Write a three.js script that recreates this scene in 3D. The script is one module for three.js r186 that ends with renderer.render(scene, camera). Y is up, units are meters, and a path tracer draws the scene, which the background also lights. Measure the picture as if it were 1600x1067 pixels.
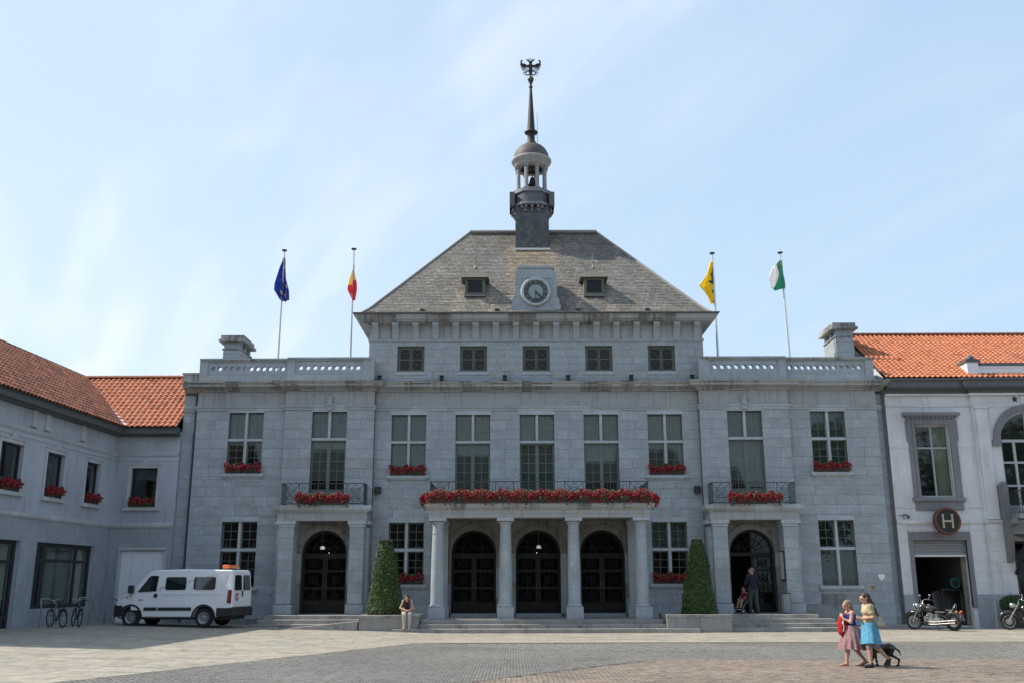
import * as THREE from 'three';
import { mergeGeometries } from 'three/addons/utils/BufferGeometryUtils.js';
import { RoundedBoxGeometry } from 'three/addons/geometries/RoundedBoxGeometry.js';

// ---------- camera ----------
const scene = new THREE.Scene();
const camera = new THREE.PerspectiveCamera(38.8, 1600 / 1067, 0.1, 3000);
camera.position.set(-1.08, 1.2, 42);
camera.rotation.order = 'YXZ';
camera.rotation.set(THREE.MathUtils.degToRad(14.03), 0, THREE.MathUtils.degToRad(-0.15));

// ---------- sun ----------
const SUN = new THREE.Vector3(-0.92, 1, -0.115).normalize();
const sun = new THREE.DirectionalLight(new THREE.Color(1, 0.93, 0.83), 5.0);
sun.position.copy(SUN).multiplyScalar(120);
sun.castShadow = true; sun.shadow.mapSize.set(4096, 4096);
Object.assign(sun.shadow.camera, { left: -45, right: 45, top: 45, bottom: -45, near: 1, far: 300 });
scene.add(sun, sun.target);

// ---------- renderer ----------
const renderer = new THREE.WebGLRenderer({ antialias: true });
renderer.toneMapping = THREE.LinearToneMapping;
renderer.toneMappingExposure = 1.16;
renderer.shadowMap.enabled = true;

// ---------- seeded randomness and noise ----------
let seedState = 12345;
function rnd() { seedState |= 0; seedState = seedState + 0x6D2B79F5 | 0; let t = Math.imul(seedState ^ seedState >>> 15, 1 | seedState); t = t + Math.imul(t ^ t >>> 7, 61 | t) ^ t; return ((t ^ t >>> 14) >>> 0) / 4294967296; }
function reseed(s) { seedState = s; }
const rr = (a, b) => a + (b - a) * rnd();
const pick = (a) => a[Math.floor(rnd() * a.length)];
const clamp = (v, a = 0, b = 1) => Math.min(b, Math.max(a, v));
const lerp = (a, b, t) => a + (b - a) * t;
const sstep = (a, b, v) => { const t = clamp((v - a) / (b - a)); return t * t * (3 - 2 * t); };
function hash(x, y, s) { let h = Math.imul(x | 0, 374761393) + Math.imul(y | 0, 668265263) + Math.imul(s | 0, 2147483647 ^ 0x5bd1e995); h = Math.imul(h ^ h >>> 13, 1274126177); return ((h ^ h >>> 16) >>> 0) / 4294967296; }
function vnoise(x, y, px, py, s) {
  const xi = Math.floor(x), yi = Math.floor(y), fx = x - xi, fy = y - yi, ux = fx * fx * (3 - 2 * fx), uy = fy * fy * (3 - 2 * fy);
  const m = (a, p) => ((a % p) + p) % p;
  const a = hash(m(xi, px), m(yi, py), s), b = hash(m(xi + 1, px), m(yi, py), s), c = hash(m(xi, px), m(yi + 1, py), s), d = hash(m(xi + 1, px), m(yi + 1, py), s);
  return lerp(lerp(a, b, ux), lerp(c, d, ux), uy);
}
function fbm(u, v, px, py, oct, s, gain = 0.5) { let a = 0, w = 1, t = 0; for (let o = 0; o < oct; o++) { a += w * vnoise(u * px, v * py, px, py, s + o * 17); t += w; w *= gain; px *= 2; py *= 2; } return a / t; }

// ---------- sky: pale summer blue with thin cirrus ----------
{
  const W = 1024, H = 512, d = new Float32Array(W * H * 4);
  for (let j = 0; j < H; j++) for (let i = 0; i < W; i++) {
    const el = (j + 0.5) / H * Math.PI - Math.PI / 2, az = ((i + 0.5) / W - 0.5) * 2 * Math.PI;   // row 0 is the bottom
    const dx = Math.cos(el) * Math.cos(az), dy = Math.sin(el), dz = Math.cos(el) * Math.sin(az);
    const h = Math.max(dy, 0), cs = Math.max(0, dx * SUN.x + dy * SUN.y + dz * SUN.z);
    const cc = dx * SUN.x + dy * SUN.y + dz * SUN.z, q0 = Math.pow(1 - h, 1.35);
    let r = lerp(0.14, 0.535, q0), g = lerp(0.315, 0.715, q0), b = lerp(0.64, 0.90, q0);
    const glow = 0.38 * Math.pow((1 + cc) / 2, 2.2) + 0.45 * Math.pow(cs, 14);
    r += glow * 0.98; g += glow * 0.86; b += glow * 0.5;
    // cirrus on a high flat layer, drawn out along one direction
    if (dy > 0.01) {
      const k = 1 / (dy + 0.12), X = dx * k, Z = dz * k;
      const U = -X * 0.454 - Z * 0.891, V = X * 0.891 - Z * 0.454;
      const w = fbm(U * 0.11 + 5, V * 0.11 + 5, 8, 8, 3, 5) * 0.10;
      const n1 = fbm(U * 0.045 + 3 + w, V * 0.15 + 3 + w, 8, 8, 5, 11), n2 = fbm(U * 0.03 + 9, V * 0.05 + 9, 8, 8, 4, 31);
      const n3 = fbm(U * 0.10 + 2 + w * 2, V * 0.42 + 7, 8, 8, 4, 57); const n4 = fbm(U * 0.16 + 1 + w * 3, V * 1.1 + 2 + w, 8, 8, 4, 77), band = sstep(0.44, 0.60, n3); const c = clamp(0.22 * sstep(0.36, 0.7, n1) + 0.40 * band * sstep(0.32, 0.70, n4) + 0.1 * band) * sstep(0.22, 0.55, n2) * sstep(0.0, 0.06, dy) * 0.9;
      r = lerp(r, 0.86 + glow * 0.4, c); g = lerp(g, 0.89 + glow * 0.4, c); b = lerp(b, 0.93 + glow * 0.3, c);
    }
    if (dy < 0) { const q = sstep(0, -0.15, dy); r = lerp(r, 0.30, q); g = lerp(g, 0.29, q); b = lerp(b, 0.28, q); }
    const o = (j * W + i) * 4; d[o] = r; d[o + 1] = g; d[o + 2] = b; d[o + 3] = 1;
  }
  const tx = new THREE.DataTexture(d, W, H, THREE.RGBAFormat, THREE.FloatType);
  tx.mapping = THREE.EquirectangularReflectionMapping; tx.magFilter = THREE.LinearFilter; tx.minFilter = THREE.LinearFilter; tx.needsUpdate = true;
  scene.background = tx; scene.environment = tx;
}

// ---------- textures ----------
function mkTex(size, metres, fn, srgb = true, sy = size) {
  const d = new Uint8Array(size * sy * 4);
  for (let j = 0; j < sy; j++) for (let i = 0; i < size; i++) { const c = fn(i / size, j / sy), o = (j * size + i) * 4; d[o] = clamp(c[0]) * 255; d[o + 1] = clamp(c[1]) * 255; d[o + 2] = clamp(c[2]) * 255; d[o + 3] = 255; }
  const t = new THREE.DataTexture(d, size, sy); t.wrapS = t.wrapT = THREE.RepeatWrapping; t.magFilter = THREE.LinearFilter; t.minFilter = THREE.LinearMipmapLinearFilter; t.generateMipmaps = true;
  if (srgb) t.colorSpace = THREE.SRGBColorSpace; t.repeat.set(1 / metres, 1 / metres); t.needsUpdate = true; return t;
}
const grey = (v) => [v, v, v];
const TX = {};
// limestone: cloudy tone, fine grain, small fossil specks
TX.stone = mkTex(512, 3.1, (u, v) => { const a = fbm(u, v, 4, 4, 5, 1), b = fbm(u, v, 40, 40, 3, 2), c = fbm(u, v, 9, 2, 4, 8); const s = b > 0.72 ? 0.05 : 0; const k = 0.885 + (a - 0.5) * 0.15 + (b - 0.5) * 0.10 + (c - 0.5) * 0.07 + s * 0.6; return [k * 0.995, k, k * 1.005]; });
TX.stoneB = mkTex(256, 1.1, (u, v) => grey(fbm(u, v, 16, 16, 4, 3)), false);
// weathered cornice stone: black crust in blotches and run-off streaks
TX.crust = mkTex(512, 3.7, (u, v) => { const a = fbm(u, v, 5, 7, 5, 41), st = fbm(u, v, 46, 3, 3, 43), g = fbm(u, v, 60, 60, 2, 44); const c = sstep(0.40, 0.68, a * 0.62 + st * 0.38); const k = lerp(0.90, 0.62, c) + (g - 0.5) * 0.10; return [k * 1.0, k * 0.985, k * 0.95]; });
// streaked frieze stone
TX.streak = mkTex(512, 4.3, (u, v) => { const a = fbm(u, v, 5, 5, 4, 51), st = fbm(u, v, 38, 2, 4, 53), g = fbm(u, v, 60, 60, 2, 54); const c = sstep(0.46, 0.74, st * 0.6 + a * 0.4); const k = lerp(0.90, 0.79, c) + (g - 0.5) * 0.08; return [k, k * 0.99, k * 0.97]; });
TX.darkStreak = mkTex(512, 3.3, (u, v) => { const a = fbm(u, v, 4, 5, 5, 141), st = fbm(u, v, 24, 3, 4, 143), g = fbm(u, v, 60, 60, 2, 144); const k = 0.86 - 0.22 * sstep(0.35, 0.7, a * 0.6 + st * 0.4) + (g - 0.5) * 0.1; return [k, k * 0.985, k * 0.95]; });
TX.plaster = mkTex(512, 4.7, (u, v) => { const a = fbm(u, v, 4, 4, 5, 61), st = fbm(u, v, 30, 3, 3, 63), g = fbm(u, v, 70, 70, 2, 62); const k = 0.90 + (a - 0.5) * 0.16 - sstep(0.56, 0.8, st) * 0.06 + (g - 0.5) * 0.05; return [k, k * 0.997, k * 0.99]; });
TX.paving = mkTex(512, 2.3, (u, v) => { const a = fbm(u, v, 4, 4, 5, 71), g = fbm(u, v, 50, 50, 3, 72), s = fbm(u, v, 12, 12, 3, 73); const k = 0.87 + (a - 0.5) * 0.2 + (g - 0.5) * 0.16 - sstep(0.62, 0.8, s) * 0.12; return [k, k * 0.99, k * 0.975]; });
TX.grain = mkTex(256, 0.6, (u, v) => grey(0.82 + (fbm(u, v, 12, 12, 4, 81) - 0.5) * 0.36));
TX.grainB = mkTex(256, 0.5, (u, v) => grey(fbm(u, v, 20, 20, 3, 82)), false);
TX.fold = mkTex(256, 0.5, (u, v) => grey(fbm(u, v, 7, 3, 3, 95)), false);
TX.fabric = mkTex(256, 0.25, (u, v) => grey(0.86 + (fbm(u, v, 30, 30, 2, 91) - 0.5) * 0.2 + (fbm(u, v, 4, 4, 2, 92) - 0.5) * 0.16));

// ---------- materials ----------
function std(rgb, rough = 0.8, o = {}) { const m = new THREE.MeshStandardMaterial({ roughness: rough, metalness: 0, ...o }); m.color.setRGB(...rgb); m.side = THREE.DoubleSide; return m; }
const stoneMat = (k, tint = [0.935, 1.025, 1.06], map = TX.stone) => std([k * tint[0], k * tint[1], k * tint[2]], 0.82, { map, bumpMap: TX.stoneB, bumpScale: 0.004 });
const M = {
  stone: stoneMat(0.465), stoneLight: stoneMat(0.55), stoneDark: stoneMat(0.34), joint: std([0.20, 0.20, 0.20], 0.95, { map: TX.grain }),
  crust: stoneMat(0.46, [0.96, 1, 1.03], TX.crust), streak: stoneMat(0.475, [0.95, 1.005, 1.05], TX.streak),
  blocks: [0.43, 0.442, 0.452, 0.462, 0.475, 0.436].map((k, i) => stoneMat(k, [[0.93, 1.025, 1.065], [0.94, 1.02, 1.055], [0.925, 1.025, 1.075], [0.935, 1.025, 1.06], [0.93, 1.03, 1.07], [0.955, 1.02, 1.035]][i])),
  darkStreak: stoneMat(0.31, [1, 1, 1], TX.darkStreak),  // darker streaked stone for the porch lining, soffit and door arches
  drip: stoneMat(0.42, [0.95, 1, 1.03], TX.darkStreak),
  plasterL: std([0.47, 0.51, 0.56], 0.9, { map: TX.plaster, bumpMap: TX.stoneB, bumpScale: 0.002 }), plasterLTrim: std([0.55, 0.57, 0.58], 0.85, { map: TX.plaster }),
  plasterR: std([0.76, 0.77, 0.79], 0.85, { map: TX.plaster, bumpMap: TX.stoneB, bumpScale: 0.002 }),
  greyPaint: std([0.24, 0.235, 0.255], 0.6, { map: TX.plaster }), gutter: std([0.13, 0.145, 0.145], 0.55, { map: TX.grain }), gutterR: std([0.15, 0.15, 0.155], 0.5, { map: TX.grain }),
  casement: std([0.12, 0.145, 0.125], 0.55), olive: std([0.105, 0.11, 0.08], 0.6), darkFrame: std([0.022, 0.022, 0.023], 0.45), whitePaint: std([0.74, 0.75, 0.77], 0.5),
  curtain: std([0.17, 0.20, 0.175], 0.95, { map: TX.fabric }), curtainPale: std([0.50, 0.48, 0.36], 0.95, { map: TX.fabric }), blind: std([0.13, 0.14, 0.14], 0.9, { map: TX.fabric }),
  room: std([0.05, 0.048, 0.045], 0.95), iron: std([0.035, 0.038, 0.04], 0.5, { metalness: 0.3 }), bronze: std([0.018, 0.017, 0.016], 0.42, { metalness: 0.5, map: TX.grain }), railing: std([0.055, 0.065, 0.07], 0.5, { metalness: 0.2 }),
  lead: std([0.30, 0.31, 0.33], 0.6, { map: TX.grain }), copper: std([0.17, 0.15, 0.11], 0.5, { metalness: 0.4, map: TX.grain }), copperDark: std([0.055, 0.045, 0.04], 0.55, { metalness: 0.3, map: TX.grain }), pale: std([0.62, 0.62, 0.6], 0.6),
  white: std([0.8, 0.8, 0.8], 0.4), black: std([0.02, 0.02, 0.02], 0.6), rubber: std([0.018, 0.018, 0.018], 0.85), galvanised: std([0.22, 0.225, 0.23], 0.55, { metalness: 0.4 }), chrome: std([0.5, 0.5, 0.51], 0.2, { metalness: 1 }), steel: std([0.50, 0.51, 0.52], 0.35, { metalness: 0.9 }),
  asphaltJoint: std([0.17, 0.16, 0.145], 0.95, { map: TX.grain }),
};
M.glass = new THREE.MeshPhysicalMaterial({ color: 0xffffff, roughness: 0.03, transmission: 1, thickness: 0, ior: 1.5, side: THREE.DoubleSide }); M.glass.color.setRGB(0.82, 0.88, 0.86);
M.tinted = new THREE.MeshPhysicalMaterial({ color: 0xffffff, roughness: 0.03, transmission: 1, thickness: 0, ior: 1.38, side: THREE.DoubleSide }); M.tinted.color.setRGB(0.2, 0.25, 0.24);

// ---------- scene graph helpers ----------
const taken = new Map();
function numbered(n) { const k = taken.get(n) ?? 0; taken.set(n, k + 1); return k ? `${n}_${String(k).padStart(3, '0')}` : n; }
function tagged(o, label, category, group) { o.userData.label = label; o.userData.category = category; if (group) o.userData.group = group; return o; }
function thing(name, label, category, pos = [0, 0, 0], ry = 0, group) { const g = new THREE.Group(); g.name = numbered(name); g.position.set(...pos); g.rotation.y = ry; scene.add(g); return tagged(g, label, category, group); }
function mesh(geo, mat) { const m = new THREE.Mesh(geo, mat); m.castShadow = m.receiveShadow = true; return m; }
function part(parent, name, geo, mat, label) { const m = mesh(Array.isArray(geo) ? mg(geo) : geo, mat); m.name = name; parent.add(m); if (label) m.userData.label = label; return m; }
function node(parent, name, pos, ry) { const g = new THREE.Group(); g.name = name; if (pos) g.position.set(...pos); if (ry) g.rotation.y = ry; parent.add(g); return g; }
function stuffPart(parent, name, geo, mat) { const m = part(parent, name, geo, mat); m.userData.kind = 'stuff'; return m; }
function copyOf(o, label, pos, ry) { const c = o.clone(); c.name = numbered(o.name.replace(/_\d{3}$/, '')); c.userData = { ...o.userData, label }; if (pos) c.position.set(...pos); if (ry !== undefined) c.rotation.y = ry; scene.add(c); return c; }

// ---------- geometry helpers (uv in metres, by the way a face points) ----------
function uvm(g, ox = 0, oy = 0) {
  if (g.index) g = g.toNonIndexed();
  const p = g.attributes.position, n = g.attributes.normal, uv = new Float32Array(p.count * 2);
  for (let i = 0; i < p.count; i += 3) {
    let nx = 0, ny = 0, nz = 0; for (let k = 0; k < 3; k++) { nx += n.getX(i + k); ny += n.getY(i + k); nz += n.getZ(i + k); }
    nx = Math.abs(nx); ny = Math.abs(ny); nz = Math.abs(nz);
    for (let k = 0; k < 3; k++) { const x = p.getX(i + k), y = p.getY(i + k), z = p.getZ(i + k); const a = nx > ny && nx > nz ? [z, y] : ny > nz ? [x, z] : [x, y]; uv[(i + k) * 2] = a[0] + ox; uv[(i + k) * 2 + 1] = a[1] + oy; }
  }
  g.setAttribute('uv', new THREE.BufferAttribute(uv, 2)); return g;
}
function mg(list) { const l = list.map((g) => { let q = g.index ? g.toNonIndexed() : g; if (!q.attributes.uv) q = uvm(q); for (const k of Object.keys(q.attributes)) if (!['position', 'normal', 'uv', 'color'].includes(k)) q.deleteAttribute(k); return q; }); const hasC = l.every((g) => g.attributes.color); if (!hasC) l.forEach((g) => g.deleteAttribute('color')); return l.length === 1 ? l[0] : mergeGeometries(l, false); }
const bx = (x0, x1, y0, y1, z0, z1) => uvm(new THREE.BoxGeometry(Math.abs(x1 - x0), Math.abs(y1 - y0), Math.abs(z1 - z0)).translate((x0 + x1) / 2, (y0 + y1) / 2, (z0 + z1) / 2));
const cb = (w, h, d, x = 0, y = 0, z = 0) => bx(x - w / 2, x + w / 2, y - h / 2, y + h / 2, z - d / 2, z + d / 2);
const rbx = (w, h, d, x, y, z, r = 0.02, s = 2) => uvm(new RoundedBoxGeometry(w, h, d, s, r).translate(x, y, z));
const cyl = (r0, r1, h, x = 0, y = 0, z = 0, s = 16) => uvm(new THREE.CylinderGeometry(r1, r0, h, s).translate(x, y + h / 2, z));   // r0 at the foot
const sph = (r, x, y, z, sx = 1, sy = 1, sz = 1, s = 14) => uvm(new THREE.SphereGeometry(r, s, Math.max(6, s * 0.7 | 0)).scale(sx, sy, sz).translate(x, y, z));
const lathe = (pts, x = 0, y = 0, z = 0, s = 24) => uvm(new THREE.LatheGeometry(pts.map((p) => new THREE.Vector2(...p)), s).translate(x, y, z));
const v3 = (a) => new THREE.Vector3(...a);
const tube = (pts, r, s = 8, n = 0, closed = false) => uvm(new THREE.TubeGeometry(pts.length === 2 ? new THREE.LineCurve3(v3(pts[0]), v3(pts[1])) : new THREE.CatmullRomCurve3(pts.map(v3), closed, 'centripetal'), n || (pts.length === 2 ? 1 : pts.length * 6), r, s, closed));
function bar(a, b, r0, r1 = r0, s = 8) { const A = v3(a), B = v3(b), d = B.clone().sub(A), L = d.length(); const g = new THREE.CylinderGeometry(r1, r0, L, s); g.applyQuaternion(new THREE.Quaternion().setFromUnitVectors(new THREE.Vector3(0, 1, 0), d.normalize())); const m = A.add(B).multiplyScalar(0.5); return uvm(g.translate(m.x, m.y, m.z)); }
const shp = (pts) => { const s = new THREE.Shape(); pts.forEach((p, i) => (i ? s.lineTo(...p) : s.moveTo(...p))); s.closePath(); return s; };
const ext = (s, depth, z = 0, o = {}) => uvm(new THREE.ExtrudeGeometry(s, { depth, bevelEnabled: false, curveSegments: 20, ...o }).translate(0, 0, z));
function tf(g, m) { return g.clone().applyMatrix4(m); }
const mat4 = (pos = [0, 0, 0], rot = [0, 0, 0], sc = [1, 1, 1]) => new THREE.Matrix4().compose(v3(pos), new THREE.Quaternion().setFromEuler(new THREE.Euler(...rot, 'YXZ')), v3(sc));
function paint(g, rgb) { const n = g.attributes.position.count, c = new Float32Array(n * 3); for (let i = 0; i < n; i++) c.set(rgb, i * 3); g.setAttribute('color', new THREE.BufferAttribute(c, 3)); return g; }
function rectHole(x0, x1, y0, y1) { const h = new THREE.Path(); h.moveTo(x0, y0); h.lineTo(x0, y1); h.lineTo(x1, y1); h.lineTo(x1, y0); h.closePath(); return h; }
function archHole(cx, w, y0, ys) { const h = new THREE.Path(), r = w / 2; h.moveTo(cx - r, y0); h.lineTo(cx - r, ys); h.absarc(cx, ys, r, Math.PI, 0, true); h.lineTo(cx + r, y0); h.closePath(); return h; }
function archShape(cx, w, y0, ys) { const s = new THREE.Shape(), r = w / 2; s.moveTo(cx - r, y0); s.lineTo(cx - r, ys); s.absarc(cx, ys, r, Math.PI, 0, true); s.lineTo(cx + r, y0); s.closePath(); return s; }
// moulding: profile [[out, y], ...] swept along a ground path [[x, z], ...] with mitred corners; out is to the right of travel
// returns one geometry for each stone, straight runs cut into stones about len long
function sweep(profile, path, len = 1e9, gap = 0.006, closed = false) {
  const P = path.map((p) => new THREE.Vector2(...p)), n = P.length, nor = [];
  const en = (i) => { const a = P[i], b = P[(i + 1) % n], d = b.clone().sub(a).normalize(); return new THREE.Vector2(-d.y, d.x).negate().negate(); };
  const outN = (i) => { const d = en(i); return d; };
  for (let i = 0; i < n; i++) {
    const e0 = i > 0 || closed ? outN((i - 1 + n) % n) : null, e1 = i < n - 1 || closed ? outN(i) : null;
    if (!e0) nor.push(e1.clone()); else if (!e1) nor.push(e0.clone()); else { const m = e0.clone().add(e1).normalize(); nor.push(m.multiplyScalar(1 / Math.max(0.2, m.dot(e0)))); }
  }
  const out = [], segs = closed ? n : n - 1;
  for (let i = 0; i < segs; i++) {
    const a = P[i], b = P[(i + 1) % n], L = a.distanceTo(b), k = Math.max(1, Math.round(L / len));
    for (let j = 0; j < k; j++) {
      const t0 = j / k + (j ? gap / L / 2 : 0), t1 = (j + 1) / k - (j < k - 1 ? gap / L / 2 : 0);
      const pt = (t, o) => { const p = a.clone().lerp(b, t), m = t <= 0 ? nor[i] : t >= 1 ? nor[(i + 1) % n] : outN(i); return p.add(m.clone().multiplyScalar(o)); };
      const pos = []; const ring = (t) => profile.map(([o, y]) => { const q = pt(t, o); return [q.x, y, q.y]; });
      const A = ring(t0), B = ring(t1), m = profile.length;
      for (let q = 0; q < m; q++) { const w = (q + 1) % m; pos.push(...A[q], ...B[q], ...B[w], ...A[q], ...B[w], ...A[w]); }
      const tri = THREE.ShapeUtils.triangulateShape(profile.map((p) => new THREE.Vector2(...p)), []);
      for (const [x, y, z] of tri) pos.push(...A[x], ...A[y], ...A[z], ...B[z], ...B[y], ...B[x]);
      const g = new THREE.BufferGeometry(); g.setAttribute('position', new THREE.Float32BufferAttribute(pos, 3)); g.computeVertexNormals(); out.push(uvm(g, rr(0, 9), rr(0, 9)));
    }
  }
  return out;
}
// ground height: the square falls gently from the left wing to the right and towards the viewer
const GY = (x, z) => -0.6 + 0.33 * clamp((-3 - x) / 14) - 0.004 * clamp(z - 4, 0, 30);
// ================= ground =================
function heightSheet(x0, x1, z0, z1, nx, nz, dy) {
  const g = new THREE.PlaneGeometry(x1 - x0, z1 - z0, nx, nz).rotateX(-Math.PI / 2).translate((x0 + x1) / 2, 0, (z0 + z1) / 2);
  const p = g.attributes.position; for (let i = 0; i < p.count; i++) p.setY(i, GY(p.getX(i), p.getZ(i)) + dy); g.computeVertexNormals(); return uvm(g);
}
function structure(name, geo, mat) { const m = mesh(geo, mat); m.name = numbered(name); m.userData.kind = 'structure'; scene.add(m); return m; }
{
  const far = structure('ground', uvm(new THREE.PlaneGeometry(1600, 1600).rotateX(-Math.PI / 2).translate(0, -0.9, 0)), std([0.23, 0.22, 0.20], 0.95, { map: TX.paving }));
  const sq = structure('square', heightSheet(-60, 60, -14, 90, 60, 52, -0.05), std([0.30, 0.285, 0.26], 0.95, { map: TX.paving }));
  // ---- flagstones: laid in courses, each slab a piece of its own as far as it can be told apart ----
  const FX = (z) => (z < 9.8 ? 1e9 : -3.9 - (z - 9.8) * 0.407);          // right limit of the flagstone field
  const flagMats = [0.375, 0.395, 0.41, 0.425, 0.385].map((k, i) => std([k * 1.02, k * [0.93, 0.94, 0.925, 0.935, 0.95][i], k * [0.77, 0.79, 0.75, 0.78, 0.81][i]], 0.85, { map: TX.paving, bumpMap: TX.stoneB, bumpScale: 0.004 }));
  const slabs = []; let row = 0;
  for (let z = 1.2; z < 27;) {
    const d = pick([0.5, 0.6, 0.7]); let x = -19.5 - rr(0, 0.8); row++;
    while (x < 21) {
      const w = pick([0.7, 0.8, 0.9, 1.0, 1.2]); const la = FX(z), lb = FX(z + d), lim = Math.min(la, lb); let x1 = x + w, xa = x1, xb = x1; const last = x1 > lim - 0.25; if (last) { xa = Math.min(la, 21.5); xb = Math.min(lb, 21.5); x1 = Math.min(xa, xb); }
      if (x1 - x > 0.12 && !(z < 3.6 && x > -8.5 && x1 < 13)) slabs.push([x + 0.004, x1 - 0.004, z + 0.004, z + d - 0.004, last ? xa - 0.01 : 0, last ? xb - 0.01 : 0]);
      x += w; if (last) break;
    }
    z += d;
  }
  const slabGeo = ([x0, x1, z0, z1, ea, eb]) => { const g = bx(x0, x1, -0.06, 0.006 + rr(-0.003, 0.003), z0, z1), p = g.attributes.position; if (ea) for (let i = 0; i < p.count; i++) if (p.getX(i) > (x0 + x1) / 2) p.setX(i, p.getZ(i) < (z0 + z1) / 2 ? ea : eb); const ox = rr(0, 7), oy = rr(0, 7), uv = g.attributes.uv; for (let i = 0; i < p.count; i++) { p.setY(i, p.getY(i) + GY(p.getX(i), p.getZ(i))); uv.setXY(i, uv.getX(i) + ox, uv.getY(i) + oy); } g.computeVertexNormals(); return g; };
  // nearest slabs in view show largest
  const shows = (s) => { const cx = (s[0] + s[1]) / 2, cz = (s[2] + s[3]) / 2, D = 42 - cz; const px = Math.abs((cx + 1.08) / D); return px > 0.54 || cz > 25 ? 0 : (s[1] - s[0]) * (s[3] - s[2]) / (D * D * D); };
  slabs.sort((a, b) => shows(b) - shows(a));
  slabs.slice(0, 300).forEach((s) => part(sq, 'flagstone', slabGeo(s), pick(flagMats)));
  const rest = slabs.slice(300).map((s) => { const k = rr(0.375, 0.425); return paint(slabGeo(s), [k * 1.03, k * 0.935, k * 0.78]); });
  stuffPart(sq, 'flagstone_field', rest, std([1, 1, 1], 0.85, { map: TX.paving, vertexColors: true }));
  // ---- small setts and clinker bricks: far too many to count ----
  function setts(name, label, category, cells, geo, mat, colors) {
    const im = new THREE.InstancedMesh(geo, mat, cells.length), m = new THREE.Matrix4(), c = new THREE.Color();
    cells.forEach(([x, z, ry], i) => { m.compose(new THREE.Vector3(x, GY(x, z) + rr(-0.003, 0.003), z), new THREE.Quaternion().setFromEuler(new THREE.Euler(rr(-0.02, 0.02), ry + rr(-0.03, 0.03), rr(-0.02, 0.02))), new THREE.Vector3(rr(0.93, 1.05), 1, rr(0.93, 1.05))); im.setMatrixAt(i, m); const k = colors(x, z); im.setColorAt(i, c.setRGB(...k)); });
    im.name = numbered(name); im.castShadow = im.receiveShadow = true; im.userData = { label, category, kind: 'stuff' }; scene.add(im);
  }
  // clinker field boundary (its left edge runs along a drain line towards the viewer)
  const inBrick = (x, z) => z > 16.75 && x > Math.max(-3.6, 2.2 - (z - 17.0) * 0.82);
  const inSett = (x, z) => z > 9.85 && x > FX(z) + 0.02 && !inBrick(x, z);
  const cells = [], bricks = [];
  for (let z = 9.9; z < 26; z += 0.115) { const o = (Math.round(z / 0.115) % 2) * 0.07; for (let x = -11; x < 16.5; x += 0.145) { const X = x + o; if (Math.abs((X + 1.08) / (42 - z)) > 0.56) continue; if (inSett(X, z)) cells.push([X, z, 0]); } }
  for (let z = 16.8; z < 26; z += 0.085) { const o = (Math.round(z / 0.085) % 2) * 0.105; for (let x = -5; x < 14.5; x += 0.21) { const X = x + o; if (Math.abs((X + 1.08) / (42 - z)) > 0.56) continue; if (inBrick(X, z)) bricks.push([X, z, 0]); } }
  const g1 = uvm(new RoundedBoxGeometry(0.134, 0.1, 0.105, 1, 0.014).translate(0, -0.042, 0)), g2 = uvm(new RoundedBoxGeometry(0.2, 0.08, 0.076, 1, 0.008).translate(0, -0.034, 0));
  const n2 = (x, z, s) => fbm(x * 0.05 + 3, z * 0.05 + 3, 8, 8, 3, s);
  setts('cobblestones', 'grey stone setts in a band across the square', 'cobblestones', cells, g1, std([1, 1, 1], 0.8, { map: TX.grain }), (x, z) => { const k = (0.19 + 0.10 * n2(x, z, 201)) * rr(0.8, 1.2); return [k * 1.03, k * 0.98, k * 0.88]; });
  setts('clinker_bricks', 'reddish brown clinker paving bricks nearest the viewer', 'paving bricks', bricks, g2, std([1, 1, 1], 0.85, { map: TX.grain }), (x, z) => { const k = (0.245 + 0.10 * n2(x, z, 211)) * rr(0.65, 1.3), q = rr(0, 1); return [k * 1.1, k * lerp(0.82, 0.92, q), k * lerp(0.6, 0.76, q)]; });
  // pale herringbone joints strip and the drain line
  const dr = []; for (let i = 0; i < 22; i++) { const t = i / 22, x = lerp(2.0, -3.4, t), z = lerp(17.1, 23.7, t); dr.push(tf(bx(-0.17, 0.17, -0.04, 0.008, -0.09, 0.09), mat4([x, GY(x, z), z], [0, 0.88, 0]))); }
  const drain = mesh(mg(dr), std([0.09, 0.09, 0.09], 0.6, { map: TX.grain })); drain.name = 'drain_channel'; tagged(drain, 'dark drain channel running diagonally between setts and red bricks', 'drain'); scene.add(drain);
  // rows of pale kerb setts crossing the band on the left, as in the photograph
  const strips = [];
  for (let i = 0; i < 15; i++) { const x = -2.6 + i * 0.52, z0 = 10.1, L = Math.max(0.5, 3.4 - Math.abs(i - 9) * 0.12); for (let k = 0; k * 0.3 < L; k++) { const zz = z0 + k * 0.3, xx = x + k * 0.16; strips.push(tf(bx(-0.045, 0.045, -0.05, 0.009, -0.14, 0.14), mat4([xx, GY(xx, zz), zz], [0, 0.49, 0]))); } }
  const st = mesh(mg(strips), std([0.42, 0.39, 0.34], 0.85, { map: TX.grain })); st.name = 'pale_sett_rows'; st.userData = { kind: 'stuff', label: 'narrow pale sett rows slanting across the grey setts', category: 'setts' }; scene.add(st);
}
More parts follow.
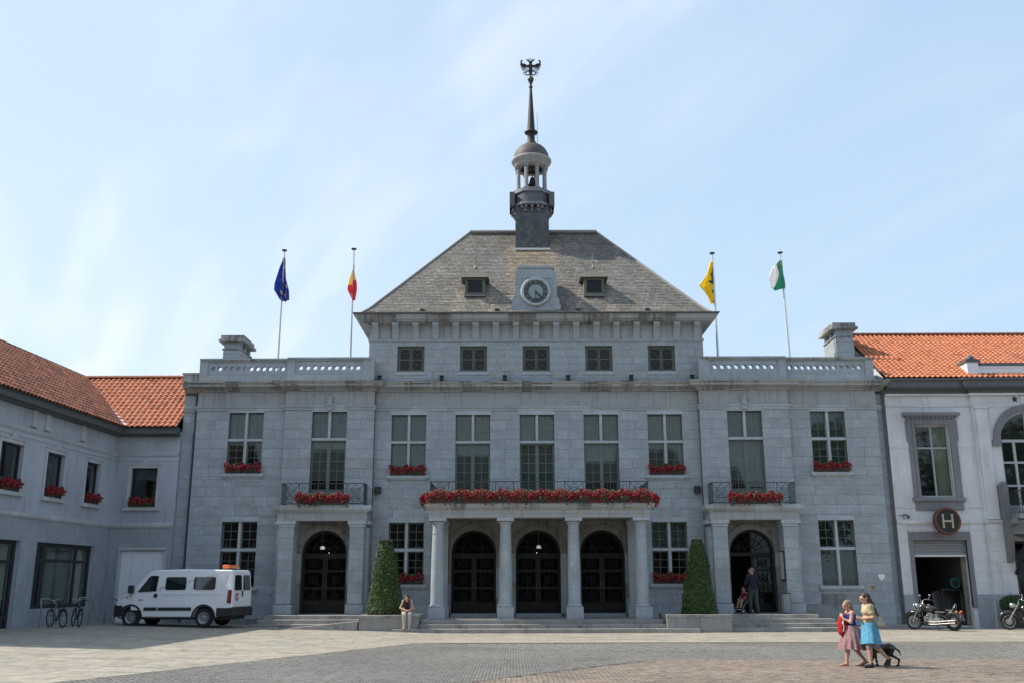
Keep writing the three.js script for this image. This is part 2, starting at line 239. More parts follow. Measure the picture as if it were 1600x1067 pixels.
{ // cast iron grate in the setts
  const g = thing('drain_grate', 'small rusty drain grate in the grey setts before the red bricks', 'grate', [0.95, GY(1, 16.3) + 0.006, 16.45], 0.1); part(g, 'frame', [bx(-0.5, 0.5, -0.03, 0.006, -0.3, -0.24), bx(-0.5, 0.5, -0.03, 0.006, 0.24, 0.3), bx(-0.5, -0.44, -0.03, 0.006, -0.24, 0.24), bx(0.44, 0.5, -0.03, 0.006, -0.24, 0.24)], std([0.2, 0.17, 0.14], 0.8, { map: TX.grain })); for (let k = 0; k < 9; k++) part(g, 'grate_bar', bx(-0.4 + k * 0.095, -0.36 + k * 0.095, -0.03, 0.004, -0.24, 0.24), std([0.16, 0.14, 0.12], 0.7)); part(g, 'pit', bx(-0.44, 0.44, -0.05, -0.035, -0.24, 0.24), M.black);
}
// ================= town hall =================
const hall = thing('town_hall', 'grey stone town hall with slate hipped roof, clock and bell cupola', 'building');
const hallWall = (() => {
  const zc = -0.04, depth = 0.42, list = [];
  const UP = [[-5.6, 5.75, 8.4], [-2.8, 4.42, 8.4], [0, 4.42, 8.4], [2.8, 4.42, 8.4], [5.6, 5.75, 8.4]], hw = 0.75;
  const wallShape = (x0, x1, y0, y1, holes, z) => { const s = shp([[x0, y0], [x1, y0], [x1, y1], [x0, y1]]); s.holes.push(...holes); list.push(ext(s, depth, z - depth - 0.02)); };
  wallShape(-7.1, 7.1, -0.9, 9.9, [...UP.map(([x, a, b]) => rectHole(x - hw, x + hw, a, b)), rectHole(-6.35, -4.85, 1.2, 3.75), rectHole(4.85, 6.35, 1.2, 3.75), ...[-2.72, 0, 2.72].map((x) => archHole(x, 1.9, -0.06, 2.46))], 0);
  for (const s of [-1, 1]) {
    wallShape(s * 9.03 - 1.95, s * 9.03 + 1.95, -0.9, 9.9, [rectHole(s * 9.03 - hw, s * 9.03 + hw, 4.45, 8.5), archHole(s * 9.0, 1.9, 0.01, 2.46)], 0.3);
    wallShape(s * 12.93 - 1.96, s * 12.93 + 1.96, -0.9, 9.9, [rectHole(s * 12.7 - hw, s * 12.7 + hw, 5.85, 8.5), rectHole(s * 12.7 - hw, s * 12.7 + hw, 1.1, 3.8)], 0.1);
    list.push(bx(s * 14.88, s < 0 ? -15.55 : 15.3, -0.9, 9.9, -0.6, -0.17));
    list.push(bx(s * 14.95, s * 15.28, -0.9, 9.9, -9.5, -0.6), bx(s * 7.1, s * 7.3, 0, 9.9, -9.2, -0.5));
    list.push(bx(s * 7.06, s * 7.48, 9.9, 12.6, -8.2, -0.62));
  }
  wallShape(-7.48, 7.48, 9.3, 12.6, [-5.6, -2.8, 0, 2.8, 5.6].map((x) => rectHole(x - 0.6, x + 0.6, 10.34, 11.53)), -0.15);
  list.push(bx(-15.2, 15.2, -0.9, 9.9, -9.9, -9.5), bx(-7.4, 7.4, 9.9, 12.6, -8.6, -8.2));                       // rear walls
  return part(hall, 'wall', list, M.joint);
})();
part(hall, 'floor_slab', [bx(-14.9, 14.9, -0.3, -0.16, -9.5, -0.5), bx(-14.9, 14.9, 4.0, 4.3, -9.5, -0.5), bx(-14.9, 14.9, 9.55, 9.8, -9.5, -0.7), bx(-7.0, 7.0, 12.4, 12.6, -8.2, -0.6)], M.room);
part(hall, 'inner_wall', [bx(-14.9, 14.9, -0.16, 9.5, -4.6, -4.5)], M.room);

// ---- ashlar: every block a box with a sunk joint round it ----
{
  reseed(77);
  const blocks = [];
  function ashlar(x0, x1, y0, y1, z, h, openings, len = [0.62, 1.05], thick = 0.055) {
    const nC = Math.round((y1 - y0) / h), ch = (y1 - y0) / nC;
    for (let c = 0; c < nC; c++) {
      const ya = y0 + c * ch, yb = ya + ch; let iv = [[x0, x1]];
      // cut a course where an opening starts or ends inside it
      const cuts = [ya, yb]; for (const o of openings) for (const y of [o[2], o[3]]) if (y > ya + 0.06 && y < yb - 0.06) cuts.push(y);
      cuts.sort((a, b) => a - b);
      for (let q = 0; q + 1 < cuts.length; q++) {
        const a = cuts[q], b = cuts[q + 1], m = (a + b) / 2; iv = [[x0, x1]];
        for (const o of openings) if (m > o[2] && m < o[3]) iv = iv.flatMap(([s, e]) => (o[1] <= s || o[0] >= e ? [[s, e]] : [[s, Math.min(e, o[0])], [Math.max(s, o[1]), e]].filter((w) => w[1] - w[0] > 0.03)));
        for (const [s, e] of iv) {
          const L = e - s; let n = Math.max(1, Math.round(L / rr(len[0], len[1]))); const ws = Array.from({ length: n }, () => rr(0.75, 1.3)); const tot = ws.reduce((p, w) => p + w, 0); let x = s;
          if (n > 1 && c % 2) ws.reverse();
          for (const w of ws) { const x2 = x + w / tot * L; blocks.push([x, x2, a, b, z, thick]); x = x2; }
        }
      }
    }
  }
  const H = 0.405, hw = 0.75;
  const cen = [[-5.6, 5.55, 8.58], [-2.8, 4.3, 8.58], [0, 4.3, 8.58], [2.8, 4.3, 8.58], [5.6, 5.55, 8.58]].map(([x, a, b]) => [x - hw, x + hw, a, b]);
  ashlar(-7.1, 7.1, 4.33, 8.58, 0, H, cen);
  ashlar(-7.1, -4.35, 0.35, 4.33, 0, H, [[-6.35, -4.85, 0.95, 3.95]]); ashlar(4.35, 7.1, 0.35, 4.33, 0, H, [[4.85, 6.35, 0.95, 3.95]]);
  for (const s of [-1, 1]) {
    const a = s * 9.03, b = s * 12.93;
    ashlar(a - 1.95, a + 1.95, 4.33, 8.58, 0.3, H, [[a - hw, a + hw, 4.3, 8.68]]);
    ashlar(b - 1.96, b + 1.96, 0.35, 8.58, 0.1, H, [[s * 12.7 - hw, s * 12.7 + hw, 5.6, 8.68], [s * 12.7 - hw, s * 12.7 + hw, 0.85, 3.97]]);
    const e0 = Math.min(s * 14.88, s < 0 ? -15.55 : 15.3), eW = s < 0 ? 0.67 : 0.42; ashlar(e0, e0 + eW, 0.35, 9.3, -0.15, H, [], [0.4, 0.5]);
    // plinth course of big stones
    ashlar(b - 1.96, b + 1.96, -0.75, 0.35, 0.16, 0.55, [], [1.3, 1.8]); ashlar(Math.min(s * 4.35, s * 7.1), Math.max(s * 4.35, s * 7.1), -0.75, 0.35, 0.06, 0.55, [], [1.3, 1.8]);
    ashlar(e0, e0 + eW, -0.75, 0.35, -0.1, 0.55, [], [0.5, 0.6]);
    ashlar(Math.min(s * 10.72, s * 10.98), Math.max(s * 10.72, s * 10.98), -0.75, 4.33, 0.3, H, [], [0.3, 0.4]); ashlar(Math.min(s * 7.08, s * 7.3), Math.max(s * 7.08, s * 7.3), -0.75, 4.33, 0.3, H, [], [0.3, 0.4]);
    // wall inside the side porch
    ashlar(s * 9 - 1.5, s * 9 - 1.2, 0, 4.0, 0.3, H, [], [0.3, 0.4]); ashlar(s * 9 + 1.2, s * 9 + 1.5, 0, 4.0, 0.3, H, [], [0.3, 0.4]);
  }
  // frieze stones
  ashlar(-7.1, 7.1, 8.78, 9.42, 0.0, 0.64, [], [1.0, 1.6]); for (const s of [-1, 1]) { ashlar(s * 9.03 - 1.95, s * 9.03 + 1.95, 8.78, 9.42, 0.3, 0.64, [], [1.0, 1.5]); ashlar(s * 12.93 - 1.96, s * 12.93 + 1.96, 8.78, 9.42, 0.1, 0.64, [], [1.0, 1.5]); }
  // attic
  ashlar(-7.48, 7.48, 9.72, 11.72, -0.15, 0.36, [-5.6, -2.8, 0, 2.8, 5.6].map((x) => [x - 0.6, x + 0.6, 10.34, 11.53]), [0.6, 1.1]);
  ashlar(-7.48, 7.48, 11.84, 12.5, -0.15, 0.66, [], [0.7, 0.85]);
  blocks.sort((p, q) => (q[1] - q[0]) * (q[3] - q[2]) - (p[1] - p[0]) * (p[3] - p[2]));
  const geo = ([x0, x1, y0, y1, z, t]) => { const j = 0.0045, g = bx(x0 + j, x1 - j, y0 + j, y1 - j, z - t, z + rr(-0.003, 0.003)); const uv = g.attributes.uv, a = rr(0, 8), b = rr(0, 8); for (let i = 0; i < uv.count; i++) uv.setXY(i, uv.getX(i) + a, uv.getY(i) + b); return g; };
  const isFrieze = (b) => b[2] > 8.7;
  blocks.slice(0, 300).forEach((b) => part(hallWall, 'stone_block', geo(b), isFrieze(b) ? M.streak : Math.abs(Math.abs((b[0] + b[1]) / 2) - 12.7) < 0.95 && b[3] < 1.0 ? M.drip : pick(M.blocks)));
  stuffPart(hallWall, 'ashlar_blocks', blocks.slice(300).map((b) => { const k = rr(0.43, 0.475); return paint(geo(b), [k * 0.935, k * 1.025, k * 1.06]); }), std([1, 1, 1], 0.82, { map: TX.stone, vertexColors: true, bumpMap: TX.stoneB, bumpScale: 0.004 }));
}

// ---- mouldings ----
const FRONT = [[-15.55, -0.15], [-14.89, -0.15], [-14.89, 0.1], [-10.98, 0.1], [-10.98, 0.3], [-7.09, 0.3], [-7.09, 0], [7.09, 0], [7.09, 0.3], [10.98, 0.3], [10.98, 0.1], [14.89, 0.1], [14.89, -0.15], [15.3, -0.15]];
{
  const arch = node(hall, 'architrave'), corn = node(hall, 'cornice'), crown = node(hall, 'attic_cornice'), band = node(hall, 'attic_band');
  sweep([[-0.06, 8.58], [0.035, 8.58], [0.035, 8.66], [0.06, 8.68], [0.09, 8.74], [0.09, 8.78], [-0.06, 8.78]], FRONT, 1.5).forEach((g) => part(arch, 'moulding_stone', g, pick([M.stoneLight, M.stone, M.stone])));
  sweep([[-0.3, 9.42], [0.06, 9.42], [0.10, 9.5], [0.22, 9.53], [0.24, 9.56], [0.42, 9.58], [0.44, 9.68], [0.50, 9.74], [0.52, 9.8], [-0.3, 9.86]], FRONT, 1.25).forEach((g) => part(corn, 'cornice_stone', g, rnd() < 0.7 ? M.crust : M.streak));
  const AT = [[-7.48, -8], [-7.48, -0.15], [7.48, -0.15], [7.48, -8]];
  sweep([[-0.05, 11.72], [0.03, 11.72], [0.05, 11.78], [0.05, 11.83], [-0.05, 11.84]], AT, 1.6).forEach((g) => part(band, 'moulding_stone', g, M.stone));
  sweep([[-0.05, 9.95], [0.025, 9.95], [0.025, 10.0], [-0.05, 10.02]], AT, 2.2).forEach((g) => part(band, 'moulding_stone', g, M.stone));
  sweep([[-0.05, 12.5], [0.06, 12.5], [0.10, 12.52], [0.42, 12.56], [0.46, 12.62], [0.52, 12.64], [0.56, 12.76], [0.62, 12.84], [-0.05, 12.87]], AT, 1.3).forEach((g) => part(crown, 'cornice_stone', g, rnd() < 0.5 ? M.crust : M.streak));
  // brackets under the eaves
  const br = node(hall, 'bracket_row');
  const bg = ext(shp([[0, 0], [0.06, 0], [0.10, 0.10], [0.14, 0.3], [0.22, 0.48], [0.36, 0.6], [0.40, 0.74], [0, 0.74]]), 0.28); bg.rotateY(-Math.PI / 2).translate(0.14, 0, 0);
  for (let i = 0; i < 17; i++) part(br, 'bracket', tf(bg, mat4([-7.2 + i * 0.9, 11.79, -0.15])), pick([M.stone, M.streak]));
}

// ---- windows ----
function lights(frameList, barList, panes, x0, x1, y0, y1, z, nx, ny, fw = 0.055, mode = 'grid') {
  frameList.push(bx(x0, x0 + fw, y0, y1, z - 0.03, z + 0.03), bx(x1 - fw, x1, y0, y1, z - 0.03, z + 0.03), bx(x0 + fw, x1 - fw, y0, y0 + fw, z - 0.028, z + 0.028), bx(x0 + fw, x1 - fw, y1 - fw, y1, z - 0.028, z + 0.028));
  const a = x0 + fw, b = x1 - fw, c = y0 + fw, d = y1 - fw;
  if (mode === 'grid') { for (let i = 1; i < nx; i++) barList.push(cb(0.022, d - c, 0.03, lerp(a, b, i / nx), (c + d) / 2, z)); for (let j = 1; j < ny; j++) barList.push(cb(b - a, 0.022, 0.026, (a + b) / 2, lerp(c, d, j / ny), z)); }
  if (mode === 'cross') for (let j = 0; j < ny; j++) { const c0 = lerp(c, d, j / ny), d0 = lerp(c, d, (j + 1) / ny); barList.push(bar([a, c0, z], [b, d0, z], 0.009, 0.009, 4), bar([a, d0, z + 0.005], [b, c0, z + 0.005], 0.009, 0.009, 4)); if (j) barList.push(cb(b - a, 0.05, 0.05, (a + b) / 2, c0, z)); }
  panes.push(bx(a, b, c, d, z - 0.004, z + 0.004));
}
function stoneWindow(cx, y0, y1, yt, zf, o = {}) {
  const w = node(hall, 'window', [cx, 0, zf]), hw = 0.75, fr = [], bars = [], panes = [], zg = -0.2;
  // stone lintel band, mullion and transom
  part(w, 'lintel', bx(-hw - 0.05, hw + 0.05, y1, y1 + 0.2, -0.1, 0.018), M.stoneLight);
  part(w, 'transom', bx(-hw, hw, yt - 0.055, yt + 0.055, -0.24, -0.03), M.stoneLight);
  part(w, 'mullion', [bx(-0.055, 0.055, yt + 0.055, y1, -0.24, -0.035), ...(o.door ? [] : [bx(-0.055, 0.055, y0, yt - 0.055, -0.24, -0.035)])], M.stoneLight);
  for (const s of [-1, 1]) {
    const a = s < 0 ? -hw : 0.055, b = s < 0 ? -0.055 : hw;
    lights(fr, bars, panes, a, b, yt + 0.055, y1, zg, 2, 3, 0.05);
    if (o.door) { const a2 = s < 0 ? -hw : 0.0, b2 = s < 0 ? 0.0 : hw; fr.push(bx(a2, b2, y0, y0 + 0.62, zg - 0.03, zg + 0.035)); lights(fr, bars, panes, a2, b2, y0 + 0.62, yt - 0.055, zg, 2, 5, 0.075); } else lights(fr, bars, panes, a, b, y0, yt - 0.055, zg, 2, 4, 0.05);
  }
  part(w, 'casement_frame', fr, M.casement); part(w, 'glazing_bars', bars, M.casement);
  panes.forEach((p) => part(w, 'pane', p, M.glass));
  if (o.curtain) {
    // pleated curtain hung behind the glass, down to o.curtain
    const cg = []; const n = 22; const pos = []; for (let i = 0; i < n; i++) { const xa = lerp(-hw, hw, i / n), xb = lerp(-hw, hw, (i + 1) / n), za = -0.36 + (i % 2) * 0.006, zb = -0.36 + ((i + 1) % 2) * 0.006; pos.push(xa, o.curtain, za, xb, o.curtain, zb, xb, y1, zb, xa, o.curtain, za, xb, y1, zb, xa, y1, za); }
    const g = new THREE.BufferGeometry(); g.setAttribute('position', new THREE.Float32BufferAttribute(pos, 3)); g.computeVertexNormals(); cg.push(uvm(g)); part(w, 'curtain', cg, M.curtain);
  }
  if (!o.door) { part(w, 'sill', [bx(-hw - 0.16, hw + 0.16, y0 - 0.13, y0 - 0.01, -0.2, 0.14), bx(-hw - 0.1, hw + 0.1, y0 - 0.2, y0 - 0.13, -0.1, 0.07)], M.stoneLight); part(w, 'apron', bx(-hw, hw, y0 - 0.34, y0 - 0.2, -0.1, 0.012), M.stone); }
  return w;
}
stoneWindow(-5.6, 5.75, 8.4, 7.2, 0, { curtain: 6.0 }); stoneWindow(5.6, 5.75, 8.4, 7.2, 0, { curtain: 5.8 });
stoneWindow(-2.8, 4.42, 8.4, 7.2, 0, { door: 1, curtain: 4.5 }); stoneWindow(0, 4.42, 8.4, 7.2, 0, { door: 1, curtain: 4.5 }); stoneWindow(2.8, 4.42, 8.4, 7.2, 0, { door: 1, curtain: 5.45 });
stoneWindow(-9.03, 4.45, 8.5, 7.3, 0.3, { door: 1, curtain: 5.55 }); stoneWindow(9.03, 4.45, 8.5, 7.3, 0.3, { door: 1, curtain: 5.5 });
stoneWindow(-12.7, 5.85, 8.5, 7.3, 0.1, { curtain: 7.1 }); stoneWindow(12.7, 5.85, 8.5, 7.3, 0.1, { curtain: 5.9 });
stoneWindow(-12.7, 1.1, 3.8, 2.62, 0.1); stoneWindow(12.7, 1.1, 3.8, 2.62, 0.1); stoneWindow(-5.6, 1.2, 3.75, 2.6, 0); stoneWindow(5.6, 1.2, 3.75, 2.6, 0, { curtain: 2.5 });
for (const x of [-5.6, -2.8, 0, 2.8, 5.6]) {
  const w = node(hall, 'attic_window', [x, 0, -0.15]), fr = [], bars = [], panes = [];
  fr.push(bx(-0.6, 0.6, 10.34, 10.42, -0.24, -0.1), bx(-0.6, 0.6, 11.45, 11.53, -0.24, -0.1), bx(-0.6, -0.53, 10.42, 11.45, -0.24, -0.1), bx(0.53, 0.6, 10.42, 11.45, -0.24, -0.1));
  for (const s of [-1, 1]) lights(fr, bars, panes, s < 0 ? -0.53 : 0.01, s < 0 ? -0.01 : 0.53, 10.42, 11.45, -0.15, 1, 2, 0.055, 'cross');
  part(w, 'frame', fr, M.olive); part(w, 'glazing_bars', bars, M.olive); panes.forEach((p) => part(w, 'pane', p, M.tinted)); 
  part(w, 'dark_backing', bx(-0.6, 0.6, 10.34, 11.53, -0.40, -0.38), std([0.045, 0.06, 0.065], 0.9));  // dark sheet added close behind the panes so they look unlit inside
  part(w, 'sill', bx(-0.68, 0.68, 10.22, 10.335, -0.2, 0.03), M.stoneLight);
}

// ---- arched doorways and doors ----
function archDoor(cx, zf, y0, openLeaf) {
  const d = node(hall, 'door', [cx, 0, zf]), ys = 2.46, R = 0.95, zd = -0.34;
  // archivolt of wedge stones and jamb stones
  const nV = 11; for (let i = 0; i < nV; i++) { const a0 = Math.PI * i / nV + 0.006, a1 = Math.PI * (i + 1) / nV - 0.006, p = []; for (let k = 0; k <= 4; k++) { const a = lerp(a0, a1, k / 4); p.push([Math.cos(a) * (R + 0.26), ys + Math.sin(a) * (R + 0.26)]); } for (let k = 4; k >= 0; k--) { const a = lerp(a0, a1, k / 4); p.push([Math.cos(a) * R, ys + Math.sin(a) * R]); } part(d, 'arch_stone', ext(shp(p), 0.2, -0.14), M.darkStreak); }
  for (const s of [-1, 1]) for (let k = 0; k < 4; k++) { const a = lerp(y0, ys, k / 4), b = lerp(y0, ys, (k + 1) / 4); part(d, 'jamb_stone', bx(s * R, s * (R + 0.26), a + 0.004, b - 0.004, -0.14, 0.06), rnd() < 0.5 ? M.darkStreak : M.stoneDark); }
  const fr = [], glass = [], iron = [];
  // fanlight
  const fan = archShape(0, 1.9, ys - 0.14, ys); fan.holes.push(archHole(0, 1.68, ys, ys)); fr.push(ext(fan, 0.1, zd - 0.05));
  glass.push(ext(archShape(0, 1.68, ys, ys), 0.008, zd));
  for (let k = 1; k < 8; k++) { const a = Math.PI * k / 8; iron.push(bar([Math.cos(a) * 0.25, ys + Math.sin(a) * 0.25, zd + 0.03], [Math.cos(a) * 0.84, ys + Math.sin(a) * 0.84, zd + 0.03], 0.014, 0.014, 5)); }
  iron.push(uvm(new THREE.TorusGeometry(0.25, 0.018, 5, 24, Math.PI).translate(0, ys, zd + 0.03)), uvm(new THREE.TorusGeometry(0.55, 0.014, 5, 24, Math.PI).translate(0, ys, zd + 0.03)));
  part(d, 'fanlight_frame', fr, M.bronze); part(d, 'fanlight_bars', iron, M.bronze); part(d, 'pane', glass, M.tinted);
  for (const s of [-1, 1]) {
    if (openLeaf === s) continue;
    const x0 = s < 0 ? -0.95 : 0.006, x1 = s < 0 ? -0.006 : 0.95, f = [], ir = [];
    f.push(bx(x0, x0 + 0.1, y0 + 0.01, ys - 0.15, zd - 0.04, zd + 0.04), bx(x1 - 0.1, x1, y0 + 0.01, ys - 0.15, zd - 0.04, zd + 0.04));
    const rows = [y0 + 0.01, y0 + 0.36, y0 + 1.04, y0 + 1.74, ys - 0.15];
    f.push(bx(x0 + 0.1, x1 - 0.1, rows[0], rows[1], zd - 0.035, zd + 0.02)); for (let k = 1; k < 5; k++) f.push(bx(x0 + 0.1, x1 - 0.1, rows[k] - 0.06, rows[k] + (k === 4 ? 0 : 0.04), zd - 0.034, zd + 0.036));
    for (let k = 1; k < 4; k++) { const a = rows[k] + 0.04, b = rows[k + 1] - 0.06, xa = x0 + 0.1, xb = x1 - 0.1, xm = (xa + xb) / 2, ym = (a + b) / 2, zz = zd + 0.024; for (let q = 1; q < 4; q++) ir.push(bar([lerp(xa, xb, q / 4), a, zz], [lerp(xa, xb, q / 4), b, zz], 0.011, 0.011, 5)); ir.push(bar([xa, a, zz], [xb, b, zz], 0.01, 0.01, 5), bar([xa, b, zz], [xb, a, zz], 0.01, 0.01, 5), uvm(new THREE.TorusGeometry(0.15, 0.016, 5, 20).translate(xm, ym, zz + 0.008)), uvm(new THREE.TorusGeometry(0.07, 0.014, 5, 16).translate(xm, ym, zz + 0.008))); }
    const lf = part(d, 'door_leaf', f, M.bronze); part(lf, 'grille', ir, M.bronze); part(lf, 'pane', bx(x0 + 0.1, x1 - 0.1, rows[1] + 0.03, rows[4] - 0.03, zd - 0.012, zd - 0.004), M.tinted);
    part(lf, 'handle', [rbx(0.035, 0.3, 0.05, s * 0.06, y0 + 1.15, zd + 0.07, 0.015)], M.copper);
  }
  if (openLeaf) { const s = openLeaf, x = s * 0.93; part(d, 'open_leaf', [bx(x - 0.03, x + 0.03, y0 + 0.01, ys - 0.15, zd - 0.98, zd - 0.06)], M.bronze); }
  part(d, 'threshold', bx(-0.95, 0.95, y0 - 0.14, y0 + 0.004, -0.5, 0.1), M.stoneDark);
  return d;
}
for (const x of [-2.72, 0, 2.72]) archDoor(x, 0, 0, 0);
archDoor(-9.0, 0.3, 0.01, 0); archDoor(9.0, 0.3, 0.01, -1);
// smooth stone field behind each porch, cut round the arches
{
  const s = shp([[-4.35, -0.14], [4.35, -0.14], [4.35, 3.95], [-4.35, 3.95]]); s.holes.push(...[-2.72, 0, 2.72].map((x) => archHole(x, 1.9 + 0.52, -0.13, 2.46))); part(hallWall, 'porch_back_wall', ext(s, 0.03, -0.022), M.darkStreak);
  for (const q of [-9, 9]) { const t = shp([[q - 1.2, 0.0], [q + 1.2, 0.0], [q + 1.2, 4.0], [q - 1.2, 4.0]]); t.holes.push(archHole(q, 1.9 + 0.40, 0.005, 2.46)); part(hallWall, 'porch_back_wall', ext(t, 0.03, 0.278), M.darkStreak); }
}

// ---- central portico ----
{
  const p = node(hall, 'portico');
  for (const x of [-4.06, -1.36, 1.36, 4.06]) {
    const c = part(p, 'column', [rbx(0.66, 0.46, 0.66, x, 0.09, 2.5, 0.012, 1), lathe([[0, 0.32], [0.32, 0.32], [0.325, 0.36], [0.28, 0.40], [0.262, 0.44], [0.26, 1.2], [0.25, 2.2], [0.222, 3.1], [0.22, 3.13], [0.238, 3.15], [0.238, 3.18], [0.22, 3.2], [0.22, 3.5], [0.24, 3.52], [0.28, 3.58], [0.315, 3.64], [0, 3.64]], x, 0, 2.5, 32)], M.blocks[2]);
    part(c, 'abacus', rbx(0.68, 0.13, 0.68, x, 3.705, 2.5, 0.012, 1), M.stoneLight);
  }
  for (const x of [-4.1, 4.1]) part(p, 'pilaster', [bx(x - 0.3, x + 0.3, -0.14, 3.64, 0, 0.2), bx(x - 0.36, x + 0.36, 3.64, 3.77, 0, 0.26), bx(x - 0.36, x + 0.36, -0.14, 0.32, 0, 0.26)], M.stone);
  part(p, 'soffit', bx(-4.2, 4.2, 3.80, 4.05, 0.0, 2.3), M.darkStreak);
  const path = [[-4.42, 0.03], [-4.42, 2.84], [4.42, 2.84], [4.42, 0.03]];
  sweep([[-0.66, 3.77], [0, 3.77], [0, 3.92], [0.025, 3.93], [0.025, 4.08], [-0.66, 4.08]], path, 2.7).forEach((g) => part(p, 'architrave_stone', g, M.streak));
  sweep([[-0.66, 4.08], [0.06, 4.08], [0.10, 4.13], [0.14, 4.16], [0.16, 4.19], [0.18, 4.31], [-0.66, 4.33]], path, 1.5).forEach((g) => part(p, 'cornice_stone', g, pick([M.crust, M.streak])));
  part(p, 'balcony_floor', bx(-4.4, 4.4, 4.1, 4.345, 0.01, 2.82), M.stoneDark);
}
function railing(name, x0, x1, z0, z1, y0, y1, panelsAt) {
  const r = node(hall, name), b = [];
  const run = (xa, za, xb, zb) => { const L = Math.hypot(xb - xa, zb - za), n = Math.round(L / 0.125); for (let i = 0; i <= n; i++) { const t = i / n, x = lerp(xa, xb, t); if (za === zb && panelsAt.some((p) => Math.abs(x - p) < 0.36)) continue; b.push(cb(0.016, y1 - y0 - 0.05, 0.016, x, (y0 + y1) / 2, lerp(za, zb, t))); } };
  run(x0, z1, x1, z1); run(x0, z0, x0, z1); run(x1, z0, x1, z1);
  for (const p of panelsAt) {
    for (const s of [-0.36, 0.36]) b.push(cb(0.028, y1 - y0, 0.028, p + s, (y0 + y1) / 2, z1));
    const ym = (y0 + y1) / 2, h = (y1 - y0) / 2 - 0.04; for (const [ax, ay, cx2, cy] of [[-0.34, 0, 0, h], [0, h, 0.34, 0], [0.34, 0, 0, -h], [0, -h, -0.34, 0], [-0.34, -h, 0.34, h], [-0.34, h, 0.34, -h]]) b.push(bar([p + ax, ym + ay, z1], [p + cx2, ym + cy, z1], 0.011, 0.011, 5));
    b.push(uvm(new THREE.TorusGeometry(0.2, 0.013, 5, 20).translate(p, ym, z1)), uvm(new THREE.TorusGeometry(0.1, 0.011, 5, 16).translate(p, ym, z1)));
  }
  part(r, 'bars', b, M.railing);
  for (const y of [y0 + 0.05, y1]) part(r, 'rail', [cb(x1 - x0 + 0.05, 0.035, 0.045, (x0 + x1) / 2, y, z1), cb(0.045, 0.034, z1 - z0, x0, y, (z0 + z1) / 2), cb(0.045, 0.034, z1 - z0, x1, y, (z0 + z1) / 2)], M.railing);
}
railing('balcony_railing', -4.38, 4.38, 0.1, 2.78, 4.35, 5.2, [-4.0, -1.4, 1.4, 4.0]);
for (const s of [-1, 1]) {
  const q = s * 9.0, p = node(hall, 'side_porch');
  for (const e of [-1, 1]) {
    const x = q + e * 1.46;
    for (let k = 0; k < 7; k++) { const a = lerp(0.42, 3.5, k / 7), b = lerp(0.42, 3.5, (k + 1) / 7); part(p, 'pilaster_stone', bx(x - 0.3, x + 0.3, a + 0.004, b - 0.004, 0.3, 1.12), pick(M.blocks)); part(p, 'pilaster_stone', bx(x + e * 0.3, x + e * 0.46, a + 0.004, b - 0.004, 0.3, 0.85), pick(M.blocks)); }
    part(p, 'pilaster_base', [rbx(0.74, 0.40, 0.94, x, 0.2, 0.72, 0.012, 1), bx(x + e * 0.3, x + e * 0.5, 0, 0.4, 0.3, 0.9)], M.stone);
    part(p, 'pilaster_cap', [bx(x - 0.33, x + 0.33, 3.5, 3.62, 0.3, 1.15), bx(x - 0.38, x + 0.38, 3.62, 3.77, 0.3, 1.2), bx(x + e * 0.38, x + e * 0.52, 3.62, 3.765, 0.3, 0.92)], M.stoneLight);
  }
  const path = [[q - 1.86, 0.3], [q - 1.86, 1.14], [q + 1.86, 1.14], [q + 1.86, 0.3]];
  sweep([[-0.5, 3.77], [0, 3.77], [0, 4.1], [-0.5, 4.1]], path, 2.0).forEach((g) => part(p, 'architrave_stone', g, M.streak));
  sweep([[-0.5, 4.1], [0.05, 4.1], [0.09, 4.15], [0.15, 4.19], [0.17, 4.22], [0.19, 4.39], [-0.5, 4.42]], path, 1.9).forEach((g) => part(p, 'cornice_stone', g, pick([M.stoneLight, M.streak])));
  part(p, 'balcony_floor', bx(q - 1.8, q + 1.8, 4.1, 4.4, 0.3, 1.1), M.stoneDark);
  railing('balcony_railing', q - 1.72, q + 1.72, 0.35, 1.2, 4.42, 5.3, [q - 1.35, q + 1.35]);
  // carved keystone above the balcony window
  part(hall, 'carved_keystone', [rbx(0.24, 0.62, 0.16, s * 9.03, 8.86, 0.36, 0.03), sph(0.13, s * 9.03, 8.86, 0.44, 1, 1.3, 0.6, 10), sph(0.1, s * 9.03 - 0.22, 8.8, 0.36, 1.4, 0.7, 0.6, 8), sph(0.1, s * 9.03 + 0.22, 8.8, 0.36, 1.4, 0.7, 0.6, 8), sph(0.08, s * 9.03, 9.12, 0.42, 1, 1, 0.6, 8)], M.stone);
}

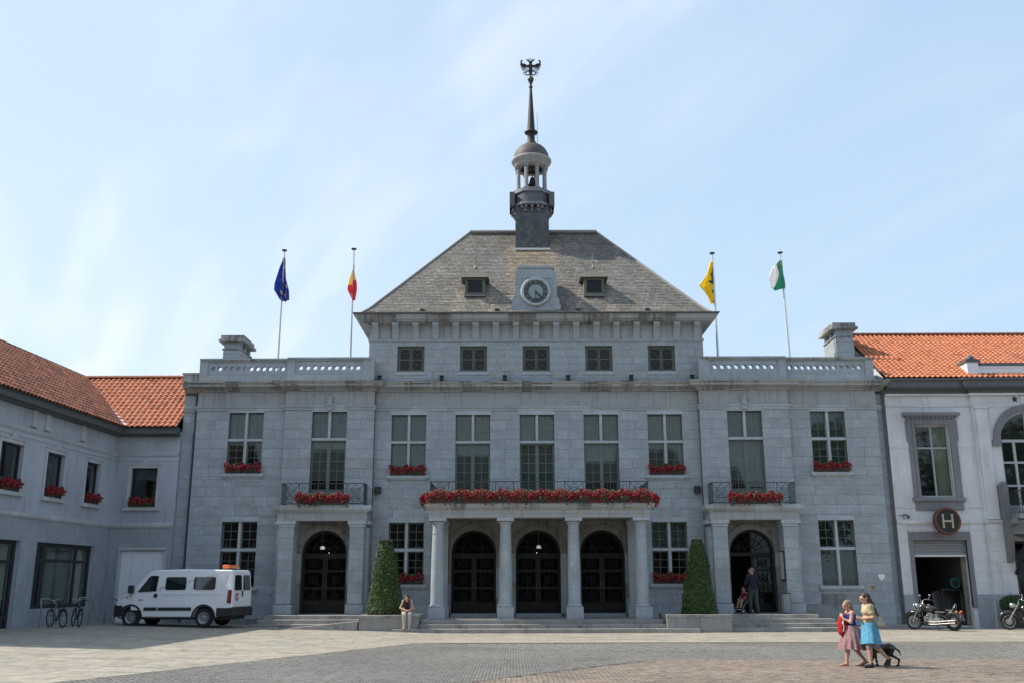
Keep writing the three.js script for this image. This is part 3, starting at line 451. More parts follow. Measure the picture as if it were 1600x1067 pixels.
// ---- pierced parapets ----
function parapet(x0, x1, z, nH, endL, endR) {
  const p = node(hall, 'parapet'), y0 = 10.14, y1 = 10.78, s = shp([[x0, y0], [x1, y0], [x1, y1], [x0, y1]]);
  const a = x0 + endL, b = x1 - endR; for (let i = 0; i < nH; i++) { const h = new THREE.Path(); h.absarc(lerp(a, b, (i + 0.5) / nH), 10.47, 0.1, 0, Math.PI * 2, true); s.holes.push(h); }
  part(p, 'pierced_panel', ext(s, 0.2, z - 0.24, { curveSegments: 10 }), M.stone);
  const n = Math.round((x1 - x0) / 1.3); for (let i = 0; i < n; i++) { const c = lerp(x0, x1, i / n) + 0.003, d = lerp(x0, x1, (i + 1) / n) - 0.003; part(p, 'base_stone', bx(c, d, 9.84, y0, z - 0.3, z + 0.04), pick([M.stone, M.streak])); part(p, 'coping_stone', [bx(c, d, y1, y1 + 0.06, z - 0.3, z + 0.03), bx(c, d, y1 + 0.06, y1 + 0.13, z - 0.34, z + 0.08)], pick([M.stone, M.crust])); }
  part(p, 'end_pier', [bx(x0, x0 + endL * 0.8, y0, y1 - 0.003, z - 0.26, z + 0.015), bx(x1 - endR * 0.8, x1, y0, y1 - 0.003, z - 0.26, z + 0.015)], M.stone);
}
for (const s of [-1, 1]) { const f = (a, b) => (s < 0 ? [a, b] : [-b, -a]); parapet(...f(-14.9, -10.98), 0.14, 12, s < 0 ? 0.45 : 0.12, s < 0 ? 0.12 : 0.45); parapet(...f(-10.98, -7.3), 0.34, 9, 0.42, 0.42); }
for (const s of [-1, 1]) part(hall, 'parapet_return', [bx(s * 7.14, s * 7.34, 9.84, 10.8, -0.16, 0.36), bx(s * 14.62, s * 14.9, 9.84, 10.8, -9, -0.12)], M.stone);
part(hall, 'corner_block', [bx(-15.6, -14.92, 9.865, 10.2, -3.6, 0.12), bx(-15.64, -14.92, 10.2, 10.28, -3.6, 0.16)], M.crust);
part(hall, 'flat_roof', [bx(-15.2, -7.5, 9.8, 9.86, -9.6, -0.2), bx(7.5, 15.2, 9.8, 9.86, -9.6, -0.2)], M.lead);

// ---- slate roof ----
const RF = [[-0.55, 12.84], [-0.1, 13.26], [0.35, 13.82], [0.8, 14.36], [4.16, 18.45]];   // [inset from the eaves wall line, height]
function roofAt(t) { let L = []; let tot = 0; for (let i = 0; i + 1 < RF.length; i++) { const l = Math.hypot(RF[i + 1][0] - RF[i][0], RF[i + 1][1] - RF[i][1]); L.push(l); tot += l; } let d = t * tot; for (let i = 0; i < L.length; i++) { if (d <= L[i] || i === L.length - 1) { const k = d / L[i]; return [lerp(RF[i][0], RF[i + 1][0], k), lerp(RF[i][1], RF[i + 1][1], k)]; } d -= L[i]; } }
const roofZ = (y) => { for (let i = 0; i + 1 < RF.length; i++) if (y <= RF[i + 1][1]) { const k = (y - RF[i][1]) / (RF[i + 1][1] - RF[i][1]); return -0.15 - lerp(RF[i][0], RF[i + 1][0], k); } return -4.3; };
{
  reseed(99);
  const X = 7.36, ZB = -8.35, ZF = -0.15, roof = node(hall, 'roof'), rows = 58, under = [], pos = [], col = [];
  const ring = (t) => { const [i, y] = roofAt(t); return [[-X + i, y, ZF - i], [X - i, y, ZF - i], [X - i, y, ZB + i], [-X + i, y, ZB + i]]; };
  const up = []; for (let k = 0; k < 24; k++) { const A = ring(k / 24), B = ring((k + 1) / 24); for (let s = 0; s < 4; s++) { const a = A[s], b = A[(s + 1) % 4], c = B[(s + 1) % 4], d = B[s]; up.push(...a, ...b, ...c, ...a, ...c, ...d); } }
  const ug = new THREE.BufferGeometry(); ug.setAttribute('position', new THREE.Float32BufferAttribute(up, 3)); ug.computeVertexNormals(); ug.translate(0, -0.03, 0); part(roof, 'roof_deck', uvm(ug), M.stoneDark);
  // slates: thin plates, each a little proud of the course below; tone from lichen, iron and lime stains seen in the photograph
  const tone = (x, y, z, side) => {
    const n = fbm(x * 0.04 + 0.5, y * 0.04 + 0.5, 8, 8, 4, 301), m = fbm(x * 0.17 + 0.3, y * 0.17, 8, 8, 3, 302);
    let k = (0.185 + 0.10 * (n - 0.5) + 0.07 * (m - 0.5)) * rr(0.76, 1.22), r = 1.07, g = 0.985, b = 0.86;
    if (side === 0) {
      // ochre run-off below the cupola and pale run-off beside the dormers, ragged at the edges
      const e = (m - 0.5) * 1.1 + (n - 0.5) * 0.8; const o = sstep(1.55, 0.7, Math.abs(x) + e) * sstep(18.6, 17.0, y) * sstep(13.0, 14.6, y); k *= 1 + 0.4 * o; r += 0.2 * o; g += 0.03 * o; b -= 0.13 * o;
      for (const dx of [-3.55, -2.0, 2.05, 3.5]) { const q = sstep(0.5, 0.1, Math.abs(x - dx) + e * 0.4) * sstep(14.9, 14.0, y); k *= 1 + 0.35 * q; r += 0.14 * q; b -= 0.04 * q; }
      const l = sstep(0.62, 0.72, fbm(x * 0.3 + 4, y * 0.3 + 4, 8, 8, 2, 303)); k *= 1 + 0.18 * l;
    }
    return [k * r, k * g, k * b];
  };
  const uvS = [];
  for (let j = 0; j < rows; j++) {
    const A = ring(j / rows), B = ring(Math.min(1, (j + 1.25) / rows));
    for (const s of [0, 1, 3]) {
      const a = A[s], b = A[(s + 1) % 4], c = B[(s + 1) % 4], d = B[s], L = Math.hypot(b[0] - a[0], b[2] - a[2]), n = Math.max(1, Math.round(L / 0.23)), off = (j % 2) * 0.5;
      const nx = s === 0 ? 0 : s === 1 ? 1 : -1, nz = s === 0 ? 1 : 0; const lift = 0.02;
      for (let i = -1; i < n; i++) {
        const t0 = clamp((i + off) / n), t1 = clamp((i + 1 + off) / n); if (t1 - t0 < 0.15 / n) continue; const gap = 0.004 / L;
        const P = (u, w, up) => { const l0 = [0, 1, 2].map((q) => lerp(a[q], b[q], u)), l1 = [0, 1, 2].map((q) => lerp(d[q], c[q], u)); const p = [0, 1, 2].map((q) => lerp(l0[q], l1[q], w)); return [p[0] + nx * up * 0.8, p[1] + up * 0.6, p[2] + nz * up * 0.8]; };
        const e = rr(-0.004, 0.006), p0 = P(t0 + gap, 0, lift + e), p1 = P(t1 - gap, 0, lift + e), p2 = P(t1 - gap, 1, 0.002), p3 = P(t0 + gap, 1, 0.002), q0 = P(t0 + gap, 0, -0.01), q1 = P(t1 - gap, 0, -0.01);
        pos.push(...p0, ...p1, ...p2, ...p0, ...p2, ...p3, ...q0, ...q1, ...p1, ...q0, ...p1, ...p0);
        const k = tone((p0[0] + p1[0]) / 2, p0[1], p0[2], s); for (let q = 0; q < 12; q++) col.push(...k);
      }
    }
  }
  const g = new THREE.BufferGeometry(); g.setAttribute('position', new THREE.Float32BufferAttribute(pos, 3)); g.setAttribute('color', new THREE.Float32BufferAttribute(col, 3)); g.computeVertexNormals();
  stuffPart(roof, 'slates', uvm(g), std([1.25, 1.25, 1.25], 0.75, { map: TX.grain, vertexColors: true }));
  const rt = ring(1), hips = []; for (const s of [0, 1]) for (let k = 0; k < 30; k++) { const a = ring(k / 30)[s], b = ring((k + 1) / 30)[s]; hips.push(bar(a, b, 0.07, 0.07, 6)); }
  part(roof, 'hip_capping', hips, stoneMat(0.3, [1.05, 1, 0.92])); part(roof, 'ridge_capping', [bar(rt[0], rt[1], 0.09, 0.09, 8), bar(rt[3], rt[2], 0.09, 0.09, 8), bx(rt[0][0], rt[1][0], rt[0][1] - 0.05, rt[0][1] + 0.02, rt[3][2], rt[0][2])], stoneMat(0.34, [1.05, 1, 0.92]));
  for (const x of [-5.1, -1.75, 1.9, 5.0]) part(roof, 'snow_stop', bx(x - 0.1, x + 0.1, 13.05, 13.16, roofZ(13.1) - 0.03, roofZ(13.1) + 0.09), M.iron);
  for (const s of [-1, 1]) part(roof, 'roof_spike', [bar([s * 5.55, roofAt(0.42)[1], -2.4], [s * 5.55, roofAt(0.42)[1] + 0.62, -2.4], 0.025, 0.008, 6), cyl(0.1, 0.02, 0.2, s * 5.55, roofAt(0.42)[1] - 0.1, -2.4, 8)], M.lead);
  // eaves gutter
  sweep([[0.55, 12.845], [0.66, 12.845], [0.7, 12.9], [0.66, 12.92], [0.63, 12.88], [0.55, 12.88]], [[-7.48, -8], [-7.48, -0.15], [7.48, -0.15], [7.48, -8]], 2.4).forEach((q) => part(roof, 'gutter_piece', q, M.gutter));
}
// ---- dormers ----
for (const x of [-2.77, 2.7]) {
  const d = node(hall, 'dormer', [x, 0, 0]), y0 = 14.0, y1 = 14.86, zf = roofZ(14.0) + 0.1, back = roofZ(15.2) - 0.1;
  part(d, 'cheek', [bx(-0.46, -0.38, y0, y1, back, zf - 0.02), bx(0.38, 0.46, y0, y1, back, zf - 0.02)], stoneMat(0.22, [1.05, 1, 0.92]));
  const fr = part(d, 'window_frame', [bx(-0.46, -0.34, y0, y1, zf - 0.05, zf + 0.03), bx(0.34, 0.46, y0, y1, zf - 0.05, zf + 0.03), bx(-0.34, 0.34, y0, y0 + 0.12, zf - 0.05, zf + 0.03), bx(-0.34, 0.34, y1 - 0.14, y1, zf - 0.05, zf + 0.03)], M.olive);
  part(d, 'pane', bx(-0.34, 0.34, y0 + 0.12, y1 - 0.14, zf - 0.03, zf - 0.02), M.tinted); part(d, 'sill', bx(-0.5, 0.5, y0 - 0.06, y0, zf - 0.1, zf + 0.08), M.lead); part(d, 'backing', bx(-0.4, 0.4, y0, y1, zf - 0.4, zf - 0.36), M.room);
  // flared hipped cap
  const P = (w, y, f) => [[-w, y, zf + f], [w, y, zf + f]]; const rings = [[0.64, y1 - 0.04, 0.2], [0.5, y1 + 0.07, 0.08], [0.26, y1 + 0.3, -0.14], [0.03, y1 + 0.62, -0.38]]; const pos = [];
  for (let i = 0; i + 1 < 4; i++) { const [a, b] = P(...rings[i]), [e, c] = P(...rings[i + 1]); pos.push(...a, ...b, ...c, ...a, ...c, ...e); const A2 = [a[0], a[1], back], E2 = [e[0], e[1], back], B2 = [b[0], b[1], back], C2 = [c[0], c[1], back]; pos.push(...A2, ...a, ...e, ...A2, ...e, ...E2, ...b, ...B2, ...C2, ...b, ...C2, ...c); }
  const a = rings[0]; pos.push(-a[0], a[1], zf + a[2], a[0], a[1], back, a[0], a[1], zf + a[2], -a[0], a[1], zf + a[2], -a[0], a[1], back, a[0], a[1], back);
  const g = new THREE.BufferGeometry(); g.setAttribute('position', new THREE.Float32BufferAttribute(pos, 3)); g.computeVertexNormals(); const rf = part(d, 'dormer_roof', uvm(g), std([0.20, 0.18, 0.15], 0.8, { map: TX.grain }));
  part(rf, 'finial', [cyl(0.1, 0.03, 0.14, 0, y1 + 0.56, zf - 0.38, 10), cyl(0.022, 0.012, 0.62, 0, y1 + 0.68, zf - 0.38, 6), sph(0.055, 0, y1 + 0.86, zf - 0.38, 1, 1, 1, 8), sph(0.035, 0, y1 + 1.0, zf - 0.38, 1, 1, 1, 8)], M.lead);
}
// ---- clock ----
{
  const c = node(hall, 'clock', [0, 0, 0]), z = 0.12;
  const st = part(c, 'clock_stone', [ext(shp([[-1.12, 12.94], [1.12, 12.94], [1.12, 13.34], [1.06, 13.42], [1.05, 13.6], [0.95, 13.72], [0.94, 14.92], [0.78, 14.94], [0.78, 15.14], [-0.78, 15.14], [-0.78, 14.94], [-0.94, 14.92], [-0.95, 13.72], [-1.05, 13.6], [-1.06, 13.42], [-1.12, 13.34]]), 1.3, z - 1.3)], M.blocks[1]);
  part(c, 'stone_trim', [bx(-0.72, 0.72, 14.60, 14.66, z, z + 0.04), bx(-0.72, -0.67, 13.3, 14.6, z, z + 0.035), bx(0.67, 0.72, 13.3, 14.6, z, z + 0.035), bx(-0.8, 0.8, 13.06, 13.12, z, z + 0.04), bx(-0.84, 0.84, 15.08, 15.2, z - 1.2, z + 0.05)], M.stone);
  for (const y of [13.33, 13.72, 14.3]) part(c, 'stone_joint', [bx(-1.0, -0.73, y, y + 0.008, z - 0.01, z + 0.002), bx(0.73, 1.0, y, y + 0.008, z - 0.01, z + 0.002)], M.joint);
  part(c, 'ring', uvm(new THREE.TorusGeometry(0.61, 0.075, 10, 48).translate(0, 13.95, z + 0.05)), M.stoneLight);
  const dial = part(c, 'dial', cyl(0.56, 0.56, 0.05, 0, 0, 0, 48).rotateX(Math.PI / 2).translate(0, 13.95, z), std([0.045, 0.06, 0.055], 0.5)); part(dial, 'dial_centre', cyl(0.33, 0.33, 0.02, 0, 0, 0, 40).rotateX(Math.PI / 2).translate(0, 13.95, z + 0.05), std([0.24, 0.29, 0.30], 0.5));
  const num = []; for (let k = 0; k < 12; k++) { const a = k / 12 * Math.PI * 2, n = [2, 1, 2, 3, 2, 1, 2, 3, 3, 2, 1, 2][k]; for (let q = 0; q < n; q++) num.push(tf(cb(0.016, 0.11, 0.012, (q - (n - 1) / 2) * 0.03, 0.44, 0), mat4([0, 13.95, z + 0.056], [0, 0, -a]))); }
  part(dial, 'numerals', num, std([0.25, 0.26, 0.22], 0.5)); 
  part(dial, 'hour_hand', tf(mg([cb(0.05, 0.3, 0.014, 0, 0.11, 0), ext(shp([[-0.05, 0.22], [0.05, 0.22], [0, 0.36]]), 0.014, -0.007)]), mat4([0, 13.95, z + 0.085], [0, 0, -2.4])), M.black); part(dial, 'minute_hand', tf(cb(0.034, 0.52, 0.014, 0, 0.2, 0), mat4([0, 13.95, z + 0.1], [0, 0, Math.PI])), M.black);
}
// ---- cupola ----
{
  const c = node(hall, 'cupola', [-0.06, 0, -4.1]);
  const b = part(c, 'base', bx(-0.8, 0.8, 16.6, 19.4, -0.8, 0.8), M.room); reseed(5);
  const sl = []; for (let j = 0; j < 16; j++) for (let i = -1; i < 8; i++) { const y = 16.85 + j * 0.16, o = (j % 2) * 0.1, x0 = clamp(-0.82 + i * 0.205 + o, -0.83, 0.83), x1 = clamp(x0 + 0.2, -0.83, 0.83); if (x1 - x0 < 0.03) continue; const g = bx(x0, x1, y, y + 0.17, 0.80, 0.822 + rr(0, 0.008)); g.rotateX(0); const k = rr(0.085, 0.15); sl.push(paint(g, [k, k * 1.03, k * 1.12])); const g2 = bx(-0.822 - rr(0, 0.008), -0.8, y, y + 0.17, x0, x1); sl.push(paint(g2, [k, k * 1.03, k * 1.12])); const g3 = bx(0.8, 0.822 + rr(0, 0.008), y, y + 0.17, x0, x1); sl.push(paint(g3, [k, k * 1.03, k * 1.1])); }
  stuffPart(b, 'base_slates', sl, std([1, 1, 1], 0.6, { map: TX.grain, vertexColors: true })); part(b, 'lead_flashing', bx(-0.86, 0.86, 17.1, 17.2, 0.8, 1.0), M.pale);
  // octagonal gallery on little brackets
  const oct = (r, y0, y1) => uvm(new THREE.CylinderGeometry(r, r, y1 - y0, 8).rotateY(Math.PI / 8).translate(0, (y0 + y1) / 2, 0));
  const slateD = std([0.15, 0.16, 0.17], 0.6, { map: TX.grain });
  const gal = part(c, 'gallery', [oct(1.06, 19.62, 20.24)], slateD); part(gal, 'gallery_moulding', [oct(1.2, 19.5, 19.62), oct(1.14, 20.2, 20.3), oct(1.06, 20.3, 20.42), oct(0.98, 20.42, 20.47)], M.lead);
  for (let k = 0; k < 8; k++) for (const q of [-0.3, 0, 0.3]) part(gal, 'bracket', tf(mg([bx(-0.05, 0.05, 19.18, 19.5, 0.78, 0.9), bx(-0.05, 0.05, 19.34, 19.5, 0.9, 1.04)]), new THREE.Matrix4().makeRotationY(k * Math.PI / 4).multiply(mat4([q, 0, 0]))), M.lead);
  for (const s of [-1, 1]) part(gal, 'gallery_cheek', [bx(s * 0.86, s * 1.12, 19.5, 20.2, -0.35, 0.9)], slateD);
  for (let k = 0; k < 8; k++) { const a = (k + 0.5) / 8 * Math.PI * 2; part(c, 'column', [cyl(0.105, 0.095, 1.3, Math.sin(a) * 0.72, 20.46, Math.cos(a) * 0.72, 14), cb(0.27, 0.07, 0.27, Math.sin(a) * 0.72, 20.5, Math.cos(a) * 0.72), cb(0.26, 0.08, 0.26, Math.sin(a) * 0.72, 21.74, Math.cos(a) * 0.72)], std([0.42, 0.42, 0.42], 0.7, { map: TX.grain })); }
  part(c, 'entablature', lathe([[0.55, 21.78], [0.84, 21.78], [0.84, 21.95], [0.88, 21.97], [0.90, 22.06], [0.98, 22.1], [1.03, 22.2], [1.03, 22.26], [0.9, 22.3], [0.3, 22.31], [0.3, 21.85]], 0, 0, 0, 40), std([0.44, 0.44, 0.44], 0.7, { map: TX.streak }));
  // stepped slate dome
  const dp = [[0.93, 22.28]]; for (let k = 0; k < 12; k++) { const a = k / 12 * Math.PI / 2, a2 = (k + 1) / 12 * Math.PI / 2; dp.push([0.92 * Math.cos(a) * 0.99 + 0.015, 22.3 + 0.92 * Math.sin(a)], [0.9 * Math.cos(a2) + 0.02, 22.3 + 0.92 * Math.sin(a2) - 0.012]); } dp.push([0.16, 23.24]);
  part(c, 'dome', lathe(dp, 0, 0, 0, 40), std([0.13, 0.115, 0.10], 0.65, { map: TX.grain }));
  const sp = part(c, 'spire', [lathe([[0.30, 23.16], [0.26, 23.3], [0.19, 23.36], [0.19, 23.72], [0.24, 23.76], [0.34, 23.82], [0.36, 23.88], [0.24, 23.95], [0.2, 24.0], [0.065, 26.4], [0.10, 26.43], [0.10, 26.5], [0.065, 26.53], [0.065, 26.7], [0.12, 26.74], [0.02, 26.78]], 0, 0, 0, 12)], M.copperDark); part(sp, 'ball', [sph(0.17, 0, 26.92, 0, 1, 0.9, 1, 18), cyl(0.07, 0.05, 0.2, 0, 27.04, 0, 10)], M.copper); part(sp, 'lightning_rod', bar([0.32, 23.3, 0], [0.32, 24.95, 0], 0.012, 0.008, 5), M.iron);
  // heraldic double eagle cut from plate
  const half = (s) => { const L = []; const S = (p) => ext(shp(p.map(([x, y]) => [s * x, y])), 0.05, -0.025);
    L.push(S([[0.0, 0.78], [0.09, 0.82], [0.13, 0.88], [0.24, 0.86], [0.16, 0.80], [0.12, 0.76], [0.07, 0.66], [0.1, 0.56], [0.2, 0.54], [0.3, 0.62], [0.44, 0.64], [0.46, 0.76], [0.40, 0.82], [0.5, 0.84], [0.54, 0.74], [0.54, 0.56], [0.42, 0.56], [0.3, 0.5], [0.18, 0.44], [0.1, 0.4], [0.09, 0.1], [0, 0.0]]));
    for (let k = 0; k < 6; k++) { const a = -0.05 - k * 0.24, x0 = 0.30 - k * 0.035, y0 = 0.54 - k * 0.03, len = 0.30 + (k > 3 ? 0.02 * k : 0); const p = []; for (let q = 0; q <= 6; q++) { const t = q / 6, x = x0 + Math.cos(a + t * 0.3) * len * t * (0.86), y = y0 + Math.sin(a - 0.25 + t * 0.35) * len * t * 1.25; p.push([x, y]); } const w = 0.026; L.push(S([...p.map(([x, y]) => [x, y + w]), ...p.slice().reverse().map(([x, y]) => [x, y - w])])); }
    L.push(S([[0.06, 0.26], [0.16, 0.24], [0.26, 0.14], [0.3, 0.1], [0.27, 0.08], [0.18, 0.16], [0.06, 0.18]]), S([[0.05, 0.14], [0.1, 0.02], [0.16, -0.02], [0.24, 0.03], [0.26, 0.0], [0.17, -0.07], [0.08, -0.04], [0.03, 0.06]]));
    for (const x of [0.02, 0.08]) L.push(S([[x - 0.014, 0.86], [x + 0.02, 0.86], [x + 0.012, 0.97]])); return L; };
  part(sp, 'eagle_emblem', tf(mg([...half(1), ...half(-1), cyl(0.045, 0.04, 0.75, 0, -0.05, 0, 8)]), mat4([0, 27.2, 0])), std([0.03, 0.022, 0.022], 0.5, { metalness: 0.3 }));
  part(c, 'bell', [lathe([[0, 21.35], [0.1, 21.34], [0.14, 21.2], [0.2, 21.0], [0.26, 20.94], [0.24, 20.93], [0.05, 21.25]], 0.05, 0, 0, 20), bar([0.05, 21.3, 0], [0.05, 21.9, 0], 0.02, 0.02, 6)], M.copperDark);
}
// ---- chimneys ----
for (const [x, z, y1] of [[-14.2, -3, 12.55], [14.55, -3, 13.08]]) {
  const c = node(hall, 'chimney', [x, 0, z]), h = y1 - 0.62;
  for (let y = 9.86, k = 0; y < h - 0.02; k++) { const b = Math.min(h, y + 0.46); part(c, 'chimney_stone', bx(-0.42, 0.42, y + 0.004, b - 0.004, -0.85, 0.85), pick(M.blocks)); y = b; }
  for (const q of [-0.68, 0, 0.68]) part(c, 'flue_pier', bx(-0.4, 0.4, h, h + 0.3, q - 0.135, q + 0.135), M.blocks[0]);
  part(c, 'chimney_cap', [bx(-0.62, 0.62, h + 0.3, h + 0.42, -1.02, 1.02), bx(-0.54, 0.54, h + 0.42, h + 0.62, -0.94, 0.94), bx(-0.47, 0.47, h - 0.06, h, -0.9, 0.9)], M.crust);
}
// downpipe and iron details
part(hall, 'downpipe', [bar([-15.0, 9.4, -0.08], [-15.0, -0.3, -0.08], 0.045, 0.045, 8)], M.gutter); part(hall, 'downpipe', [bar([15.24, 9.4, -0.05], [15.24, -0.5, -0.05], 0.045, 0.045, 8)], M.gutter);
// ================= roof tiles: S-shaped clay tiles laid in courses =================
function tileField(origin, ux, us, w, len, rowsAt, tw, th, inside, colors) {
  // origin: eaves corner; ux: unit along the eaves; us: unit up the slope; each tile a curved strip with a real lower edge
  const pos = [], col = [], n = new THREE.Vector3().crossVectors(ux, us).normalize();
  const prof = [[0, 0.02], [0.22, 0.055], [0.45, 0.06], [0.7, 0.02], [0.88, 0.0], [1.0, 0.02]];
  const nr = Math.ceil(len / th), nc = Math.ceil(w / tw);
  for (let j = 0; j < nr; j++) for (let i = 0; i < nc; i++) {
    const a0 = i * tw, s0 = j * th; if (!inside(a0 + tw / 2, s0 + th / 2)) continue; const jit = rr(-0.006, 0.006);
    const P = (a, s, h) => { const v = origin.clone().addScaledVector(ux, a).addScaledVector(us, s).addScaledVector(n, h); return [v.x, v.y, v.z]; };
    const c = colors();
    for (let q = 0; q + 1 < prof.length; q++) { const [t0, h0] = prof[q], [t1, h1] = prof[q + 1]; const A = P(a0 + t0 * tw, s0, h0 + 0.035 + jit), B = P(a0 + t1 * tw, s0, h1 + 0.035 + jit), C = P(a0 + t1 * tw, s0 + th * 1.12, h1 + 0.004), D = P(a0 + t0 * tw, s0 + th * 1.12, h0 + 0.004), E = P(a0 + t0 * tw, s0, h0 - 0.01), F = P(a0 + t1 * tw, s0, h1 - 0.01); pos.push(...A, ...B, ...C, ...A, ...C, ...D, ...E, ...F, ...B, ...E, ...B, ...A); for (let k = 0; k < 12; k++) col.push(...c); }
  }
  const g = new THREE.BufferGeometry(); g.setAttribute('position', new THREE.Float32BufferAttribute(pos, 3)); g.setAttribute('color', new THREE.Float32BufferAttribute(col, 3)); g.computeVertexNormals(); return uvm(g);
}
const tileMat = std([1, 1, 1], 0.7, { map: TX.grain, vertexColors: true });
const clay = () => { const k = rr(0.9, 1.08), q = rnd(); return q < 0.08 ? [0.46 * k, 0.15 * k, 0.075 * k] : [0.68 * k, 0.225 * k, 0.10 * k]; };
const clayDark = () => { const k = rr(0.7, 1.12), q = rnd(); return q < 0.25 ? [0.30 * k, 0.11 * k, 0.06 * k] : [0.52 * k, 0.175 * k, 0.08 * k]; };  // darker, more mixed tile tones for the long slope
function quadGeo(list) { const pos = []; for (const [a, b, c, d] of list) pos.push(...a, ...b, ...c, ...a, ...c, ...d); const g = new THREE.BufferGeometry(); g.setAttribute('position', new THREE.Float32BufferAttribute(pos, 3)); g.computeVertexNormals(); return uvm(g); }

// simple casement set in a wall that faces +z of its node
function plainWindow(parent, name, x, y, z, ry, w, h, o = {}) {
  const n = node(parent, name, [x, y, z], ry), fr = [], bars = [], pn = [], f = o.f ?? 0.07, zg = -0.16, fm = o.frame ?? M.darkFrame;
  fr.push(bx(-w / 2, -w / 2 + f, 0, h, zg - 0.04, zg + 0.04), bx(w / 2 - f, w / 2, 0, h, zg - 0.04, zg + 0.04), bx(-w / 2 + f, w / 2 - f, 0, f, zg - 0.038, zg + 0.038), bx(-w / 2 + f, w / 2 - f, h - f, h, zg - 0.038, zg + 0.038));
  for (const t of o.vert ?? []) fr.push(bx(t - f * 0.4, t + f * 0.4, f, h - f, zg - 0.03, zg + 0.036)); for (const t of o.horiz ?? []) fr.push(bx(-w / 2 + f, w / 2 - f, t - f * 0.4, t + f * 0.4, zg - 0.029, zg + 0.035));
  part(n, 'frame', fr, fm); part(n, 'pane', bx(-w / 2 + f, w / 2 - f, f, h - f, zg - 0.005, zg + 0.003), M.glass);
  part(n, 'room_backing', [bx(-w / 2 - 0.3, w / 2 + 0.3, -0.2, h + 0.2, -1.3, -1.26)], M.room);
  for (const [a, b, y0, mt] of o.curtains ?? []) { const pos = [], k = Math.max(4, Math.round((b - a) / 0.06)); for (let i = 0; i < k; i++) { const xa = lerp(a, b, i / k), xb = lerp(a, b, (i + 1) / k), za = -0.34 + (i % 2) * 0.05, zb = -0.34 + ((i + 1) % 2) * 0.05; pos.push([[xa, y0, za], [xb, y0, zb], [xb, h, zb], [xa, h, za]]); } part(n, 'curtain', quadGeo(pos), mt); }
  return n;
}
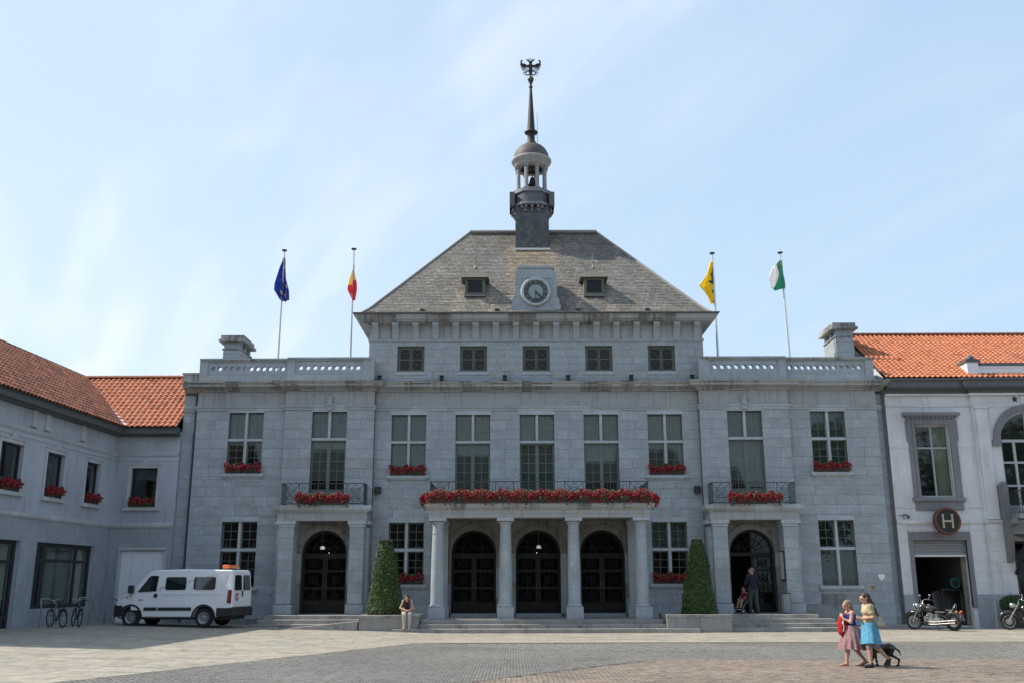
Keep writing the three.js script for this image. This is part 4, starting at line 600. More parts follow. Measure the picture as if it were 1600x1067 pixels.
// ================= white wing on the left =================
const wing = thing('corner_house', 'white rendered house with red tiled roof wrapping the corner left of the town hall', 'house');
const WC = new THREE.Vector3(-18.3, 0, 0.0), WD = new THREE.Vector3(-0.069, 0, 0.9976), WN = new THREE.Vector3(0.9976, 0, 0.069), WRY = Math.atan2(0.9976, 0.069);   // corner, run towards the viewer, facing
const WLEN = 14.2;
const wp = (s, y, out = 0) => [WC.x + WD.x * s + WN.x * out, y, WC.z + WD.z * s + WN.z * out];
{
  reseed(321);
  // the long wall is built in its own frame: local x runs from the viewer's end (-WLEN) to the corner (0), local z faces the square
  const frame = new THREE.Matrix4().makeRotationY(WRY).setPosition(WC.x, 0, WC.z);
  const L = (g) => g.applyMatrix4(frame);
  const upper = [[-1.85, 1.12], [-4.8, 1.25], [-7.75, 1.4], [-11.3, 1.2]], yS = 4.42, hS = 1.68;
  const wl = shp([[-WLEN, -0.7], [0.0, -0.7], [0.0, 7.7], [-WLEN, 7.7]]);
  wl.holes.push(...upper.map(([x, w]) => rectHole(x - w / 2, x + w / 2, yS, yS + hS)), rectHole(-5.5, -1.15, 0.35, 2.75), rectHole(-8.7, -6.6, -0.6, 2.75), rectHole(-13.6, -10.2, 0.35, 2.75));
  const lk = shp([[-18.3, -0.7], [-15.56, -0.7], [-15.56, 7.7], [-18.3, 7.7]]); lk.holes.push(rectHole(-17.55, -16.42, 4.42, 6.1), rectHole(-17.72, -15.78, -0.6, 2.62));
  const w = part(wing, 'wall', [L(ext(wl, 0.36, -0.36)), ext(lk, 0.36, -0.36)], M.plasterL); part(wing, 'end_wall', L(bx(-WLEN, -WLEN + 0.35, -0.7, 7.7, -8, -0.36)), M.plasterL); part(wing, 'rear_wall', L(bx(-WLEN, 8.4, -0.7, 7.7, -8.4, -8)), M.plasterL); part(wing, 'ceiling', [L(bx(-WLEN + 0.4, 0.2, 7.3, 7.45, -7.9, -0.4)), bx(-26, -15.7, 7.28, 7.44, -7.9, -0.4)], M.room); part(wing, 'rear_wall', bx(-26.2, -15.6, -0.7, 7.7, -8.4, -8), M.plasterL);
  // grey stone ground storey, a thin facing with its own joints
  const gf = shp([[-WLEN, -0.7], [0.0, -0.7], [0.0, 3.55], [-WLEN, 3.55]]); gf.holes.push(rectHole(-5.5, -1.15, 0.35, 2.75), rectHole(-8.7, -6.6, -0.65, 2.75), rectHole(-13.6, -10.2, 0.35, 2.75));
  const gl = shp([[-18.2, -0.7], [-15.56, -0.7], [-15.56, 3.55], [-18.2, 3.55]]); gl.holes.push(rectHole(-17.72, -15.78, -0.65, 2.62));
  part(w, 'stone_facing', [L(ext(gf, 0.03, 0.004)), ext(gl, 0.03, 0.004)], stoneMat(0.40));
  // string course, cornice band and window trims
  const path = [[wp(WLEN, 0)[0], wp(WLEN, 0)[2]], [WC.x, WC.z], [-15.56, 0.0]].map(([x, z]) => [x, z]);
  const run = (prof, name, mt, len) => { sweep(prof, path, len).forEach((g) => part(w, name, g, mt)); };
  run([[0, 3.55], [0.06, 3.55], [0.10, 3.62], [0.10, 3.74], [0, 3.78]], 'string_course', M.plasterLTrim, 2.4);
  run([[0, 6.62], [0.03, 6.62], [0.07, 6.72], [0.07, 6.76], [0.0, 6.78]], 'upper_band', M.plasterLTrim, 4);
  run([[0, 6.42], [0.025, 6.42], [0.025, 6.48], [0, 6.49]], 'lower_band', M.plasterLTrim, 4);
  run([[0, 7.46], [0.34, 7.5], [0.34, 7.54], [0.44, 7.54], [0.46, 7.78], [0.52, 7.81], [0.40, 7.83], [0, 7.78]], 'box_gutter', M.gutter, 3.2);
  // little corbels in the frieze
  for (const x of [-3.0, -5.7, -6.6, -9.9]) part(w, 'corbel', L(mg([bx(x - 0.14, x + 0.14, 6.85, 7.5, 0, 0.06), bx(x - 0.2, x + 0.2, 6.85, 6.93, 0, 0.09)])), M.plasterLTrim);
  const trim = (x, y, z, ry, ww, hh, orn) => { const n = node(wing, 'window_surround', [x, y, z], ry), a = ww / 2; for (const s of [-1, 1]) part(n, 'jamb', bx(s * a, s * (a + 0.13), 0, hh, -0.05, 0.035), M.plasterLTrim); part(n, 'head', [bx(-a - 0.13, a + 0.13, hh, hh + 0.14, -0.05, 0.04), bx(-a - 0.17, a + 0.17, hh + 0.14, hh + 0.18, -0.05, 0.07)], M.plasterLTrim); if (orn) part(n, 'ornament', [ext(shp([[-0.26, hh + 0.18], [0.26, hh + 0.18], [0.14, hh + 0.24], [0.1, hh + 0.36], [0.0, hh + 0.44], [-0.1, hh + 0.36], [-0.14, hh + 0.24]]), 0.06, 0), sph(0.07, 0, hh + 0.26, 0.06, 1, 1.4, 0.6, 8), sph(0.05, -0.16, hh + 0.22, 0.05, 1.4, 0.7, 0.6, 8), sph(0.05, 0.16, hh + 0.22, 0.05, 1.4, 0.7, 0.6, 8)], M.plasterLTrim); part(n, 'sill', bx(-a - 0.2, a + 0.2, -0.14, 0, -0.2, 0.13), M.plasterLTrim); };
  upper.forEach(([x, ww], i) => { const p = wp(-x, yS); trim(...p, WRY, ww, hS, i > 0); plainWindow(wing, 'window', ...p, WRY, ww, hS, { curtains: [[-ww / 2, 0, 0, M.blind]] }); });
  trim(-16.985, 4.42, 0, 0, 1.13, 1.68, true); plainWindow(wing, 'window', -16.985, 4.42, 0, 0, 1.13, 1.68, { curtains: [[-0.5, 0.5, 1.2, M.blind]] });
  // shop window, glazed entrance and the boarded white door
  const sp = wp(3.325, 0.35); plainWindow(wing, 'shop_window', ...sp, WRY, 4.35, 2.4, { f: 0.14, vert: [-1.45, 1.05], horiz: [1.75], curtains: [[-0.9, -0.2, 0, M.curtain], [0.1, 0.75, 0, M.blind], [1.2, 1.9, 0, M.curtainPale]] });
  const dp = wp(7.65, -0.4); plainWindow(wing, 'glazed_entrance', ...dp, WRY, 2.1, 3.15, { f: 0.14, vert: [0], horiz: [2.4, 0.5], curtains: [[-0.9, 0.9, 0, M.curtainPale]] });
  const sp2 = wp(11.9, 0.35); plainWindow(wing, 'shop_window', ...sp2, WRY, 3.4, 2.4, { f: 0.14, vert: [0] });
  const gd = node(wing, 'garage_door'); part(gd, 'frame', [bx(-17.78, -17.68, -0.5, 2.62, -0.1, 0.07), bx(-15.82, -15.72, -0.5, 2.62, -0.1, 0.07), bx(-17.78, -15.72, 2.62, 2.74, -0.1, 0.08)], M.plasterLTrim);
  for (let k = 0; k < 4; k++) part(gd, 'panel', bx(-17.67 + k * 0.4625, -17.67 + (k + 1) * 0.4625 - 0.006, -0.4, 2.61, -0.12, -0.06), M.whitePaint);
  // roofs: long slope facing the square, short slope facing the viewer, a lead valley between
  const e = 0.5, yE = 7.82, yR = 10.72, run1 = 3.75;
  const up1 = new THREE.Vector3(-WN.x * run1, yR - yE, -WN.z * run1), sl = up1.length(); up1.normalize();
  const o1 = new THREE.Vector3(...wp(WLEN + 0.2, yE, e)), ux1 = WD.clone().negate();
  const endAt = (s) => WLEN + 0.2 - e * 0.93 + (s / sl) * run1 * 1.0;        // the valley climbs away from the inner corner
  const g1 = tileField(o1, ux1, up1, WLEN + 5, sl, 0, 0.25, 0.32, (a, s) => a < endAt(s) - 0.05, clayDark);
  const rf = node(wing, 'roof'); stuffPart(rf, 'long_slope_tiles', g1, tileMat);
  const up2 = new THREE.Vector3(0, yR - yE, -run1).normalize(), o2 = new THREE.Vector3(-22.6, yE, e);
  stuffPart(rf, 'short_slope_tiles', tileField(o2, new THREE.Vector3(1, 0, 0), up2, 7.0, sl, 0, 0.25, 0.32, (a, s) => -22.6 + a > WC.x + e - (s / sl) * run1 - 0.02, clay), tileMat);
  const v0 = [WC.x + e, yE + 0.03, e], v1 = [WC.x + e - run1, yR + 0.03, e - run1]; part(rf, 'lead_valley', [tf(cb(0.17, 0.02, Math.hypot(run1, run1, yR - yE)), (() => { const m = new THREE.Matrix4().lookAt(v3(v1), v3(v0), new THREE.Vector3(0, 1, 0)); return m.setPosition((v0[0] + v1[0]) / 2, (v0[1] + v1[1]) / 2 + 0.05, (v0[2] + v1[2]) / 2); })())], std([0.75, 0.74, 0.72], 0.5));
  const A = wp(WLEN + 0.2, yR, e - run1), Bq = v1; part(rf, 'roof_deck', quadGeo([[wp(WLEN + 0.2, yE - 0.02, e), v0, v1, A].map((p) => [p[0], p[1] - 0.06, p[2]]), [v0, [-15.6, yE, e], [-15.6, yR, e - run1], v1].map((p) => [p[0], p[1] - 0.08, p[2]]), [A, v1, [v1[0], yE, v1[2] - 3.7], wp(WLEN + 0.2, yE, e - 2 * run1)], [v1, [-15.6, yR, v1[2]], [-15.6, yE, v1[2] - 3.7], [v1[0], yE, v1[2] - 3.7]]]), M.gutter);
  // ridge tiles, each one a piece
  const rg = new THREE.CylinderGeometry(0.14, 0.125, 0.44, 10, 1, false, 0, Math.PI).rotateX(Math.PI / 2).rotateZ(Math.PI / 2);
  const rt = uvm(rg); const D1 = v3(v1).sub(v3(A)), nL = Math.round(D1.length() / 0.42); for (let k = 0; k < nL; k++) { const p = v3(A).lerp(v3(v1), (k + 0.5) / nL); const m = part(rf, 'ridge_tile', rt, std([0.26, 0.10, 0.06], 0.8, { map: TX.grain })); m.position.copy(p).y += 0.04; m.rotation.y = Math.atan2(D1.x, D1.z); m.rotation.order = 'YXZ'; }
  for (let k = 0; k < 16; k++) { const m = part(rf, 'ridge_tile', rt, std([0.46, 0.16, 0.075], 0.8, { map: TX.grain })); m.position.set(lerp(v1[0], -15.6, (k + 0.5) / 16), yR + 0.04, v1[2]); m.rotation.y = -Math.PI / 2; }
}
// ================= white hotel on the right =================
const inn = thing('white_hotel', 'white painted house with grey window frames and red tiled roof right of the town hall', 'house');
{
  reseed(654);
  const X0 = 15.33, X1 = 27, P0 = 19.05, yT = 9.55, zP = 0.16;       // P0: where the projecting bay with the arched window begins
  const wl = shp([[X0, -0.9], [P0, -0.9], [P0, yT], [X0, yT]]); wl.holes.push(rectHole(16.48, 17.98, 4.75, 7.92), rectHole(15.92, 18.2, -0.85, 2.95));
  const w2 = shp([[P0, -0.9], [X1, -0.9], [X1, yT], [P0, yT]]); const ac = 21.35, aw = 2.5, ys = 7.2; w2.holes.push((() => { const h = archHole(ac, aw, 4.4, ys); return h; })(), rectHole(20.1, 22.7, -0.7, 2.9), archHole(25, aw, 4.4, ys));
  const w = part(inn, 'wall', [ext(wl, 0.4, -0.4), ext(w2, 0.4, zP - 0.4), bx(X0, X0 + 0.3, -0.9, yT, -9, -0.4), bx(X0, X1, -0.9, yT, -9.4, -9), bx(X1 - 0.3, X1, -0.9, yT, -9, -0.3), bx(X0, X1, 3.2, 3.4, -9, -0.4), bx(X0 + 0.3, X1 - 0.3, -0.62, -0.56, -9, -0.3)], M.plasterR);
  // rusticated bands of the ground storey
  for (let k = 0; k < 7; k++) { const a = 0.72 + k * 0.44, b = a + 0.432; part(w, 'rustic_band', bx(X0, 15.74, a, b, 0, 0.03), M.plasterR); part(w, 'rustic_band', bx(18.4, P0, a, b, 0, 0.03), M.plasterR); part(w, 'rustic_band', bx(P0, 20.05, a, b, zP, zP + 0.03), M.plasterR); }
  for (const [a, b, c] of [[X0, 15.74, 0], [18.38, P0, 0], [P0, 20.05, zP]]) part(w, 'plinth', bx(a, b, -0.9, 0.7, c, c + 0.07), M.stone);
  const path = [[X0, 0], [P0, 0], [P0, zP], [X1, zP]];
  const run = (prof, name, mt, len = 3) => sweep(prof, path, len).forEach((g) => part(w, name, g, mt));
  run([[0, 3.62], [0.05, 3.62], [0.09, 3.7], [0.09, 3.78], [0, 3.8]], 'string_course', M.plasterR); run([[0, 4.3], [0.02, 4.3], [0.02, 4.36], [0, 4.37]], 'thin_band', M.plasterR); run([[0, 8.68], [0.03, 8.68], [0.05, 8.75], [0, 8.77]], 'thin_band', M.plasterR);
  run([[0, 9.26], [0.08, 9.26], [0.1, 9.38], [0.3, 9.46], [0.42, 9.5], [0.42, 9.74], [0.50, 9.81], [0.50, 9.88], [0, 9.9]], 'box_gutter', M.gutterR, 3.6); run([[0, 9.18], [0.12, 9.18], [0.14, 9.26], [0, 9.26]], 'cornice_moulding', M.plasterR);
  for (const a of [6.9]) part(w, 'thin_band', [bx(X0, 16.2, a, a + 0.06, 0, 0.025), bx(18.4, P0, a, a + 0.06, 0, 0.025)], M.plasterR);
  part(w, 'pilaster', [bx(P0 + 0.1, P0 + 0.62, 3.82, 8.6, zP, zP + 0.06), bx(P0 + 0.04, P0 + 0.7, 8.6, 8.72, zP, zP + 0.1)], M.plasterR);
  // framed window with hood
  const f = node(inn, 'window_surround'); for (const s of [-1, 1]) { const x = 17.23 + s * 0.75; part(f, 'jamb', [bx(x, x + s * 0.3, 4.5, 8.1, 0, 0.07), bx(x, x + s * 0.12, 4.5, 8.1, 0.07, 0.1)], M.greyPaint); part(f, 'ear', bx(x + s * 0.3, x + s * 0.38, 7.2, 8.1, 0, 0.055), M.greyPaint); }
  part(f, 'head', [bx(16.18, 18.28, 7.92, 8.2, 0, 0.09), bx(16.1, 18.36, 8.2, 8.28, 0, 0.16), bx(16.0, 18.46, 8.28, 8.42, 0, 0.26)], M.greyPaint); for (let k = 0; k < 12; k++) part(f, 'dentil', bx(16.2 + k * 0.175, 16.28 + k * 0.175, 8.12, 8.2, 0.09, 0.15), M.greyPaint); part(f, 'sill', [bx(16.1, 18.36, 4.6, 4.74, 0, 0.14), bx(16.2, 18.26, 4.2, 4.6, 0, 0.06)], M.greyPaint);
  plainWindow(inn, 'window', 17.23, 4.75, 0, 0, 1.5, 3.17, { frame: std([0.32, 0.34, 0.34], 0.5), f: 0.09, vert: [0.0], horiz: [2.15], curtains: [[0.15, 0.66, 0, M.curtainPale]] });
  // arched window of the bay
  for (const cx of [ac, 25]) {
    const a = node(inn, 'arched_window'); const s = new THREE.Shape(); s.absarc(cx, ys, aw / 2 + 0.3, 0, Math.PI, false); s.absarc(cx, ys, aw / 2, Math.PI, 0, true); s.closePath(); part(a, 'arch_moulding', ext(s, 0.1, zP, { curveSegments: 28 }), M.greyPaint); for (const q of [-1, 1]) part(a, 'impost', bx(cx + q * aw / 2, cx + q * (aw / 2 + 0.36), 6.95, 7.2, zP, zP + 0.13), M.greyPaint);
    const fm = std([0.40, 0.43, 0.43], 0.5), fr = []; fr.push(bx(cx - aw / 2, cx + aw / 2, 7.12, 7.24, zP - 0.2, zP - 0.1)); for (const x of [-aw / 2 + 0.05, -0.62, 0, 0.62, aw / 2 - 0.05]) fr.push(bx(cx + x - 0.05, cx + x + 0.05, 4.4, x ? 7.12 : 8.4, zP - 0.19, zP - 0.11)); fr.push(bx(cx - aw / 2, cx + aw / 2, 6.2, 6.28, zP - 0.185, zP - 0.115), bx(cx - aw / 2, cx + aw / 2, 5.2, 5.28, zP - 0.185, zP - 0.115)); const rs = archShape(cx, aw, ys, ys); rs.holes.push(archHole(cx, aw - 0.2, ys + 0.02, ys + 0.02)); fr.push(ext(rs, 0.08, zP - 0.19)); part(a, 'frame', fr, fm);
    part(a, 'pane', ext(archShape(cx, aw - 0.05, 4.4, ys), 0.008, zP - 0.16), M.glass); part(a, 'room_backing', bx(cx - 1.6, cx + 1.6, 4.2, 8.7, -1.6, -1.56), M.room);
  }
  // garage opening with half raised shutter and its dark inside
  const gr = node(inn, 'garage_entrance'); part(gr, 'surround', [bx(15.74, 15.92, -0.62, 2.95, -0.1, 0.06), bx(18.2, 18.38, 0.2, 2.95, -0.1, 0.06), bx(15.74, 18.38, 2.95, 3.3, -0.1, 0.065)], M.greyPaint);
  for (let k = 0; k < 5; k++) part(gr, 'shutter_slat', uvm(new THREE.CylinderGeometry(0.062, 0.062, 2.28, 10, 1).rotateZ(Math.PI / 2).scale(1, 1, 0.45).translate(17.06, 2.89 - k * 0.118, -0.14)), std([0.24, 0.25, 0.25], 0.5, { metalness: 0.3 })); part(gr, 'shutter_rail', bx(15.93, 18.19, 2.27, 2.36, -0.18, -0.1), M.pale);
  part(gr, 'inner_lining', [bx(15.7, 15.76, -0.6, 3.1, -6, -0.42), bx(18.3, 18.36, -0.6, 3.1, -6, -0.42), bx(15.7, 18.36, -0.6, 3.1, -6.1, -6.04), bx(15.7, 18.36, 3.05, 3.1, -6, -0.42)], std([0.16, 0.15, 0.13], 0.9)); part(gr, 'jamb_board', bx(18.02, 18.19, -0.55, 2.3, -0.36, -0.28), std([0.3, 0.27, 0.2], 0.8, { map: TX.grain }));
  const bd = std([0.06, 0.055, 0.05], 0.8), nP = 9; for (let k = 0; k < nP; k++) part(gr, 'stacked_board', tf(cb(0.13, 1.35 + 0.1 * (k % 3), 0.03), mat4([17.0 + k * 0.12, 0.12, -0.9 - 0.06 * k], [-0.12, 0.2, rr(-0.05, 0.05)])), k % 3 ? bd : std([0.08, 0.08, 0.075], 0.8));
  // parapet over the bay, with a scrolled end block
  const pp = node(inn, 'parapet'); part(pp, 'panel', [bx(P0 + 0.05, X1, 9.9, 10.52, -0.1, 0.1), bx(P0 + 0.05, X1, 10.1, 10.14, 0.1, 0.12), bx(P0 + 0.05, X1, 10.42, 10.46, 0.1, 0.13)], M.whitePaint); part(pp, 'end_block', [bx(P0, P0 + 0.5, 9.9, 10.66, -1.4, 0.16)], M.whitePaint); part(pp, 'coping', [bx(P0 - 0.04, P0 + 0.6, 10.66, 10.8, -1.4, 0.2), sph(0.2, P0 + 0.2, 10.84, 0.06, 1, 0.9, 1, 10), bx(P0 + 0.6, X1, 10.52, 10.64, -0.14, 0.14)], M.gutterR);
  // balcony bracket, floor and railing of the bay; awning arm
  const bl = node(inn, 'balcony'); part(bl, 'bracket', [ext(shp([[0, 0], [0.18, 0.05], [0.3, 0.4], [0.42, 1.1], [0.6, 1.45], [0.9, 1.6], [0.9, 1.8], [0, 1.8]]), 0.24).rotateY(-Math.PI / 2).translate(19.98, 2.0, zP), bx(19.72, 19.98, 3.8, 5.25, zP, zP + 0.42), sph(0.15, 19.85, 5.28, zP + 0.25, 0.9, 0.8, 1.3, 10)], M.greyPaint); part(bl, 'floor', bx(19.98, X1, 3.8, 3.98, zP, zP + 1.1), stoneMat(0.34));
  const rb = []; for (let x = 20.05; x < X1; x += 0.12) rb.push(cb(0.022, 0.94, 0.022, x, 4.46, zP + 1.02)); for (let x = 20.2; x < X1; x += 0.36) rb.push(uvm(new THREE.TorusGeometry(0.13, 0.014, 5, 14).translate(x, 4.5, zP + 1.02))); for (let z = 0.15; z < 1.02; z += 0.12) rb.push(cb(0.022, 0.94, 0.022, 20.05, 4.46, zP + z)); rb.push(cb(X1 - 20, 0.04, 0.05, (X1 + 20) / 2, 4.95, zP + 1.02), cb(X1 - 20, 0.03, 0.04, (X1 + 20) / 2, 4.05, zP + 1.02), cb(0.05, 0.04, 1.0, 20.05, 4.95, zP + 0.52)); part(bl, 'railing', rb, M.iron);
  const dw = node(inn, 'shop_front'); part(dw, 'frame', [bx(20.1, 20.22, -0.6, 2.9, zP - 0.2, zP - 0.06), bx(22.58, 22.7, -0.6, 2.9, zP - 0.2, zP - 0.06), bx(20.1, 22.7, 2.8, 2.9, zP - 0.2, zP - 0.06), bx(21.3, 21.4, -0.6, 2.9, zP - 0.19, zP - 0.07)], M.darkFrame); part(dw, 'pane', bx(20.2, 22.6, -0.6, 2.85, zP - 0.15, zP - 0.14), M.tinted);
  // red clay roof
  const yE = 9.92, yR = 12.98, rn = 4.7, up = new THREE.Vector3(0, yR - yE, -rn), sl = up.length(); up.normalize(); const rf = node(inn, 'roof');
  stuffPart(rf, 'roof_tiles', tileField(new THREE.Vector3(X0 - 0.02, yE, 0.42), new THREE.Vector3(1, 0, 0), up, X1 - X0, sl, 0, 0.23, 0.245, () => true, clay), tileMat);
  part(rf, 'roof_deck', quadGeo([[[X0, yE - 0.06, 0.42], [X1, yE - 0.06, 0.42], [X1, yR - 0.06, 0.42 - rn], [X0, yR - 0.06, 0.42 - rn]], [[X0, yR - 0.06, 0.42 - rn], [X1, yR - 0.06, 0.42 - rn], [X1, yE, -9.4], [X0, yE, -9.4]]]), M.gutter);
  part(rf, 'gable_wall', ext(shp([[0.3, yE - 0.4], [0.4 - rn, yR - 0.1], [-9.3, yE - 0.4]]), 0.2).rotateY(-Math.PI / 2).translate(X0 + 0.22, 0, 0), M.plasterR);
  const rg = uvm(new THREE.CylinderGeometry(0.13, 0.115, 0.42, 10, 1, false, 0, Math.PI).rotateX(Math.PI / 2).rotateZ(Math.PI / 2)); const rm = std([0.27, 0.09, 0.05], 0.8, { map: TX.grain }); for (let k = 0; k < 29; k++) { const m = part(rf, 'ridge_tile', rg, rm); m.position.set(X0 + 0.2 + k * 0.4, yR + 0.04, 0.42 - rn); m.rotation.y = -Math.PI / 2; }
  part(inn, 'star_ornament', ext(shp(Array.from({ length: 10 }, (_, k) => { const a = Math.PI / 2 + k * Math.PI / 5, r = k % 2 ? 0.06 : 0.15; return [20.95 + Math.cos(a) * r, 9.0 + Math.sin(a) * r]; })), 0.03, zP + 0.02), M.black); part(inn, 'name_panel', [bx(21.2, 25, 8.8, 9.15, zP, zP + 0.05)], M.plasterR);
}
// round hanging sign with the letter H
{
  const s = thing('round_sign', 'round dark sign with a cream letter H hung above the garage entrance', 'sign', [17.24, 3.72, 0.5], 0.06);
  part(s, 'drum', cyl(0.56, 0.56, 0.2, 0, -0.1, 0, 40).rotateX(Math.PI / 2), std([0.10, 0.028, 0.022], 0.5)); part(s, 'rim', uvm(new THREE.TorusGeometry(0.53, 0.05, 10, 48).translate(0, 0, 0.1)), std([0.15, 0.035, 0.025], 0.45)); part(s, 'face', cyl(0.5, 0.5, 0.012, 0, 0, 0, 40).rotateX(Math.PI / 2).translate(0, 0, 0.1), std([0.012, 0.016, 0.012], 0.6));
  part(s, 'letter', [bx(-0.235, -0.165, -0.27, 0.27, 0.11, 0.135), bx(0.165, 0.235, -0.27, 0.27, 0.11, 0.135), bx(-0.165, 0.165, -0.035, 0.035, 0.11, 0.134), ...[-0.2, 0.2].flatMap((x) => [bx(x - 0.06, x + 0.06, 0.26, 0.285, 0.11, 0.133), bx(x - 0.06, x + 0.06, -0.285, -0.26, 0.11, 0.133)])], std([0.45, 0.39, 0.27], 0.6)); part(s, 'bracket', [bar([0, 0.3, -0.1], [0, 0.3, -0.5], 0.03, 0.03, 8), bar([0, -0.3, -0.1], [0, -0.3, -0.5], 0.03, 0.03, 8)], M.iron);
}
// ================= steps, planters, plants =================
function steps(name, label, levels, mat = null) {
  const t = thing(name, label, 'steps');
  for (const [x0, x1, z0, z1, y0, y1] of levels) { const n = Math.max(1, Math.round((x1 - x0) / 1.55)); for (let i = 0; i < n; i++) part(t, 'step_slab', rbx((x1 - x0) / n - 0.008, y1 - y0, z1 - z0, lerp(x0, x1, (i + 0.5) / n), (y0 + y1) / 2, (z0 + z1) / 2, 0.012, 1), pick(stepMats)); }
  return t;
}
const stepMats = [0.33, 0.36, 0.39].map((k) => stoneMat(k, [1.03, 1.0, 0.95], TX.paving));
steps('entrance_steps', 'wide low stone steps in front of the three central doors', [[-4.62, 4.72, 0.05, 3.3, -0.9, -0.14], [-4.64, 5.2, 3.3, 3.72, -0.9, -0.295], [-5.6, 5.95, 3.72, 4.2, -0.9, -0.445]]);
steps('entrance_steps', 'four stone steps below the right side doorway with the open door', [[7.22, 11.0, 0.32, 2.3, -0.9, 0], [7.22, 11.5, 2.3, 2.72, -0.9, -0.15], [7.22, 12.0, 2.72, 3.14, -0.9, -0.30], [7.22, 12.5, 3.14, 3.6, -0.9, -0.45]]);
steps('entrance_steps', 'low stone steps below the left side doorway beside the van', [[-10.95, -6.95, 0.32, 2.1, -0.9, 0], [-11.1, -6.95, 2.1, 2.6, -0.9, -0.15], [-11.3, -6.95, 2.6, 3.1, -0.9, -0.3]]);
{
  const r = thing('access_ramp', 'pale stone access ramp rising to the left planter', 'ramp'); const s = shp([[-9.7, -0.9], [-6.95, -0.9], [-6.95, -0.16], [-9.7, -0.43]]); part(r, 'ramp_slab', ext(s, 0.85, 3.12), stepMats[2]);
  const k = thing('kerb', 'low stone kerb along the foot of the wall right of the steps', 'kerb'); for (let i = 0; i < 3; i++) part(k, 'kerb_stone', bx(12.52 + i * 0.95, 13.46 + i * 0.95, -0.9, -0.47, 0.2, 1.2), pick(stepMats));
}
function leafShell(count, fn, size, colors) {   // many small leaf faces; fn gives [point, outward normal]
  const pos = [], nor = [], col = [], uv = [];
  for (let i = 0; i < count; i++) {
    const [p, n] = fn(); const a = new THREE.Vector3(rr(-1, 1), rr(-1, 1), rr(-1, 1)).normalize(), t = a.clone().cross(n).normalize(), b = n.clone().lerp(a, 0.55).normalize(), l = size * rr(0.6, 1.35), w = l * 0.55, c = colors(p);
    const P = [p.clone().addScaledVector(t, -w / 2), p.clone().addScaledVector(b, l * 0.5).addScaledVector(t, -w * 0.1), p.clone().addScaledVector(t, w / 2), p.clone().addScaledVector(b, -l * 0.5)];
    for (const k of [0, 1, 2, 0, 2, 3]) { pos.push(P[k].x, P[k].y, P[k].z); col.push(...c); uv.push(0, 0); }
  }
  const g = new THREE.BufferGeometry(); g.setAttribute('position', new THREE.Float32BufferAttribute(pos, 3)); g.setAttribute('color', new THREE.Float32BufferAttribute(col, 3)); g.setAttribute('uv', new THREE.Float32BufferAttribute(uv, 2)); g.computeVertexNormals(); return g;
}
const leafMat = std([1, 1, 1], 0.6, { vertexColors: true }), coreMat = std([0.033, 0.066, 0.013], 0.95), bark = std([0.09, 0.07, 0.05], 0.95, { map: TX.grain });
